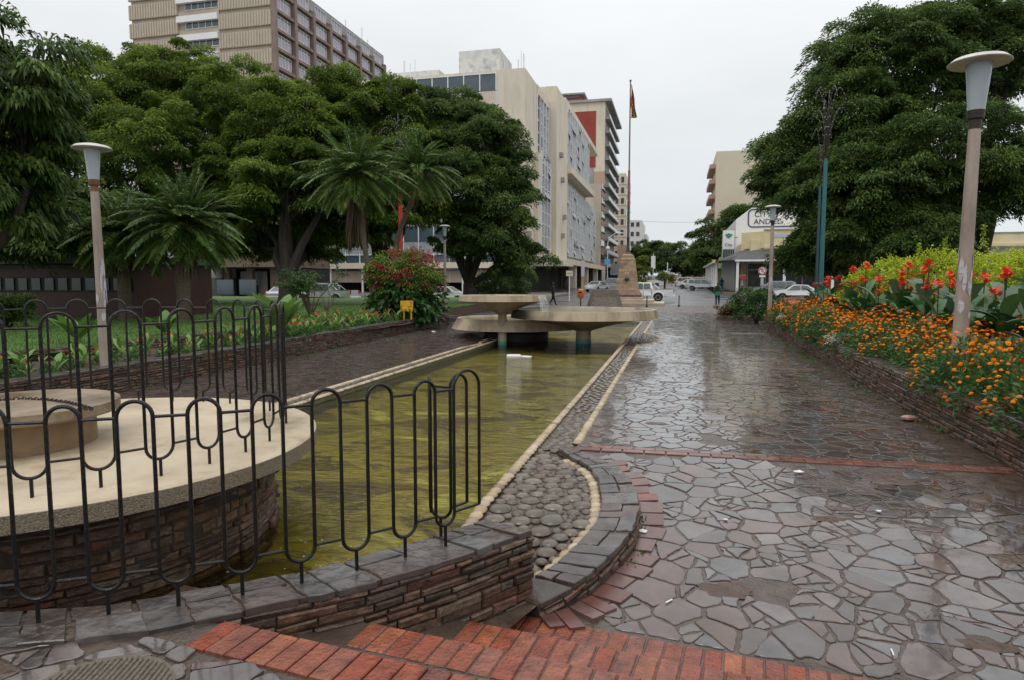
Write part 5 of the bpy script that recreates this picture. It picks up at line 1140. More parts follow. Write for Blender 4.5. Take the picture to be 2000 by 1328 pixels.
# street side: grid of deep piers and slabs with lilac windows
for fl in range(7, 18):
    z0 = fl*3.42-3.1-.5; bx(t, 'floor_slab', -.3, .65, .4, 48, z0-.2, z0+.35, bbrown)
for j in range(8): bx(t, 'pier', -.3, .75, j*6.75, j*6.75+.85, 20, Hh-2.3, bbrown)
src = None
for fl in range(10, 18):
    z0 = fl*3.42-3.1
    for j in range(7):
        if src is None:
            src = bx(t, 'window', 0, 0, 0, 0, 0, 0, glassl); bpy.data.objects.remove(src); b = MB(); b.box((0, 0, 1.2), (.1, 4.3, 2.1)); src = b.build('window', [glassl], t)
            b = MB(); [b.box((.07, q, 1.2), (.07, .09, 2.2)) for q in (-2.15, -1.05, .0, 1.05, 2.15)]; [b.box((.07, 0, q), (.07, 4.3, .08)) for q in (.12, 1.65, 2.27)]; fr_ = b.build('window_frame', alum, src)
            b = MB(); b.box((.02, 0, 1.96), (.12, 4.25, .55)); fg_ = b.build('dark_light', glassd, src); o = src
        else:
            o = src.copy(); sc.collection.objects.link(o); o.parent = t
            for c in (fr_, fg_): d = c.copy(); sc.collection.objects.link(d); d.parent = o
        o.location = (.05, j*6.75+3.9, z0+.1)
for dy, h in ((30, 2.2), (38, 3.4), (41, 1.6)): b = MB(); b.tube([(-.8, dy, Hh-.3), (-.8, dy, Hh+h)], .12, 6); b.build('aerial', alum, t)
# ---- cream office block at the corner
BXc = RX(1025)*83.2; BYc = 83.2; 
def YX(px): return BXc/RX(px)-BYc          # distance along the street side
t = bldg('office_block', (BXc, BYc, 0), 'long cream office block on the corner with glass street front, behind the left trees'); top = P(1025, 145, 85).z
xl = -42.
bx(t, 'wall', xl, -.1, .1, 10, 4.3, top-.2, bcream)
bx(t, 'wall', -14, .02, 9, YX(1158)+.1, 4.3, top-8, bcream)
bx(t, 'roof', xl, -.05, .05, 12, top-.25, top, bcream)
bx(t, 'corner_pier', RX(970)*BYc-BXc, 0, -.02, YX(1047), 3.6, top+.02, bcream)
xs0 = RX(970)*BYc-BXc
for fl in range(7):
    zt = top-.35-fl*3.75; n_ = 18
    f_ = bx(t, 'window_band', xl, xs0, -.02, .12, zt-2.1, zt, glassb); fb = MB()
    for q in range(n_+1): fb.box((xl+(xs0-xl)*q/n_, -.07, zt-1.05), (.13, .12, 2.1))
    fb.box(((xl+xs0)/2, -.06, zt), (xs0-xl, .12, .1)); fb.build('mullions', alum, f_)
    s_ = bx(t, 'spandrel_panels', xl, xs0, -.03, .12, zt-3.7, zt-2.15, spand if fl % 2 == 0 else glassw2); fb = MB()
    for q in range(n_+1): fb.box((xl+(xs0-xl)*q/n_, -.06, zt-2.95), (.1, .08, 1.55))
    tag(fb.build('joints', alum, s_), kind='stuff')
bx(t, 'slab_edge', xl, 0, -1.4, .1, 3.55, 4.3, bcream); bx(t, 'undercroft', xl, -.4, 4, 10, 0, 3.6, darkv); bx(t, 'undercroft_soffit', xl, -.1, -.5, 4, 3.5, 3.58, darkv)
for q in range(9): bx(t, 'column', xl+1+q*4.7, xl+1.22+q*4.7, -1.0, -.78, 0, 3.6, white)
bx(t, 'entrance_canopy', -16, -12, -3.4, -1.2, 3.3, 3.75, bcream)
# street side bays
def curtain(nm, ya, yb, z0, z1, xo, bay=2.1, flh=3.3, gl=glassw2):
    f_ = bx(t, nm, xo-.3, xo, ya, yb, z0, z1, gl); fb = MB(); y = ya; r_ = random.Random(int(ya*3+z0))
    while y <= yb+.01: fb.box((xo+.08, y, (z0+z1)/2), (.4, .26, z1-z0)); y += bay
    z = z0
    while z < z1: fb.box((xo+.04, (ya+yb)/2, z), (.12, yb-ya, .14)); z += flh/2
    fb.build('mullions', alum, f_); ow = MB(); dk = MB()
    for k in range(int((yb-ya)*(z1-z0)/11)):
        y = ya+bay*r_.randrange(max(1, int((yb-ya)/bay))); z = z0+flh/2*r_.randrange(max(1, int((z1-z0)/flh*2)))
        if r_.random() < .55: ow.grid([[(xo+.06, y+.1, z+1.3), (xo+.06, y+bay-.1, z+1.3), (xo+.5, y+bay-.1, z+.35), (xo+.5, y+.1, z+.35)], [(xo+.1, y+.1, z+1.3), (xo+.1, y+bay-.1, z+1.3), (xo+.54, y+bay-.1, z+.35), (xo+.54, y+.1, z+.35)]], 0, 0, True, True, True)
        else: dk.box((xo+.02, y+bay/2, z+.8), (.06, bay-.12, 1.2))
    if ow.v: tag(ow.build('open_sashes', glassw2, f_), kind='stuff')
    if dk.v: tag(dk.build('dark_panes', glassd, f_), kind='stuff')
zz_ = lambda px, py, px0=None: P(px, py, (Vector((BXc, BXc/RX(px), 0))-Vector((0, 0, H))).dot(FW)/1).z
def zat(px, py):                          # height of what is seen at (px, py) on the street front
    v = FW+RT*((px-1000)/F)+UPV*((664-py)/F); return H+v.z*(BXc/v.x)
y1, y2, y3, y4, y5 = YX(1047), YX(1070), YX(1093), YX(1142), YX(1158)
zt1 = top-.6
curtain('curtain_wall', y1, y2, zat(1055, 315)+.3, zat(1049, 184), -.1); bx(t, 'cream_band', -.4, .15, y1, y2, zat(1049, 184), top, bcream)
curtain('curtain_wall', y1-.3, y2-1.2, 6.5, zat(1050, 308), .6, gl=glassb); bx(t, 'projecting_frame', -.2, .62, y1-1.6, y1-.3, 6, zat(1050, 305), bcream); bx(t, 'side_panel', -.2, .5, y2-1.2, y2, 5, zat(1060, 330), bcream)
bx(t, 'projecting_pier', -3, 1.2, y2, y3, 4.3, zat(1085, 190), bcream)
bx(t, 'roof_slab', -8, .9, y3-.5, y5, zat(1093, 190)-1.0, zat(1093, 190), bcream)
curtain('curtain_wall', y3, y4, zat(1100, 332), zat(1093, 197), .7)
bx(t, 'deep_band', -.2, 1.9, y3-.2, y4, zat(1100, 342)-.3, zat(1100, 332), bcream); bx(t, 'deep_recess', -.6, -.1, y3, y4, zat(1100, 362), zat(1100, 342), M('brown_recess', [(.16, .09, .05), (.28, .17, .10)]))
curtain('curtain_wall', y3, y5, zat(1100, 500), zat(1100, 360), .5)
bx(t, 'slab_edge', -.3, 1.0, y2-4, YX(1160), 4.3, 5.5, bcream)
cp = bx(t, 'street_canopy', -.2, 3.6, y2-6, YX(1150), 4.35, 5.15, bcream); bx(t, 'street_canopy', 0, 4.6, 4, y2-5, 3.9, 4.75, bcream)
bx(t, 'dark_shopfront', -3, -.5, 2, YX(1158), .2, 4.3, darkv)
for q in range(9): bx(t, 'column', 2.2, 3.1, y2+q*7.5, y2+1.2+q*7.5, .4, 4.4, bcream if q % 2 else darkv)
bx(t, 'ground_wall', -.4, .8, y3+4, y4, .3, 4.2, M('stone_panels', [(.28, .22, .16), (.36, .29, .22)]))
for k, (yy_, z_) in enumerate(((y2+3, 21), (y3-6, 17.5), (y3-4, 12), (y2+5, 9), (y1-6, 19), (y1-7, 12.5), (y1-5.5, 8))):
    b = MB(); b.box((1.45 if yy_ > y2 else .22, yy_, z_), (.5, 1.0, .7), ch=.04); b.build('air_conditioner', greyc, t)
# notice on the canopy corner
bx(t, 'canopy_sign', 2.2, 4.3, 3.93, 3.99, 4.05, 4.6, M('sign_grey', [(.3, .28, .24), (.36, .34, .3)])); text('OFFICE ST', .34, darkv, t, (3.25, 3.92, 4.33))
ph = bldg('roof_plant_room', (0, 0, 0), 'stained white concrete plant room on the roof of the cream office block', 'roof structure')
v = P(887, 150, 92); v2 = P(998, 150, 92); pz = P(940, 106, 92).z
b = MB(); b.box(((v.x+v2.x)/2-.5, v.y+4.5, (top+pz)/2), (RX(965)*v.y-RX(887)*v.y, 7, pz-top+1)); b.build('walls', roofw, ph)
ph.location = (0, 0, 0)
ph2 = MB(); v = P(760, 160, 96); z2 = P(800, 145, 96).z; ph2.box((RX(810)*v.y, v.y+3, (top+z2)/2-.3), (8.2, 6, z2-top+.6)); tag(ph2.build('roof_tank_room', roofw), 'low stained white roof block with aerials, left on the cream office roof', 'roof structure')
t2 = bldg('roof_aerials', tuple(P(1018, 145, 90)), 'cluster of upright aerials on the right corner of the cream office roof', 'aerial'); 
for dx, h in ((0, 3.0), (.35, 2.6), (-.4, 1.9)): b = MB(); b.tube([(dx, 0, -.2), (dx, 0, h)], .10 if dx else .05, 6); b.build('mast', alum, t2)
t2 = bldg('roof_aerials', tuple(P(790, 160, 94)), 'thin aerials above the low block on the left of the cream office roof', 'aerial')
for dx, h in ((0, 2.8), (.9, 2.4), (1.6, 2.9)): b = MB(); b.tube([(dx, 0, -.3), (dx, 0, h)], .12 if not dx else .05, 6); b.build('mast', alum, t2)
# ---- red panel block with balconies
def block(nm, pxl, pxr, Y, depth, ztop, mat_, label):
    x0, x1 = RX(pxl)*Y, RX(pxr)*Y; t = bldg(nm, ((x0+x1)/2, Y, 0), label); w_ = x1-x0; bx(t, 'wall', -w_/2, w_/2, 0, depth, 0, ztop, mat_); return t, w_
Yb = 168; zt = P(1178, 206, 168.5).z; t, w_ = block('apartment_block', 1060, 1178, Yb, 30, zt-.6, bcream, 'tall apartment block with brick-red wall panel and stacked side balconies')
bx(t, 'roof_slab', -w_/2-.4, w_/2+1.6, -.6, 31, zt-.6, zt, greyc)
bx(t, 'red_panel', w_/2-2.2-8.2, w_/2-2.2, -.12, .1, P(1150, 332, 168).z, P(1150, 226, 168).z, redp); bx(t, 'pink_wall', w_/2-2.6, w_/2+.05, -.1, 5, 0, P(1150, 340, 168).z, M('pink_render', [(.42, .28, .21), (.5, .35, .27)]))
bx(t, 'lower_wall', -w_/2+5, w_/2-2.7, -.3, 4, 0, P(1150, 333, 168).z, greyc)
ph = MB(); ph.box((-1, 6, zt+1.1), (4.6, 5, 2.6)); ph.build('penthouse', redp, t); bx(t, 'penthouse_roof', -4, 2.2, 3, 9.5, zt+2.4, zt+2.8, greyc); bx(t, 'penthouse_window', -2.9, .9, 3.38, 3.5, zt+1.6, zt+2.35, glassd)
for fl in range(14):
    z = 5.5+fl*3.3
    if z > zt-3: break
    f_ = bx(t, 'balcony', w_/2, w_/2+1.2, .5, 29, z, z+.22, greyc); b = MB(); b.box((w_/2+1.15, 14.5, z+.65), (.08, 28.5, .75)); b.build('parapet', alum, f_)
    bx(t, 'recess', w_/2-.1, w_/2+.06, 1, 28, z+.3, z+3.0, M('balcony_recess', [(.10, .11, .12), (.24, .24, .23)], scale=.8))
Yb = 160; t, w_ = block('brick_banded_block', 1120, 1172, 158, 8, P(1150, 365, 160).z, bcream, 'small block of pink brick bands and windows between the glass front and the balconies')
for fl in range(6):
    z = 5.5+fl*3.3; bx(t, 'brick_band', w_/2-.1, w_/2+.15, .3, 7.6, z, z+1.4, M('pink_brick', [(.30, .15, .11), (.38, .21, .16)])); bx(t, 'window', w_/2-.1, w_/2+.1, .5, 7.4, z+1.5, z+2.9, glassb)
    bx(t, 'sill', w_/2-.1, w_/2+.5, .2, 7.7, z+1.38, z+1.5, greyc)
# ---- cream tower and white block
t, w_ = block('cream_tower', 1189, 1219, 215, 24, P(1200, 347, 217).z, bcream, 'slim cream residential tower just left of the flagpole')
zt = P(1200, 347, 217).z
for fl in range(10):
    z = zt-2.6-fl*3.3
    if z < 3: break
    for x in (w_/2-.9, w_/2-2.6): bx(t, 'window', x-.45, x+.45, -.12, .1, z-.2, z+1.5, glassd)
    bx(t, 'side_window', w_/2-.1, w_/2+.1, 2, 6, z-.2, z+1.5, glassd); bx(t, 'side_window', w_/2-.1, w_/2+.1, 9, 13, z-.2, z+1.5, glassd); bx(t, 'floor_band', -w_/2-.1, w_/2+.12, -.18, 24.1, z-.75, z-.5, bcream)
t, w_ = block('white_block', 1214, 1250, 262, 30, P(1240, 436, 265).z, greyc, 'pale grey-white block with small windows right of the flagpole, far down the street')
bx(t, 'upper_wall', -w_/2-.05, w_/2+.3, -.2, 30, 0, P(1240, 436, 265).z+.05, M('far_white', [(.55, .55, .52), (.66, .66, .63)]))
for fl in range(5):
    for x in (-1.9, .3, 2.4): bx(t, 'window', x-.6, x+.6, -.32, -.1, 23-fl*3.6, 24.6-fl*3.6, glassd)
t, w_ = block('white_block', 1246, 1262, 280, 20, P(1240, 462, 283).z, MATS['far_white'], 'lower stepped white block at the far left end of the street')
# low shops under the towers on the left side far away
r_ = random.Random(5)
for i, (pa, pb, Y, zt, m_, lb) in enumerate(((1192, 1212, 175, 6.5, greyc, 'grey low shop building beneath the apartment balconies'), (1205, 1222, 205, 13, MATS['pink_render'], 'pink and cream low building behind the monument'))):
    t, w_ = block('shop_building', pa, pb, Y, 12, zt, m_, lb)
    bx(t, 'shopfront', -w_/2, w_/2+.2, -.15, .1, .6, 3.6, darkv); bx(t, 'fascia', -w_/2, w_/2+.1, -.4, .1, 3.6, 4.6, M('fascia_mixed', [(.5, .5, .48), (.2, .3, .4), (.5, .45, .3)], scale=.4))
# pink far wall & small buildings at the end of the street
t, w_ = block('far_building', 1300, 1400, 235, 10, 4.2, MATS['pink_render'], 'low pink building beyond the parked cars at the end of the street')
for k in range(9): bx(t, 'window', -w_/2+1+k*2.1, -w_/2+2+k*2.1, -.1, .1, 2.2, 3.3, glassd)
# ---- left of the office: brown building with poster shop and a white one
def gpx(px, Y): return RX(px)*Y
Y = 62.; t = bldg('brown_shop_building', (gpx(470, Y), Y, 0), 'brown shop building with a poster of two people, seen under the left trees'); a, c = gpx(380, Y)-gpx(470, Y), gpx(560, Y)-gpx(470, Y)
brw = M('brown_render', [(.13, .09, .065), (.19, .135, .10)])
bx(t, 'wall', a, c, .5, 9, 3.2, 13, brw); bx(t, 'fascia', a, c, -1.6, .6, 3.3, 4.6, brw); bx(t, 'dark_shopfront', a, c, 2.2, 9, 0, 3.3, darkv)
for q in range(4): bx(t, 'column', a+1+q*(c-a)/4, a+1.7+q*(c-a)/4, -.2, .3, 0, 3.3, brw)
for fl in range(2):
    for q in range(6): bx(t, 'window', a+.8+q*2.9, a+2.9+q*2.9, .38, .55, 5.6+fl*3.4, 7.2+fl*3.4, glassd)
pf = bx(t, 'poster', gpx(455, Y)-gpx(470, Y), gpx(507, Y)-gpx(470, Y), 1.3, 1.4, .5, 2.9, M('poster_ground', [(.30, .30, .29), (.42, .42, .4)]))
b = MB(); c0 = gpx(455, Y)-gpx(470, Y); 
for dx, col in ((.75, 0), (1.75, 1)): b.lathe([(.001, -.02), (.2, -.02), (.2, .0), (.001, .0)], 14, (0, 0, 0)); 
b = MB()
for dx in (.8, 1.8):
    b.box((c0+dx, 1.27, 1.0), (.75, .03, .9), 0, 0, 1 if dx > 1 else 2); b.grid([[(c0+dx+.22*math.cos(2*PI*k/12), y_, 1.75+.28*math.sin(2*PI*k/12)) for k in range(12)] for y_ in (1.29, 1.25)], 0, 0, True, True, True)
b.build('poster_figures', [M('poster_skin', [(.16, .08, .05), (.22, .12, .08)]), darkv, white], pf)
Y = 58.; t = bldg('white_shop_building', (gpx(320, Y), Y, 0), 'low white shop building glimpsed between the short palms'); a, c = gpx(240, Y)-gpx(320, Y), gpx(385, Y)-gpx(320, Y)
bx(t, 'wall', a, c, .3, 8, 2.2, 6.2, MATS['far_white']); bx(t, 'shopfront', a, c, .6, 8, 0, 2.2, M('shop_grey', [(.16, .16, .16), (.28, .28, .27)], scale=.8)); bx(t, 'awning', a, c, -1.8, .5, 3.0, 3.3, greyc)
for q in range(6): bx(t, 'shop_window', a+.5+q*2.6, a+2.4+q*2.6, .5, .62, .5, 2.0, glassb)
q = P(318, 556, 50); t = bldg('banner_sign', (q.x, q.y, 0), 'tilted white and pale blue banner sign between the short palms', 'sign')
b = MB(); b.box((0, 0, 0), (1.0, .06, 2.1)); o = b.build('banner', M('banner_print', [(.55, .55, .54), (.32, .46, .58), (.6, .6, .58)], scale=1.1), t); o.location = (0, 0, 2.0); o.rotation_euler = (0, math.radians(-12), 0)
b = MB(); b.tube([(.1, .05, -.1), (.1, .05, 2.0)], .05, 6); b.build('post', blackp, t)
# low red-brick building on the left edge
q = P(95, 590, 25); t = bldg('red_brick_kiosk', (q.x, q.y, .4), 'long low red brick building, coloured darker for tree shade, with a row of small windows under the left trees', 'building'); 
bx(t, 'wall', -9, 4, 0, 4, 0, 2.0, M('shaded_brick', [(.035, .010, .008), (.055, .016, .012)], scale=3)); rf = bx(t, 'roof', -9.4, 4.3, -.7, 4.5, 2.02, 2.26, M('roof_bluegrey', [(.03, .04, .055), (.05, .065, .08)])); bx(t, 'window_strip', -8.9, 3.8, -.05, .05, 1.0, 1.55, darkv)  # red brick coloured darker to stand for the shade of the trees
for k in range(20):
    f_ = bx(t, 'window', -8.7+k*.62, -8.3+k*.62, -.1, -.03, 1.05, 1.5, M('kiosk_pane', [(.03, .038, .045), (.05, .06, .07)], rough=.2))
# ---- right side: white building with painted sign, yellow arcade
Y = 92.; xw = gpx(1434, Y); t = bldg('white_painted_building', (xw, Y, 0), 'white two-storey building with a large outlined painted sign on its end wall'); zt = P(1455, 416, 92.).z; zlo = P(1434, 437, 92).z
b = MB(); b.grid([[(0, y, zroad(92)-.2), (20, y, zroad(92)-.2), (20, y, zt), (1.9, y, zt), (0, y, zlo)] for y in (0, 26)], 0, 0, True, True, True); b.build('wall', white, t)
dkb = M('sign_navy', [(.03, .035, .10), (.045, .05, .13)])
sx0, sx1, sz0, sz1 = gpx(1458, Y)-xw, gpx(1560, Y)-xw, P(1500, 450, 91).z, P(1500, 418, 91).z
b = MB(); rr = .5; pl = []
for cx_, cz_, a0 in ((sx1-rr, sz1-rr, 0), (sx0+rr, sz1-rr, 90), (sx0+rr, sz0+rr, 180), (sx1-rr, sz0+rr, 270)):
    for k in range(6): a_ = math.radians(a0+k*18); pl.append((cx_+rr*math.cos(a_), -.04, cz_+rr*math.sin(a_)))
b.tube(pl+[pl[0], pl[1]], .09, 4); sg = b.build('painted_sign', dkb, t)
text('CITY', .95, dkb, sg, (sx0+1.75, -.04, sz1-.66), name='sign_lettering', ext=.02); text('AND EL', .95, dkb, sg, (sx0+2.3, -.04, sz0+.64), name='sign_lettering', ext=.02)
for k in range(7): bx(t, 'side_window', -.06, .1, 1.5+k*3.2, 3.3+k*3.2, zlo-4.6, zlo-2.2, glassb)
q = P(1423, 468, 86); t = bldg('projecting_sign', tuple(q), 'white projecting shop sign with a green emblem on the white building', 'sign'); 
bx(t, 'board', -.66, .66, -.10, .10, -1.25, 1.05, white); bx(t, 'board_frame', -.72, .72, -.06, .06, -1.32, 1.12, alum); gm = M('sign_green', [(.01, .2, .12), (.02, .26, .16)])
b = MB()
for dx, dz, s_ in ((-.3, .55, .15), (0, .62, .18), (.3, .55, .15), (-.15, .35, .16), (.15, .35, .16), (0, .2, .12)): b.grid([[(dx+s_*math.cos(2*PI*k/10), y_, dz+s_*.75*math.sin(2*PI*k/10)) for k in range(10)] for y_ in (-.13, -.16)], 0, 0, True, True, True)
b.build('emblem', gm, t); text('City', .55, darkv, t, (0, -.14, -.75), name='sign_lettering')
b = MB(); b.box((.9, 0, .2), (.5, .08, .08)); b.build('bracket', blackp, t)
# yellow corner building with stepped parapet; verandah runs along both fronts
Y = 84.; xw = gpx(1450, Y); zr = zroad(84); t = bldg('yellow_arcade_building', (xw, Y, 0), 'pale yellow single-storey arcade building with stepped parapet and grey verandah roof')
zp = P(1470, 458, 85).z; zc = P(1470, 490, 85).z; L_ = 62
bx(t, 'wall', .9, L_, .9, 14, zr-.3, zp-1.1, yelw); bx(t, 'wall', 0, 2.3, 2.6, 30, zr-.3, zp-1.4, yelw)
bx(t, 'parapet', 2.4, 6.6, .5, 1.0, zc, zp, yelw); bx(t, 'parapet', 6.6, L_, .5, 1.0, zc, zp-.75, yelw)
b = MB(); b.grid([[(0, 2.9, z), (2.4, .5, z), (2.4, .8, z), (.3, 3.1, z)] for z in (zc, zp-.1)], 0, 0, True, True, True); b.build('corner_parapet', yelw, t)
b = MB(); [b.box((x, .75, zp-.7), (1.3, .6, .35)) for x in ()]; b.box((L_/2+1, .35, zc+.05), (L_-2.6, .5, .28)); b.box((L_/2+1, .42, zc-.15), (L_-2.7, .3, .2)); b.build('cornice', yelw, t)
bx(t, 'coping', 2.3, 6.7, .4, 1.05, zp, zp+.12, greyc); bx(t, 'coping', 6.7, L_, .4, 1.05, zp-.75, zp-.63, greyc)
bx(t, 'street_plate', 3.4, 5.0, .44, .52, zc+1.25, zc+1.6, M('plate_blue', [(.35, .42, .55), (.45, .5, .6)]))
b = MB(); zl = P(1470, 512, 81).z
b.grid([[(2.0, .5, zc-.25), (L_, .5, zc-.25), (L_, -3.4, zl), (-1.2, -3.4, zl), (-3.2, 0, zl), (-3.2, 34, zl), (0, 34, zc-.25), (0, 2.7, zc-.25)], [(2.0, .5, zc-.17), (L_, .5, zc-.17), (L_, -3.4, zl+.08), (-1.2, -3.4, zl+.08), (-3.2, 0, zl+.08), (-3.2, 34, zl+.08), (0, 34, zc-.17), (0, 2.7, zc-.17)]], 0, 0, True, True, True)
b.build('verandah_roof', metalr, t); bx(t, 'gutter', -1.2, L_, -3.5, -3.35, zl-.12, zl+.08, white); bx(t, 'side_gutter', -3.3, -3.15, 0, 34, zl-.12, zl+.08, white)
for k in range(13): bx(t, 'column', -1+k*5.05, -.72+k*5.05, -3.25, -2.97, zr-.3, zl, white)
for k in range(7):
    b = MB(); b.lathe([(.24, zr-.3), (.24, zr+.9), (.19, zr+.95), (.16, zl-.3), (.26, zl-.2), (.26, zl)], 12, (-2.9, 1.4+k*4.6, 0)); b.build('round_column', white, t, smooth=True); b = MB(); b.box((-2.9, 1.4+k*4.6, zr+.2), (.62, .62, 1.0)); b.build('column_plinth', blackp, t)
shg = M('shop_dark_glass', [(.02, .02, .02), (.07, .068, .062), (.03, .032, .035)], rough=.45, scale=.8, spec=.3); bx(t, 'shopfront', .5, L_, .75, .95, zr, zl-.3, shg); bx(t, 'side_shopfront', -.08, .02, 3, 30, zr, zl-.3, shg)
fb = MB(); [fb.box((.6+k*2.05, .7, (zr+zl)/2), (.1, .12, zl-zr)) for k in range(30)]; fb.box((L_/2, .7, zr+.7), (L_, .12, .1)); fb.box((L_/2, .7, zl-1.0), (L_, .12, .1)); fb.build('shop_frames', M('pale_frame', [(.3, .29, .27), (.4, .39, .36)]), t)
bs = bx(t, 'orange_shop_sign', gpx(1798, 80)-xw, gpx(1868, 80)-xw, -3.62, -3.52, zl-1.35, zl-.15, M('sign_orange', [(.62, .26, .03), (.7, .33, .05)])); rdm = M('sign_red', [(.5, .03, .02), (.6, .05, .03)])
text('MAGICAL PHOTO', .52, rdm, bs, ((gpx(1798, 80)+gpx(1868, 80))/2-xw, -3.66, zl-.5), name='sign_lettering'); text('STUDIO LAB', .42, rdm, bs, ((gpx(1798, 80)+gpx(1868, 80))/2-xw, -3.66, zl-1.05), name='sign_lettering')
bx(t, 'red_roof_sign', gpx(1895, 84)-xw, gpx(1925, 84)-xw, .2, .3, zc+.6, zc+1.5, rdm)
# low shops further up the right side
for i, (a, c, Y, zt, m_, lb) in enumerate(((1412, 1424, 122, 6.4, M('lime_render', [(.16, .42, .06), (.22, .5, .08)]), 'narrow lime green shop building beyond the white painted one'), (1408, 1421, 132, 6.6, yelw, 'narrow cream shop building next to the lime green one'))):
    t, w_ = block('shop_building', a, c+8, Y, 9, zt, m_, lb); bx(t, 'verandah', -w_/2-2, w_/2, -.5, 9, 4.0, 4.2, metalr); bx(t, 'shopfront', -w_/2-.1, w_/2, -.1, .05, .9, 3.9, darkv)
# plain cream block high on the right
t, w_ = block('plain_cream_block', 1393, 1560, 150, 18, P(1420, 312, 150).z, M('plain_cream', [(.56, .50, .37), (.62, .56, .42)], scale=.2), 'tall plain cream block rising above the trees on the right of the street'); zt = P(1420, 312, 150).z
bx(t, 'roof_structure', 8.2-w_/2, w_/2, -.3, 14, zt, zt+1.9, MATS['plain_cream']); bx(t, 'roof_recess', 7.8-w_/2, 8.6-w_/2, -.35, -.25, zt-1.9, zt-.5, darkv)
for fl in range(7):
    bx(t, 'side_balcony', -w_/2-1.2, -w_/2, 2, 17, zt-3.2-fl*3.2, zt-2.3-fl*3.2, M('side_pink', [(.42, .25, .2), (.5, .32, .26)])); 

# ------------------------------------------------------------------ kerbs, road marks, street things
kerb = M('kerb_stone', [(.30, .28, .25), (.42, .40, .36)], rough=.4, scale=2)
b = MB(); K = [P(975, 604, 42), P(1095, 583, 71)]
b.box((-19.3+2, 80, zroad(80)+.02), (10, 1, .01)); b = MB()
b.prism([(-60, 70.5), (-14.6, 70.5), (-13.4, 72), (-13.4, 230), (-60, 230)], -.1, .14); o = b.build('pavement', M('pavement_slabs', [(.13, .115, .10), (.2, .18, .16)], rough=.3, scale=1, rvar=.1))
for v in o.data.vertices: v.co.z += zroad(v.co.y)
tag(o, kind='structure')
b = MB(); b.prism([(-60, 70.3), (-14.5, 70.3), (-13.2, 71.8), (-13.2, 230), (-13.4, 230), (-13.4, 72), (-14.6, 70.5), (-60, 70.5)], -.1, .155); o = b.build('kerb', kerb)
for v in o.data.vertices: v.co.z += zroad(v.co.y)
tag(o, kind='structure')
b = MB(); b.prism([(6.6, 79.5), (60, 78.5), (60, 84), (8.0, 84), (6.4, 230), (5.4, 230), (5.4, 81)], -.1, .15); o = b.build('pavement', M('pavement_brown', [(.16, .13, .10), (.26, .2, .15)], rough=.35, scale=1, rvar=.1))
for v in o.data.vertices: v.co.z += zroad(v.co.y)
tag(o, kind='structure')
b = MB(); b.box((1.5, 51.75, .0), (8, .12, .03)); tag(b.build('road_line', kerb), kind='structure')
# decorative light poles
def lightpole(loc, h, col, label, r=.11, arms=10, spread=1.5):
    t = empty('festive_light_pole', loc, 0, label, 'light pole', 'poles with fountains of little bulbs'); b = MB(); b.tube([(0, 0, -.1), (0, 0, h*.68), (0, 0, h*.7)], [r, r*.8, r*.6], 12); b.build('pole', col, t, smooth=True)
    wr = MB(); bl = MB(); r_ = random.Random(int(h*100))
    for k in range(arms):
        a = 2*PI*k/arms; rr = spread*(1 if k % 2 else .55); top_ = h*.30*(1.05 if k % 2 == 0 else .8); pts = []
        for i in range(14):
            u = i/13; pts.append(Vector((rr*math.cos(a)*(u**1.5), rr*math.sin(a)*(u**1.5), h*.69+top_*math.sin(u*PI*.68)/math.sin(PI*.5)*.95)))
        wr.tube(pts, .014, 4)
        for i in range(3, 14): bl.ball(pts[i], .011+r*.07, 6, 3, r_.random())
    wr.build('wire_arms', ironm, t); tag(bl.build('bulbs', M('bulb_white', [(.3, .32, .36), (.5, .52, .55)], rough=.3), t), kind='stuff')
tealp = M('teal_pole_paint', [(.01, .085, .09), (.02, .13, .13)], rough=.35, scale=2)
q = P(1603, 560, 23); lightpole((q.x, q.y, .3), P(1603, 195, 23).z, tealp, 'teal pole topped by a fountain of bulbs in front of the big right tree', .085, 10, 1.0)
q = P(1594, 560, 25.5); lightpole((q.x, q.y, .3), P(1594, 270, 25.5).z, M('navy_pole_paint', [(.01, .04, .05), (.02, .06, .08)], rough=.35), 'thinner dark teal pole just behind the other one', .06, 4, .6)
q = P(784, 560, 36); lightpole((q.x, q.y, .1), P(784, 235, 36).z, M('red_pole_paint', [(.38, .02, .015), (.46, .035, .02)], rough=.4), 'bright red pole with white bulb strings between the two slim palms', .13)
q = P(1303, 560, 105); lightpole((q.x, q.y, .7), P(1303, 500, 105).z, alum, 'distant grey pole with drooping bulb arms before the far trees', .1)
def signpost(label, px, py, d, hh, w_, h_, col, body=None, post=white, size=.2, kind_='sign'):
    q = P(px, py, d); t = empty('street_sign', (q.x, q.y, zroad(q.y)), 0, label, 'sign'); b = MB(); b.tube([(0, 0, -.1), (0, 0, hh)], .045, 8); b.build('post', post, t); b = MB(); b.box((0, -.06, hh-h_/2), (w_, .04, h_)); o = b.build('sign_board', col, t)
    if body: text(body, size, darkv, o, (0, -.085, hh-h_/2), name='lettering')
    return t, hh
signpost('cream notice board on a white post in front of the cream office block', 1112, 585, 62, 2.75, .62, .5, M('notice_cream', [(.55, .52, .38), (.62, .58, .44)]), 'NOTICE', size=.12)
q = P(1488, 562, 72); t = empty('no_parking_sign', (q.x, q.y, zroad(q.y)), 0, 'round white and red no-parking sign on a postered post beside the arcade', 'sign')
b = MB(); b.tube([(0, 0, -.1), (0, 0, 3.0)], .05, 8); b.build('post', white, t)
b = MB(); b.grid([[(.42*math.cos(2*PI*k/24), y_, 2.65+.42*math.sin(2*PI*k/24)) for k in range(24)] for y_ in (-.1, -.06)], 0, 0, True, True, True); o = b.build('sign_disc', white, t)
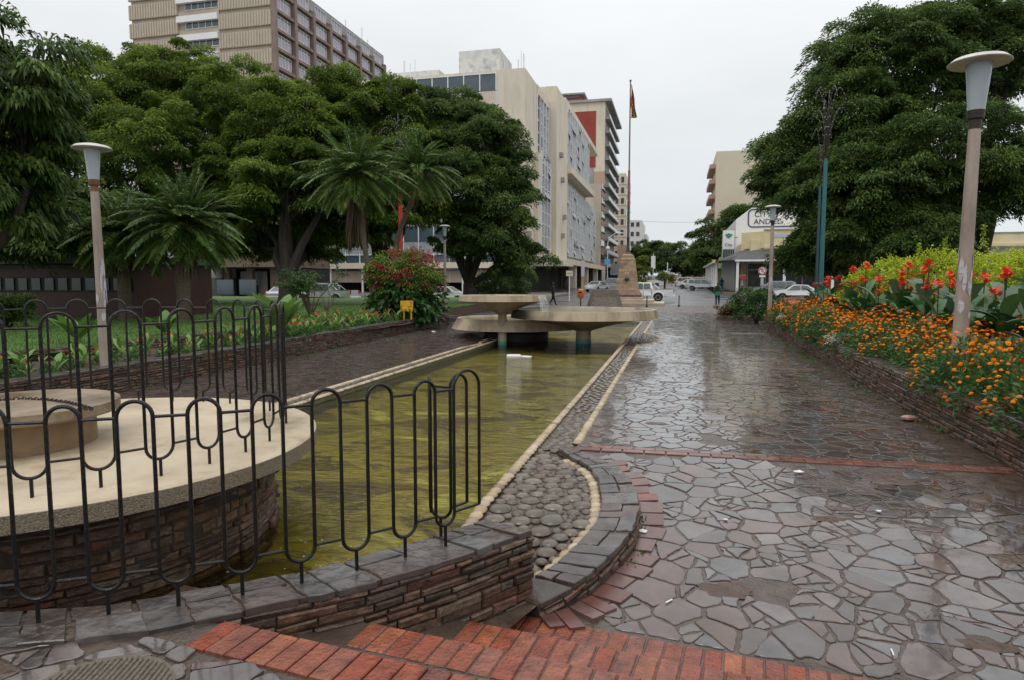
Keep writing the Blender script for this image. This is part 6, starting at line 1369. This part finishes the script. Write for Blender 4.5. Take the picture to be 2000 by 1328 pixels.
b = MB(); b.tube([(.35*math.cos(2*PI*k/24), -.11, 2.65+.35*math.sin(2*PI*k/24)) for k in range(25)], .045, 5); b.tube([(-.24, -.12, 2.89), (.24, -.12, 2.41)], .04, 5); b.build('red_ring', rdm, o); text('P', .5, blackp, o, (0, -.105, 2.65)); b = MB(); b.box((0, -.06, 2.08), (.6, .04, .22)); b.build('plate', white, t); b = MB(); b.box((0, -.05, 1.2), (.3, .12, 1.3)); b.build('posters', poster, t)
q = P(1396, 560, 95); t = empty('street_pole', (q.x, q.y, zroad(q.y)), 0, 'yellow pole with a small white sign beside the right pavement', 'pole'); b = MB(); b.tube([(0, 0, -.1), (0, 0, 4)], .12, 8); b.box((-.2, 0, 4.1), (.6, .1, .3)); b.build('pole', yel, t); b = MB(); b.box((-.25, -.15, 2.6), (.75, .05, .5)); b.build('sign_board', white, t)
q = P(1275, 560, 98); t = empty('banner_pole', (q.x, q.y, zroad(q.y)), 0, 'tall white hanging banner on a pole before the far trees', 'banner'); b = MB(); b.tube([(0, 0, 0), (0, 0, 5.2)], .06, 6); b.build('pole', alum, t); b = MB(); b.box((0, -.1, 4.0), (.62, .05, 1.7)); b.build('banner', white, t)
q = P(1186, 560, 110); t = empty('street_light', (q.x, q.y, zroad(q.y)), 0, 'curved metal street light with a blue sign and round sign, left of the monument', 'street light'); b = MB(); b.tube([(0, 0, 0), (0, 0, 7.2), (.3, 0, 8.2), (1.3, 0, 8.9), (2.2, 0, 8.9)], .08, 6); b.build('pole', alum, t); b = MB(); b.box((2.4, 0, 8.85), (.7, .2, .12)); b.build('lamp_head', alum, t); b = MB(); b.box((0, -.15, 4.2), (.9, .06, .9)); b.build('blue_sign', M('lit_blue', [(.05, .3, .62), (.15, .45, .8)], scale=1), t); b = MB(); b.ball((0, 0, 6.4), .35, 10, 6); b.build('round_lamp', white, t, smooth=True)
q = P(1138, 585, 76); t = empty('concrete_post', (q.x, q.y, 0), 0, 'thick ochre concrete post with a pale wrap under the office canopy', 'post'); b = MB(); b.lathe([(.2, 0), (.17, 4.4)], 10); b.build('post', M('ochre', [(.28, .19, .10), (.36, .25, .14)]), t); b = MB(); b.lathe([(.2, 2.4), (.2, 4.2)], 10); b.build('wrap', poster, t)
q = P(1255, 555, 80); t = empty('traffic_light', (q.x, q.y, zroad(q.y)), 0, 'traffic light on a pale post right of the monument', 'traffic light'); b = MB(); b.tube([(0, 0, 0), (0, 0, 3.2)], .06, 6); b.build('post', white, t)
for dx in (-.3, 0, .3): b = MB(); b.box((dx, -.05, 3.1+(.2 if dx == 0 else 0)), (.22, .15, .6)); b.build('signal_head', blackp, t)
b = MB(); a, c = P(1190, 428, 130), P(1500, 428, 95); b.tube([a.lerp(c, k/12)-Vector((0, 0, 1.0*math.sin(PI*k/12)*.6)) for k in range(13)], .02, 4); tag(b.build('overhead_wire', blackp), 'thin wire strung across the street above the monument', 'wire')

# ------------------------------------------------------------------ vehicles
glasscar = M('car_glass', [(.02, .03, .03), (.10, .13, .13)], rough=.07, scale=1.2, spec=.8)
tyre = M('tyre', [(.012, .012, .012), (.022, .022, .022)], rough=.8)
rim = M('wheel_rim', [(.25, .25, .26), (.4, .4, .42)], rough=.35, metal=.6)
redl = M('rear_light', [(.35, .02, .02), (.45, .03, .03)], rough=.2); headl = M('head_light', [(.55, .56, .57), (.7, .7, .7)], rough=.15)
def carpaint(n_, c): return M('car_paint_'+n_, [c, tuple(min(1, q*1.06) for q in c)], rough=.22, coat=.7, scale=2)
def side_w(z, W, belt, top_): return W/2 if z <= belt else W/2-(z-belt)/(top_-belt)*.2*(W/2)*1.1
def car(name, label, loc, rz, kind, paint, cat='car', group='vehicles on the street'):
    """local x forward"""
    t = empty(name, loc, rz, label, cat, group); S = {}
    if kind == 'pickup': L, W, belt, top_, wb, wr = 5.1, 1.75, 1.12, 1.72, (-1.2, 1.75), .38; prof = [(-2.5, .45), (-2.5, 1.08), (-.75, 1.08), (-.75, 1.12), (-.62, 1.70), (.55, 1.72), (.75, 1.66), (1.25, 1.14), (2.35, 1.0), (2.5, .85), (2.5, .42)]; wins = [[(-.55, 1.16), (-.47, 1.6), (.05, 1.62), (.05, 1.16)], [(.13, 1.16), (.13, 1.62), (.62, 1.6), (1.0, 1.16)]]
    elif kind == 'mpv': L, W, belt, top_, wb, wr = 4.4, 1.7, .98, 1.62, (-1.35, 1.35), .31; prof = [(-2.1, .35), (-2.15, .95), (-1.95, 1.5), (-1.6, 1.62), (.2, 1.62), (.55, 1.55), (1.35, 1.02), (2.05, .85), (2.2, .6), (2.2, .33)]; wins = [[(-1.85, 1.05), (-1.68, 1.48), (-1.1, 1.5), (-1.1, 1.03)], [(-1.02, 1.03), (-1.02, 1.5), (-.2, 1.52), (-.2, 1.02)], [(-.1, 1.02), (-.1, 1.52), (.45, 1.46), (1.05, 1.02)]]
    elif kind == 'van': L, W, belt, top_, wb, wr = 4.9, 1.75, 1.2, 2.0, (-1.5, 1.5), .34; prof = [(-2.4, .4), (-2.4, 1.9), (-2.2, 2.0), (1.2, 2.0), (1.6, 1.9), (2.2, 1.15), (2.45, .95), (2.45, .4)]; wins = [[(-2.2, 1.25), (-2.15, 1.8), (-1.1, 1.82), (-1.1, 1.25)], [(-1.0, 1.25), (-1.0, 1.82), (.2, 1.82), (.2, 1.25)], [(.3, 1.25), (.3, 1.82), (1.3, 1.78), (1.8, 1.25)]]
    else: L, W, belt, top_, wb, wr = 4.3, 1.68, .92, 1.42, (-1.3, 1.3), .3; prof = [(-2.1, .35), (-2.15, .85), (-1.9, .98), (-1.45, 1.02), (-.85, 1.38), (.1, 1.42), (.4, 1.38), (1.05, .96), (1.95, .82), (2.15, .6), (2.15, .33)]; wins = [[(-1.25, .98), (-.8, 1.3), (-.3, 1.34), (-.3, .96)], [(-.22, .96), (-.22, 1.34), (.35, 1.31), (.8, .95)]]
    def arch(x0, x1, z):       # underside with wheel arches
        o = []
        for c in sorted(wb): o += [(c+(wr+.07)*math.cos(a), wr+(wr+.07)*math.sin(a)) for a in [PI-k*PI/8 for k in range(9)] if wr+(wr+.07)*math.sin(a) > z-.01]
        return o
    base_z = prof[0][1]; pol = prof+[(x, max(z, base_z)) for x, z in arch(0, 0, base_z)[::-1]]
    def pt(x, z, s): return (x, s*(side_w(z, W, belt, top_)-(0.05 if z < base_z+.03 else 0)), z)
    b = MB(); i0 = 0; n_ = len(pol)
    rings = [[pt(x, z, -1) for x, z in pol], [pt(x, z, 1) for x, z in pol]]
    b.grid(rings, 0, 0, True, False, False); b.face([pt(x, z, -1) for x, z in pol]); b.face([pt(x, z, 1) for x, z in pol][::-1]); bo = b.build('body', paint, t, bev=.04)
    md = bo.modifiers.new('tri', 'TRIANGULATE')
    for s in (-1, 1):
        for wp in wins:
            b = MB(); b.grid([[(x, s*(side_w(z, W, belt, top_)+o_), z) for x, z in wp] for o_ in (-.02, .012)], 0, 0, True, True, True); b.build('side_window', glasscar, t)
    def slope(a, c, nm, m_, k0=.08, k1=.92, inset=.12):
        b = MB(); v0 = Vector(a).lerp(Vector(c), k0); v1 = Vector(a).lerp(Vector(c), k1); nrm = Vector((-(v1-v0).y, (v1-v0).x)).normalized()
        if nrm.y < 0: nrm = -nrm
        w0, w1 = side_w(v0.y, W, belt, top_)-inset, side_w(v1.y, W, belt, top_)-inset; r0 = [(v0.x, -w0, v0.y), (v0.x, w0, v0.y), (v1.x, w1, v1.y), (v1.x, -w1, v1.y)]
        b.grid([[(x+nrm.x*o_, y, z+nrm.y*o_) for x, y, z in r0] for o_ in (-.01, .015)], 0, 0, True, True, True); b.build(nm, m_, t)
    i = next(i for i, p in enumerate(prof) if p[1] >= top_-.001 and i < len(prof)-1 and prof[i+1][0] > p[0]); fs = [(prof[j], prof[j+1]) for j in range(len(prof)-1) if prof[j][1] > belt-.02 and prof[j+1][1] < prof[j][1]-.3 and prof[j+1][0] > prof[j][0]]
    if fs: slope(fs[0][0], fs[0][1], 'windscreen', glasscar)
    bs_ = [(prof[j], prof[j+1]) for j in range(len(prof)-1) if prof[j+1][1]-prof[j][1] > .3 and prof[j][1] > belt-.2]
    if bs_: slope(bs_[-1][0], bs_[-1][1], 'rear_window', glasscar)
    for x in wb:
        for s in (-1, 1):
            b = MB(); b.grid([[(x+r*math.cos(2*PI*k/20), s*(W/2-.22+o_), wr+r*math.sin(2*PI*k/20)) for k in range(20)] for r, o_ in ((wr*.97, 0), (wr, .03), (wr, .19), (wr*.93, .215), (wr*.62, .22))], 0, 0, True, True, True); w_ = b.build('wheel', tyre, t, smooth=True)
            b = MB(); b.grid([[(x+r*math.cos(2*PI*k/20), s*(W/2+o_), wr+r*math.sin(2*PI*k/20)) for k in range(20)] for r, o_ in ((wr*.6, -.02), (wr*.58, .005), (wr*.2, -.01))], 0, 0, True, True, True); b.build('rim', rim, w_)
    zl_ = .78 if kind != 'pickup' else .82
    for s in (-1, 1):
        b = MB(); b.box((prof[-2][0]-.03, s*(W/2-.22), zl_-.05), (.12, .36, .15)); b.build('headlight', headl, t); b = MB(); b.box((prof[1][0]+.03, s*(W/2-.12), zl_+.12), (.12, .2, .3)); b.build('rear_light', redl, t)
        b = MB(); b.box((fs[0][1][0]-.25 if fs else .7, s*(W/2+.08), belt+.1), (.12, .18, .13), ch=.02); b.build('wing_mirror', paint, t)
    b = MB(); b.box((-L/2-.02, 0, .5), (.16, W*.96, .2), ch=.03); b.build('bumper', alum if kind == 'pickup' else paint, t); b = MB(); b.box((L/2-.02, 0, .48), (.14, W*.94, .2), ch=.03); b.build('bumper', paint, t)
    if kind == 'pickup':
        for s in (-1, 1):
            for x in (.09, .98, -.62): b = MB(); b.box((x, s*(W/2+.001), .8), (.018, .012, .62)); b.build('door_seam', darkv, t)
            for x in wb:
                b = MB(); ri = [[(x+r*math.cos(PI*k/12), s*(W/2+o_), wr+r*math.sin(PI*k/12)) for k in range(13)] for r, o_ in ((wr+.06, 0), (wr+.075, .035), (wr+.13, .03), (wr+.16, 0))]; b.grid(ri, 0, 0, False); b.build('wheel_arch', paint, t, smooth=True)
                b = MB(); b.grid([[(x+r*math.cos(PI*k/12), s*(W/2-.02), wr+r*math.sin(PI*k/12)) for k in range(13)] for r in (.01, wr+.07)], 0, 0, False); b.build('arch_lining', darkv, t)
        b = MB(); b.box((-1.62, 0, 1.10), (1.6, W*.99, .05), ch=.01); b.build('bed_rail', darkv, t)
        b = MB(); b.box((-1.65, 0, 1.085), (1.55, W*.82, .03)); b.build('load_bed', darkv, t); b = MB(); b.tube([(-.78, -.72, 1.1), (-.85, -.66, 1.5), (-.85, .66, 1.5), (-.78, .72, 1.1)], .03, 6); b.tube([(-.85, .6, 1.5), (-1.3, .72, 1.1)], .03, 6); b.tube([(-.85, -.6, 1.5), (-1.3, -.72, 1.1)], .03, 6); b.build('roll_bar', alum, t)
    return t
wp_ = carpaint('white', (.72, .72, .71)); sp_ = carpaint('silver', (.42, .43, .44)); gp_ = carpaint('grey', (.22, .24, .26)); bp2 = carpaint('black', (.02, .02, .022)); cp_ = carpaint('cream', (.6, .58, .5))
def at(px, py, d): q = P(px, py, d); return (q.x, q.y, zroad(q.y)-.03)
PICKPOS = at(1259, 590, 60)
car('pickup_truck', 'white double-cab pickup passing right behind the monument', PICKPOS, math.radians(180), 'pickup', wp_, 'pickup')
car('parked_car', 'silver people carrier parked nose to the pavement on the right of the street', at(1372, 570, 92), math.radians(-8), 'mpv', sp_)
car('parked_car', 'silver saloon parked by the left kerb, just left of the monument', at(1166, 575, 88), math.radians(250), 'sedan', sp_)
car('pickup_truck', 'grey double-cab pickup half hidden behind the monument', at(1198, 570, 95), math.radians(180), 'pickup', gp_, 'pickup')
car('minibus', 'white minibus beyond the white pickup', at(1266, 566, 118), math.radians(185), 'van', cp_, 'minibus')
for i, (px, d, kd, pt_, lb) in enumerate(((1352, 102, 'sedan', wp_, 'white parked car directly behind the silver people carrier'), (1347, 112, 'mpv', cp_, 'second white car back in the angled row'), (1340, 122, 'sedan', wp_, 'third white car back in the angled row'), (1336, 133, 'sedan', bp2, 'dark car in the angled row on the right of the street'), (1334, 146, 'mpv', wp_, 'farthest pale car in the angled row'))):
    car('parked_car', lb, at(px, 568, d), math.radians(-20), kd, pt_, group='angled row of parked cars')
car('parked_car', 'white car seen just above the red cannas on the right', at(1555, 575, 62), math.radians(180), 'sedan', wp_)
car('parked_car', 'dark car by the arcade behind the white one on the right', at(1512, 570, 70), math.radians(180), 'mpv', gp_)
car('pickup_truck', 'silver single pickup parked under the trees beyond the lawn', at(640, 590, 56), math.radians(180), 'pickup', sp_, 'pickup')
car('parked_car', 'white car behind the red flowering bush on the left', at(872, 585, 58), math.radians(0), 'sedan', wp_)
car('parked_car', 'pale car behind the forked tree trunk on the left', at(560, 585, 58), math.radians(90), 'sedan', sp_)
car('delivery_truck', 'pale small truck at the far end of the street before the pink building', at(1365, 560, 160), math.radians(180), 'van', wp_, 'truck')

# ------------------------------------------------------------------ people
def person(label, loc, rz, h, skin, topc, legc, hairc, stride=.0, armswing=.0, elbow=.2, load=None, extra=None, bag=None, carry=False, skirt=False):
    """facing local -Y; one skinned body surface, hair and load as children or things"""
    t = empty('person', loc, rz, label, 'person'); k = h/1.75; J = {}
    def add_(n, p, r): J[n] = (Vector(p)*k, r*k*(1.0 if n[0] in 'fgt' else 1.28 if n[:2] in ('hi', 'kn', 'an', 'pe', 'wa', 'ch', 'sh', 'el', 'wr') else 1.12))
    sF, sB = stride, -stride
    add_('pelvis', (0, 0, .96), .125); add_('waist', (0, 0, 1.10), .118); add_('chest', (0, -.01, 1.30), .148); add_('neckb', (0, 0, 1.47), .07); add_('neck', (0, -.01, 1.53), .052); add_('head', (0, -.025, 1.62), .085); add_('crown_', (0, -.015, 1.70), .078)
    for s, n, st_, sw in ((-1, 'l', sF, -armswing), (1, 'r', sB, armswing)):
        add_('hip'+n, (s*.09, 0, .90), .095); add_('knee'+n, (s*.10, -st_*.5-(.05 if st_ < 0 else 0), .50), .062); add_('ankle'+n, (s*.10, -st_*.95+(.06 if st_ < 0 else 0), .09+(.05 if st_ < -.1 else 0)), .042); add_('heel'+n, (s*.10, -st_*.95+(.06 if st_ < 0 else 0)-.03, .045+(.04 if st_ < -.1 else 0)), .042); add_('toe'+n, (s*.115, -st_*.95-.17+(.06 if st_ < 0 else 0), .035), .036)
        add_('sh'+n, (s*.19, 0, 1.43), .062)
        if carry and n in carry: e_ = (s*.30, -.05, 1.48); w_ = (s*.16, -.08, 1.72)
        else: e_ = (s*.26, -sw*.35+.02, 1.17); w_ = (s*.25, -sw*.7-elbow*.4, .95+elbow*.25)
        add_('el'+n, e_, .045); add_('wr'+n, w_, .03); W = Vector(w_); E = Vector(e_); d = (W-E).normalized(); add_('palm'+n, W+d*.06, .032)
        side = Vector((0, 1, 0)) if abs(d.y) < .7 else Vector((0, 0, 1))
        for f_ in range(4): add_('f%d%s' % (f_, n), W+d*.10+side*(-.03+.02*f_), .010); add_('g%d%s' % (f_, n), W+d*(.145+.012*(1-abs(f_-1.5)))+side*(-.03+.02*f_)+Vector((-s*.02, 0, 0)), .008)
        add_('th'+n, W+d*.05+side*(-.045)+Vector((-s*.015, 0, 0)), .011)
    E_ = [('pelvis', 'waist'), ('waist', 'chest'), ('chest', 'neckb'), ('neckb', 'neck'), ('neck', 'head'), ('head', 'crown_')]
    for n in 'lr':
        E_ += [('pelvis', 'hip'+n), ('hip'+n, 'knee'+n), ('knee'+n, 'ankle'+n), ('ankle'+n, 'heel'+n), ('heel'+n, 'toe'+n), ('chest', 'sh'+n), ('sh'+n, 'el'+n), ('el'+n, 'wr'+n), ('wr'+n, 'palm'+n), ('palm'+n, 'th'+n)]
        for f_ in range(4): E_ += [('palm'+n, 'f%d%s' % (f_, n)), ('f%d%s' % (f_, n), 'g%d%s' % (f_, n))]
    names = list(J); me = bpy.data.meshes.new('tmp'); me.from_pydata([J[n][0] for n in names], [(names.index(a), names.index(c)) for a, c in E_], [])
    o = bpy.data.objects.new('tmp', me); link(o); sk = o.modifiers.new('s', 'SKIN'); sk.use_smooth_shade = True
    for i, n in enumerate(names): r = J[n][1]; me.skin_vertices[0].data[i].radius = (r, r*.78 if n in ('pelvis', 'waist', 'chest') else r)
    me.skin_vertices[0].data[0].use_root = True; o.modifiers.new('u', 'SUBSURF').levels = 1
    dg = bpy.context.evaluated_depsgraph_get(); m2 = bpy.data.meshes.new_from_object(o.evaluated_get(dg)); bpy.data.objects.remove(o)
    for m_ in (skin, topc, legc, blackp): m2.materials.append(m_)
    for p in m2.polygons:
        c = p.center; best = min(names, key=lambda n: (J[n][0]-c).length-J[n][1]); z = c.z/k
        p.material_index = 0 if best[:2] in ('ne', 'he', 'cr') and best not in ('neckb',) and 'heel' not in best or best[:4] == 'palm' or best[0] in 'fg' or best[:2] == 'th' else 3 if best[:3] in ('toe', 'hee') else 2 if z < 1.0 and abs(c.x) < .2*k and best[:2] not in ('el', 'wr') else 1
        if best[:2] == 'wr' and z < 1.2 and elbow: p.material_index = 1
        p.use_smooth = True
    body = bpy.data.objects.new('body', m2); link(body, t)
    b = MB(); b.ball((0, .012*k, 1.695*k), (.088*k, .10*k, .085*k), 12, 8); b.build('hair', hairc, t, smooth=True)
    b = MB(); [b.ball((s*.032*k, -.105*k, 1.645*k), .011*k, 6, 4) for s in (-1, 1)]; b.box((0, -.118*k, 1.615*k), (.022*k, .03*k, .045*k), ch=.006); b.box((0, -.108*k, 1.575*k), (.045*k, .012*k, .012*k)); b.build('face_features', M('face_dark', [(.02, .012, .01), (.03, .018, .014)]), t)
    if bag: b = MB(); b.box((0, .20*k, 1.25*k), (.30*k, .16*k, .42*k), ch=.03); b.build('backpack', bag, t)
    if skirt: b = MB(); b.lathe([(.16*k, 1.08*k), (.20*k, .95*k), (.24*k, .75*k)], 14, caps=False); b.build('jacket_hem', skirt, t, smooth=True)
    return t
skin = M('dark_skin', [(.05, .025, .016), (.07, .037, .024)], rough=.5, scale=8); hair = M('black_hair', [(.006, .005, .005), (.012, .01, .01)], rough=.6)
def cloth(n_, c): return M('cloth_'+n_, [tuple(q*.8 for q in c), c], rough=.8, scale=9)
def gat(px, py, d): q = P(px, py, d); return (q.x, q.y, zroad(q.y)-.02)
green, navy, blk, jean, wht, redc, blue = cloth('green', (.01, .16, .07)), cloth('navy', (.02, .03, .07)), cloth('black', (.012, .012, .014)), cloth('jeans', (.04, .08, .16)), cloth('white', (.5, .5, .5)), cloth('red', (.35, .03, .03)), cloth('blue', (.04, .08, .3))
t = person('woman in green and black jacket and jeans walking towards us on the plaza', (3.12, 53.2, 0), math.radians(-5), 1.72, skin, green, navy, hair, .13, .12, .9, skirt=green)
b = MB(); b.box((0, -.03, 1.28), (.26, .25, .42), ch=.06); b.build('black_vest', blk, t)
t = person('man in a black suit walking right past the high fountain bowl', (-9.1, 50.3, 0), math.radians(80), 1.72, skin, blk, blk, hair, .26, .2, .6)
person('person in black with a dark backpack behind the high fountain bowl', gat(922, 600, 41)[:2]+(0,), math.radians(180), 1.66, skin, blk, blk, hair, .1, .1, .2, bag=blk)
person('distant person in black jacket and white trousers before the undercroft', gat(1024, 592, 56)[:2]+(0,), math.radians(160), 1.7, skin, blk, wht, hair, .08, .1, .2)
t = person('man in white shirt and blue jeans walking with a red load on his head', gat(1449, 572, 78), math.radians(75), 1.72, skin, wht, jean, hair, .32, .1, .3, carry='lr')
q = gat(1449, 572, 78); b = MB(); b.box((q[0], q[1], q[2]+1.95), (.8, .45, .42), .2, ch=.06); b.box((q[0], q[1], q[2]+2.17), (.7, .35, .05), .2, 0, 1); tag(b.build('red_bundle', [M('red_plastic', [(.5, .03, .03), (.6, .05, .04)], rough=.4), white]), 'red bundle with white top carried on the head of the man by the arcade', 'bundle')
person('person in a blue top standing by the arcade columns', gat(1409, 572, 88), .3, 1.75, skin, blue, navy, hair, .05, .1, .2)
person('person in dark blue standing in the road beyond the white pickup', gat(1298, 566, 105), 3.0, 1.72, skin, navy, navy, hair, .05, .1, .1)
person('small figure in pink among the short palms beyond the lawn', gat(365, 590, 52)[:2]+(.4,), 2.6, 1.6, skin, cloth('pink', (.35, .06, .08)), navy, hair, .05, .1, .1)
person('person in a green top beside the figure in pink beyond the lawn', gat(352, 590, 52)[:2]+(.4,), 2.9, 1.65, skin, cloth('dull_green', (.02, .10, .06)), navy, hair, .05, .1, .1)
person('dark figure standing in the office doorway behind the notice board', gat(1108, 575, 84), .4, 1.72, skin, blk, blk, hair, .05, .1, .1)
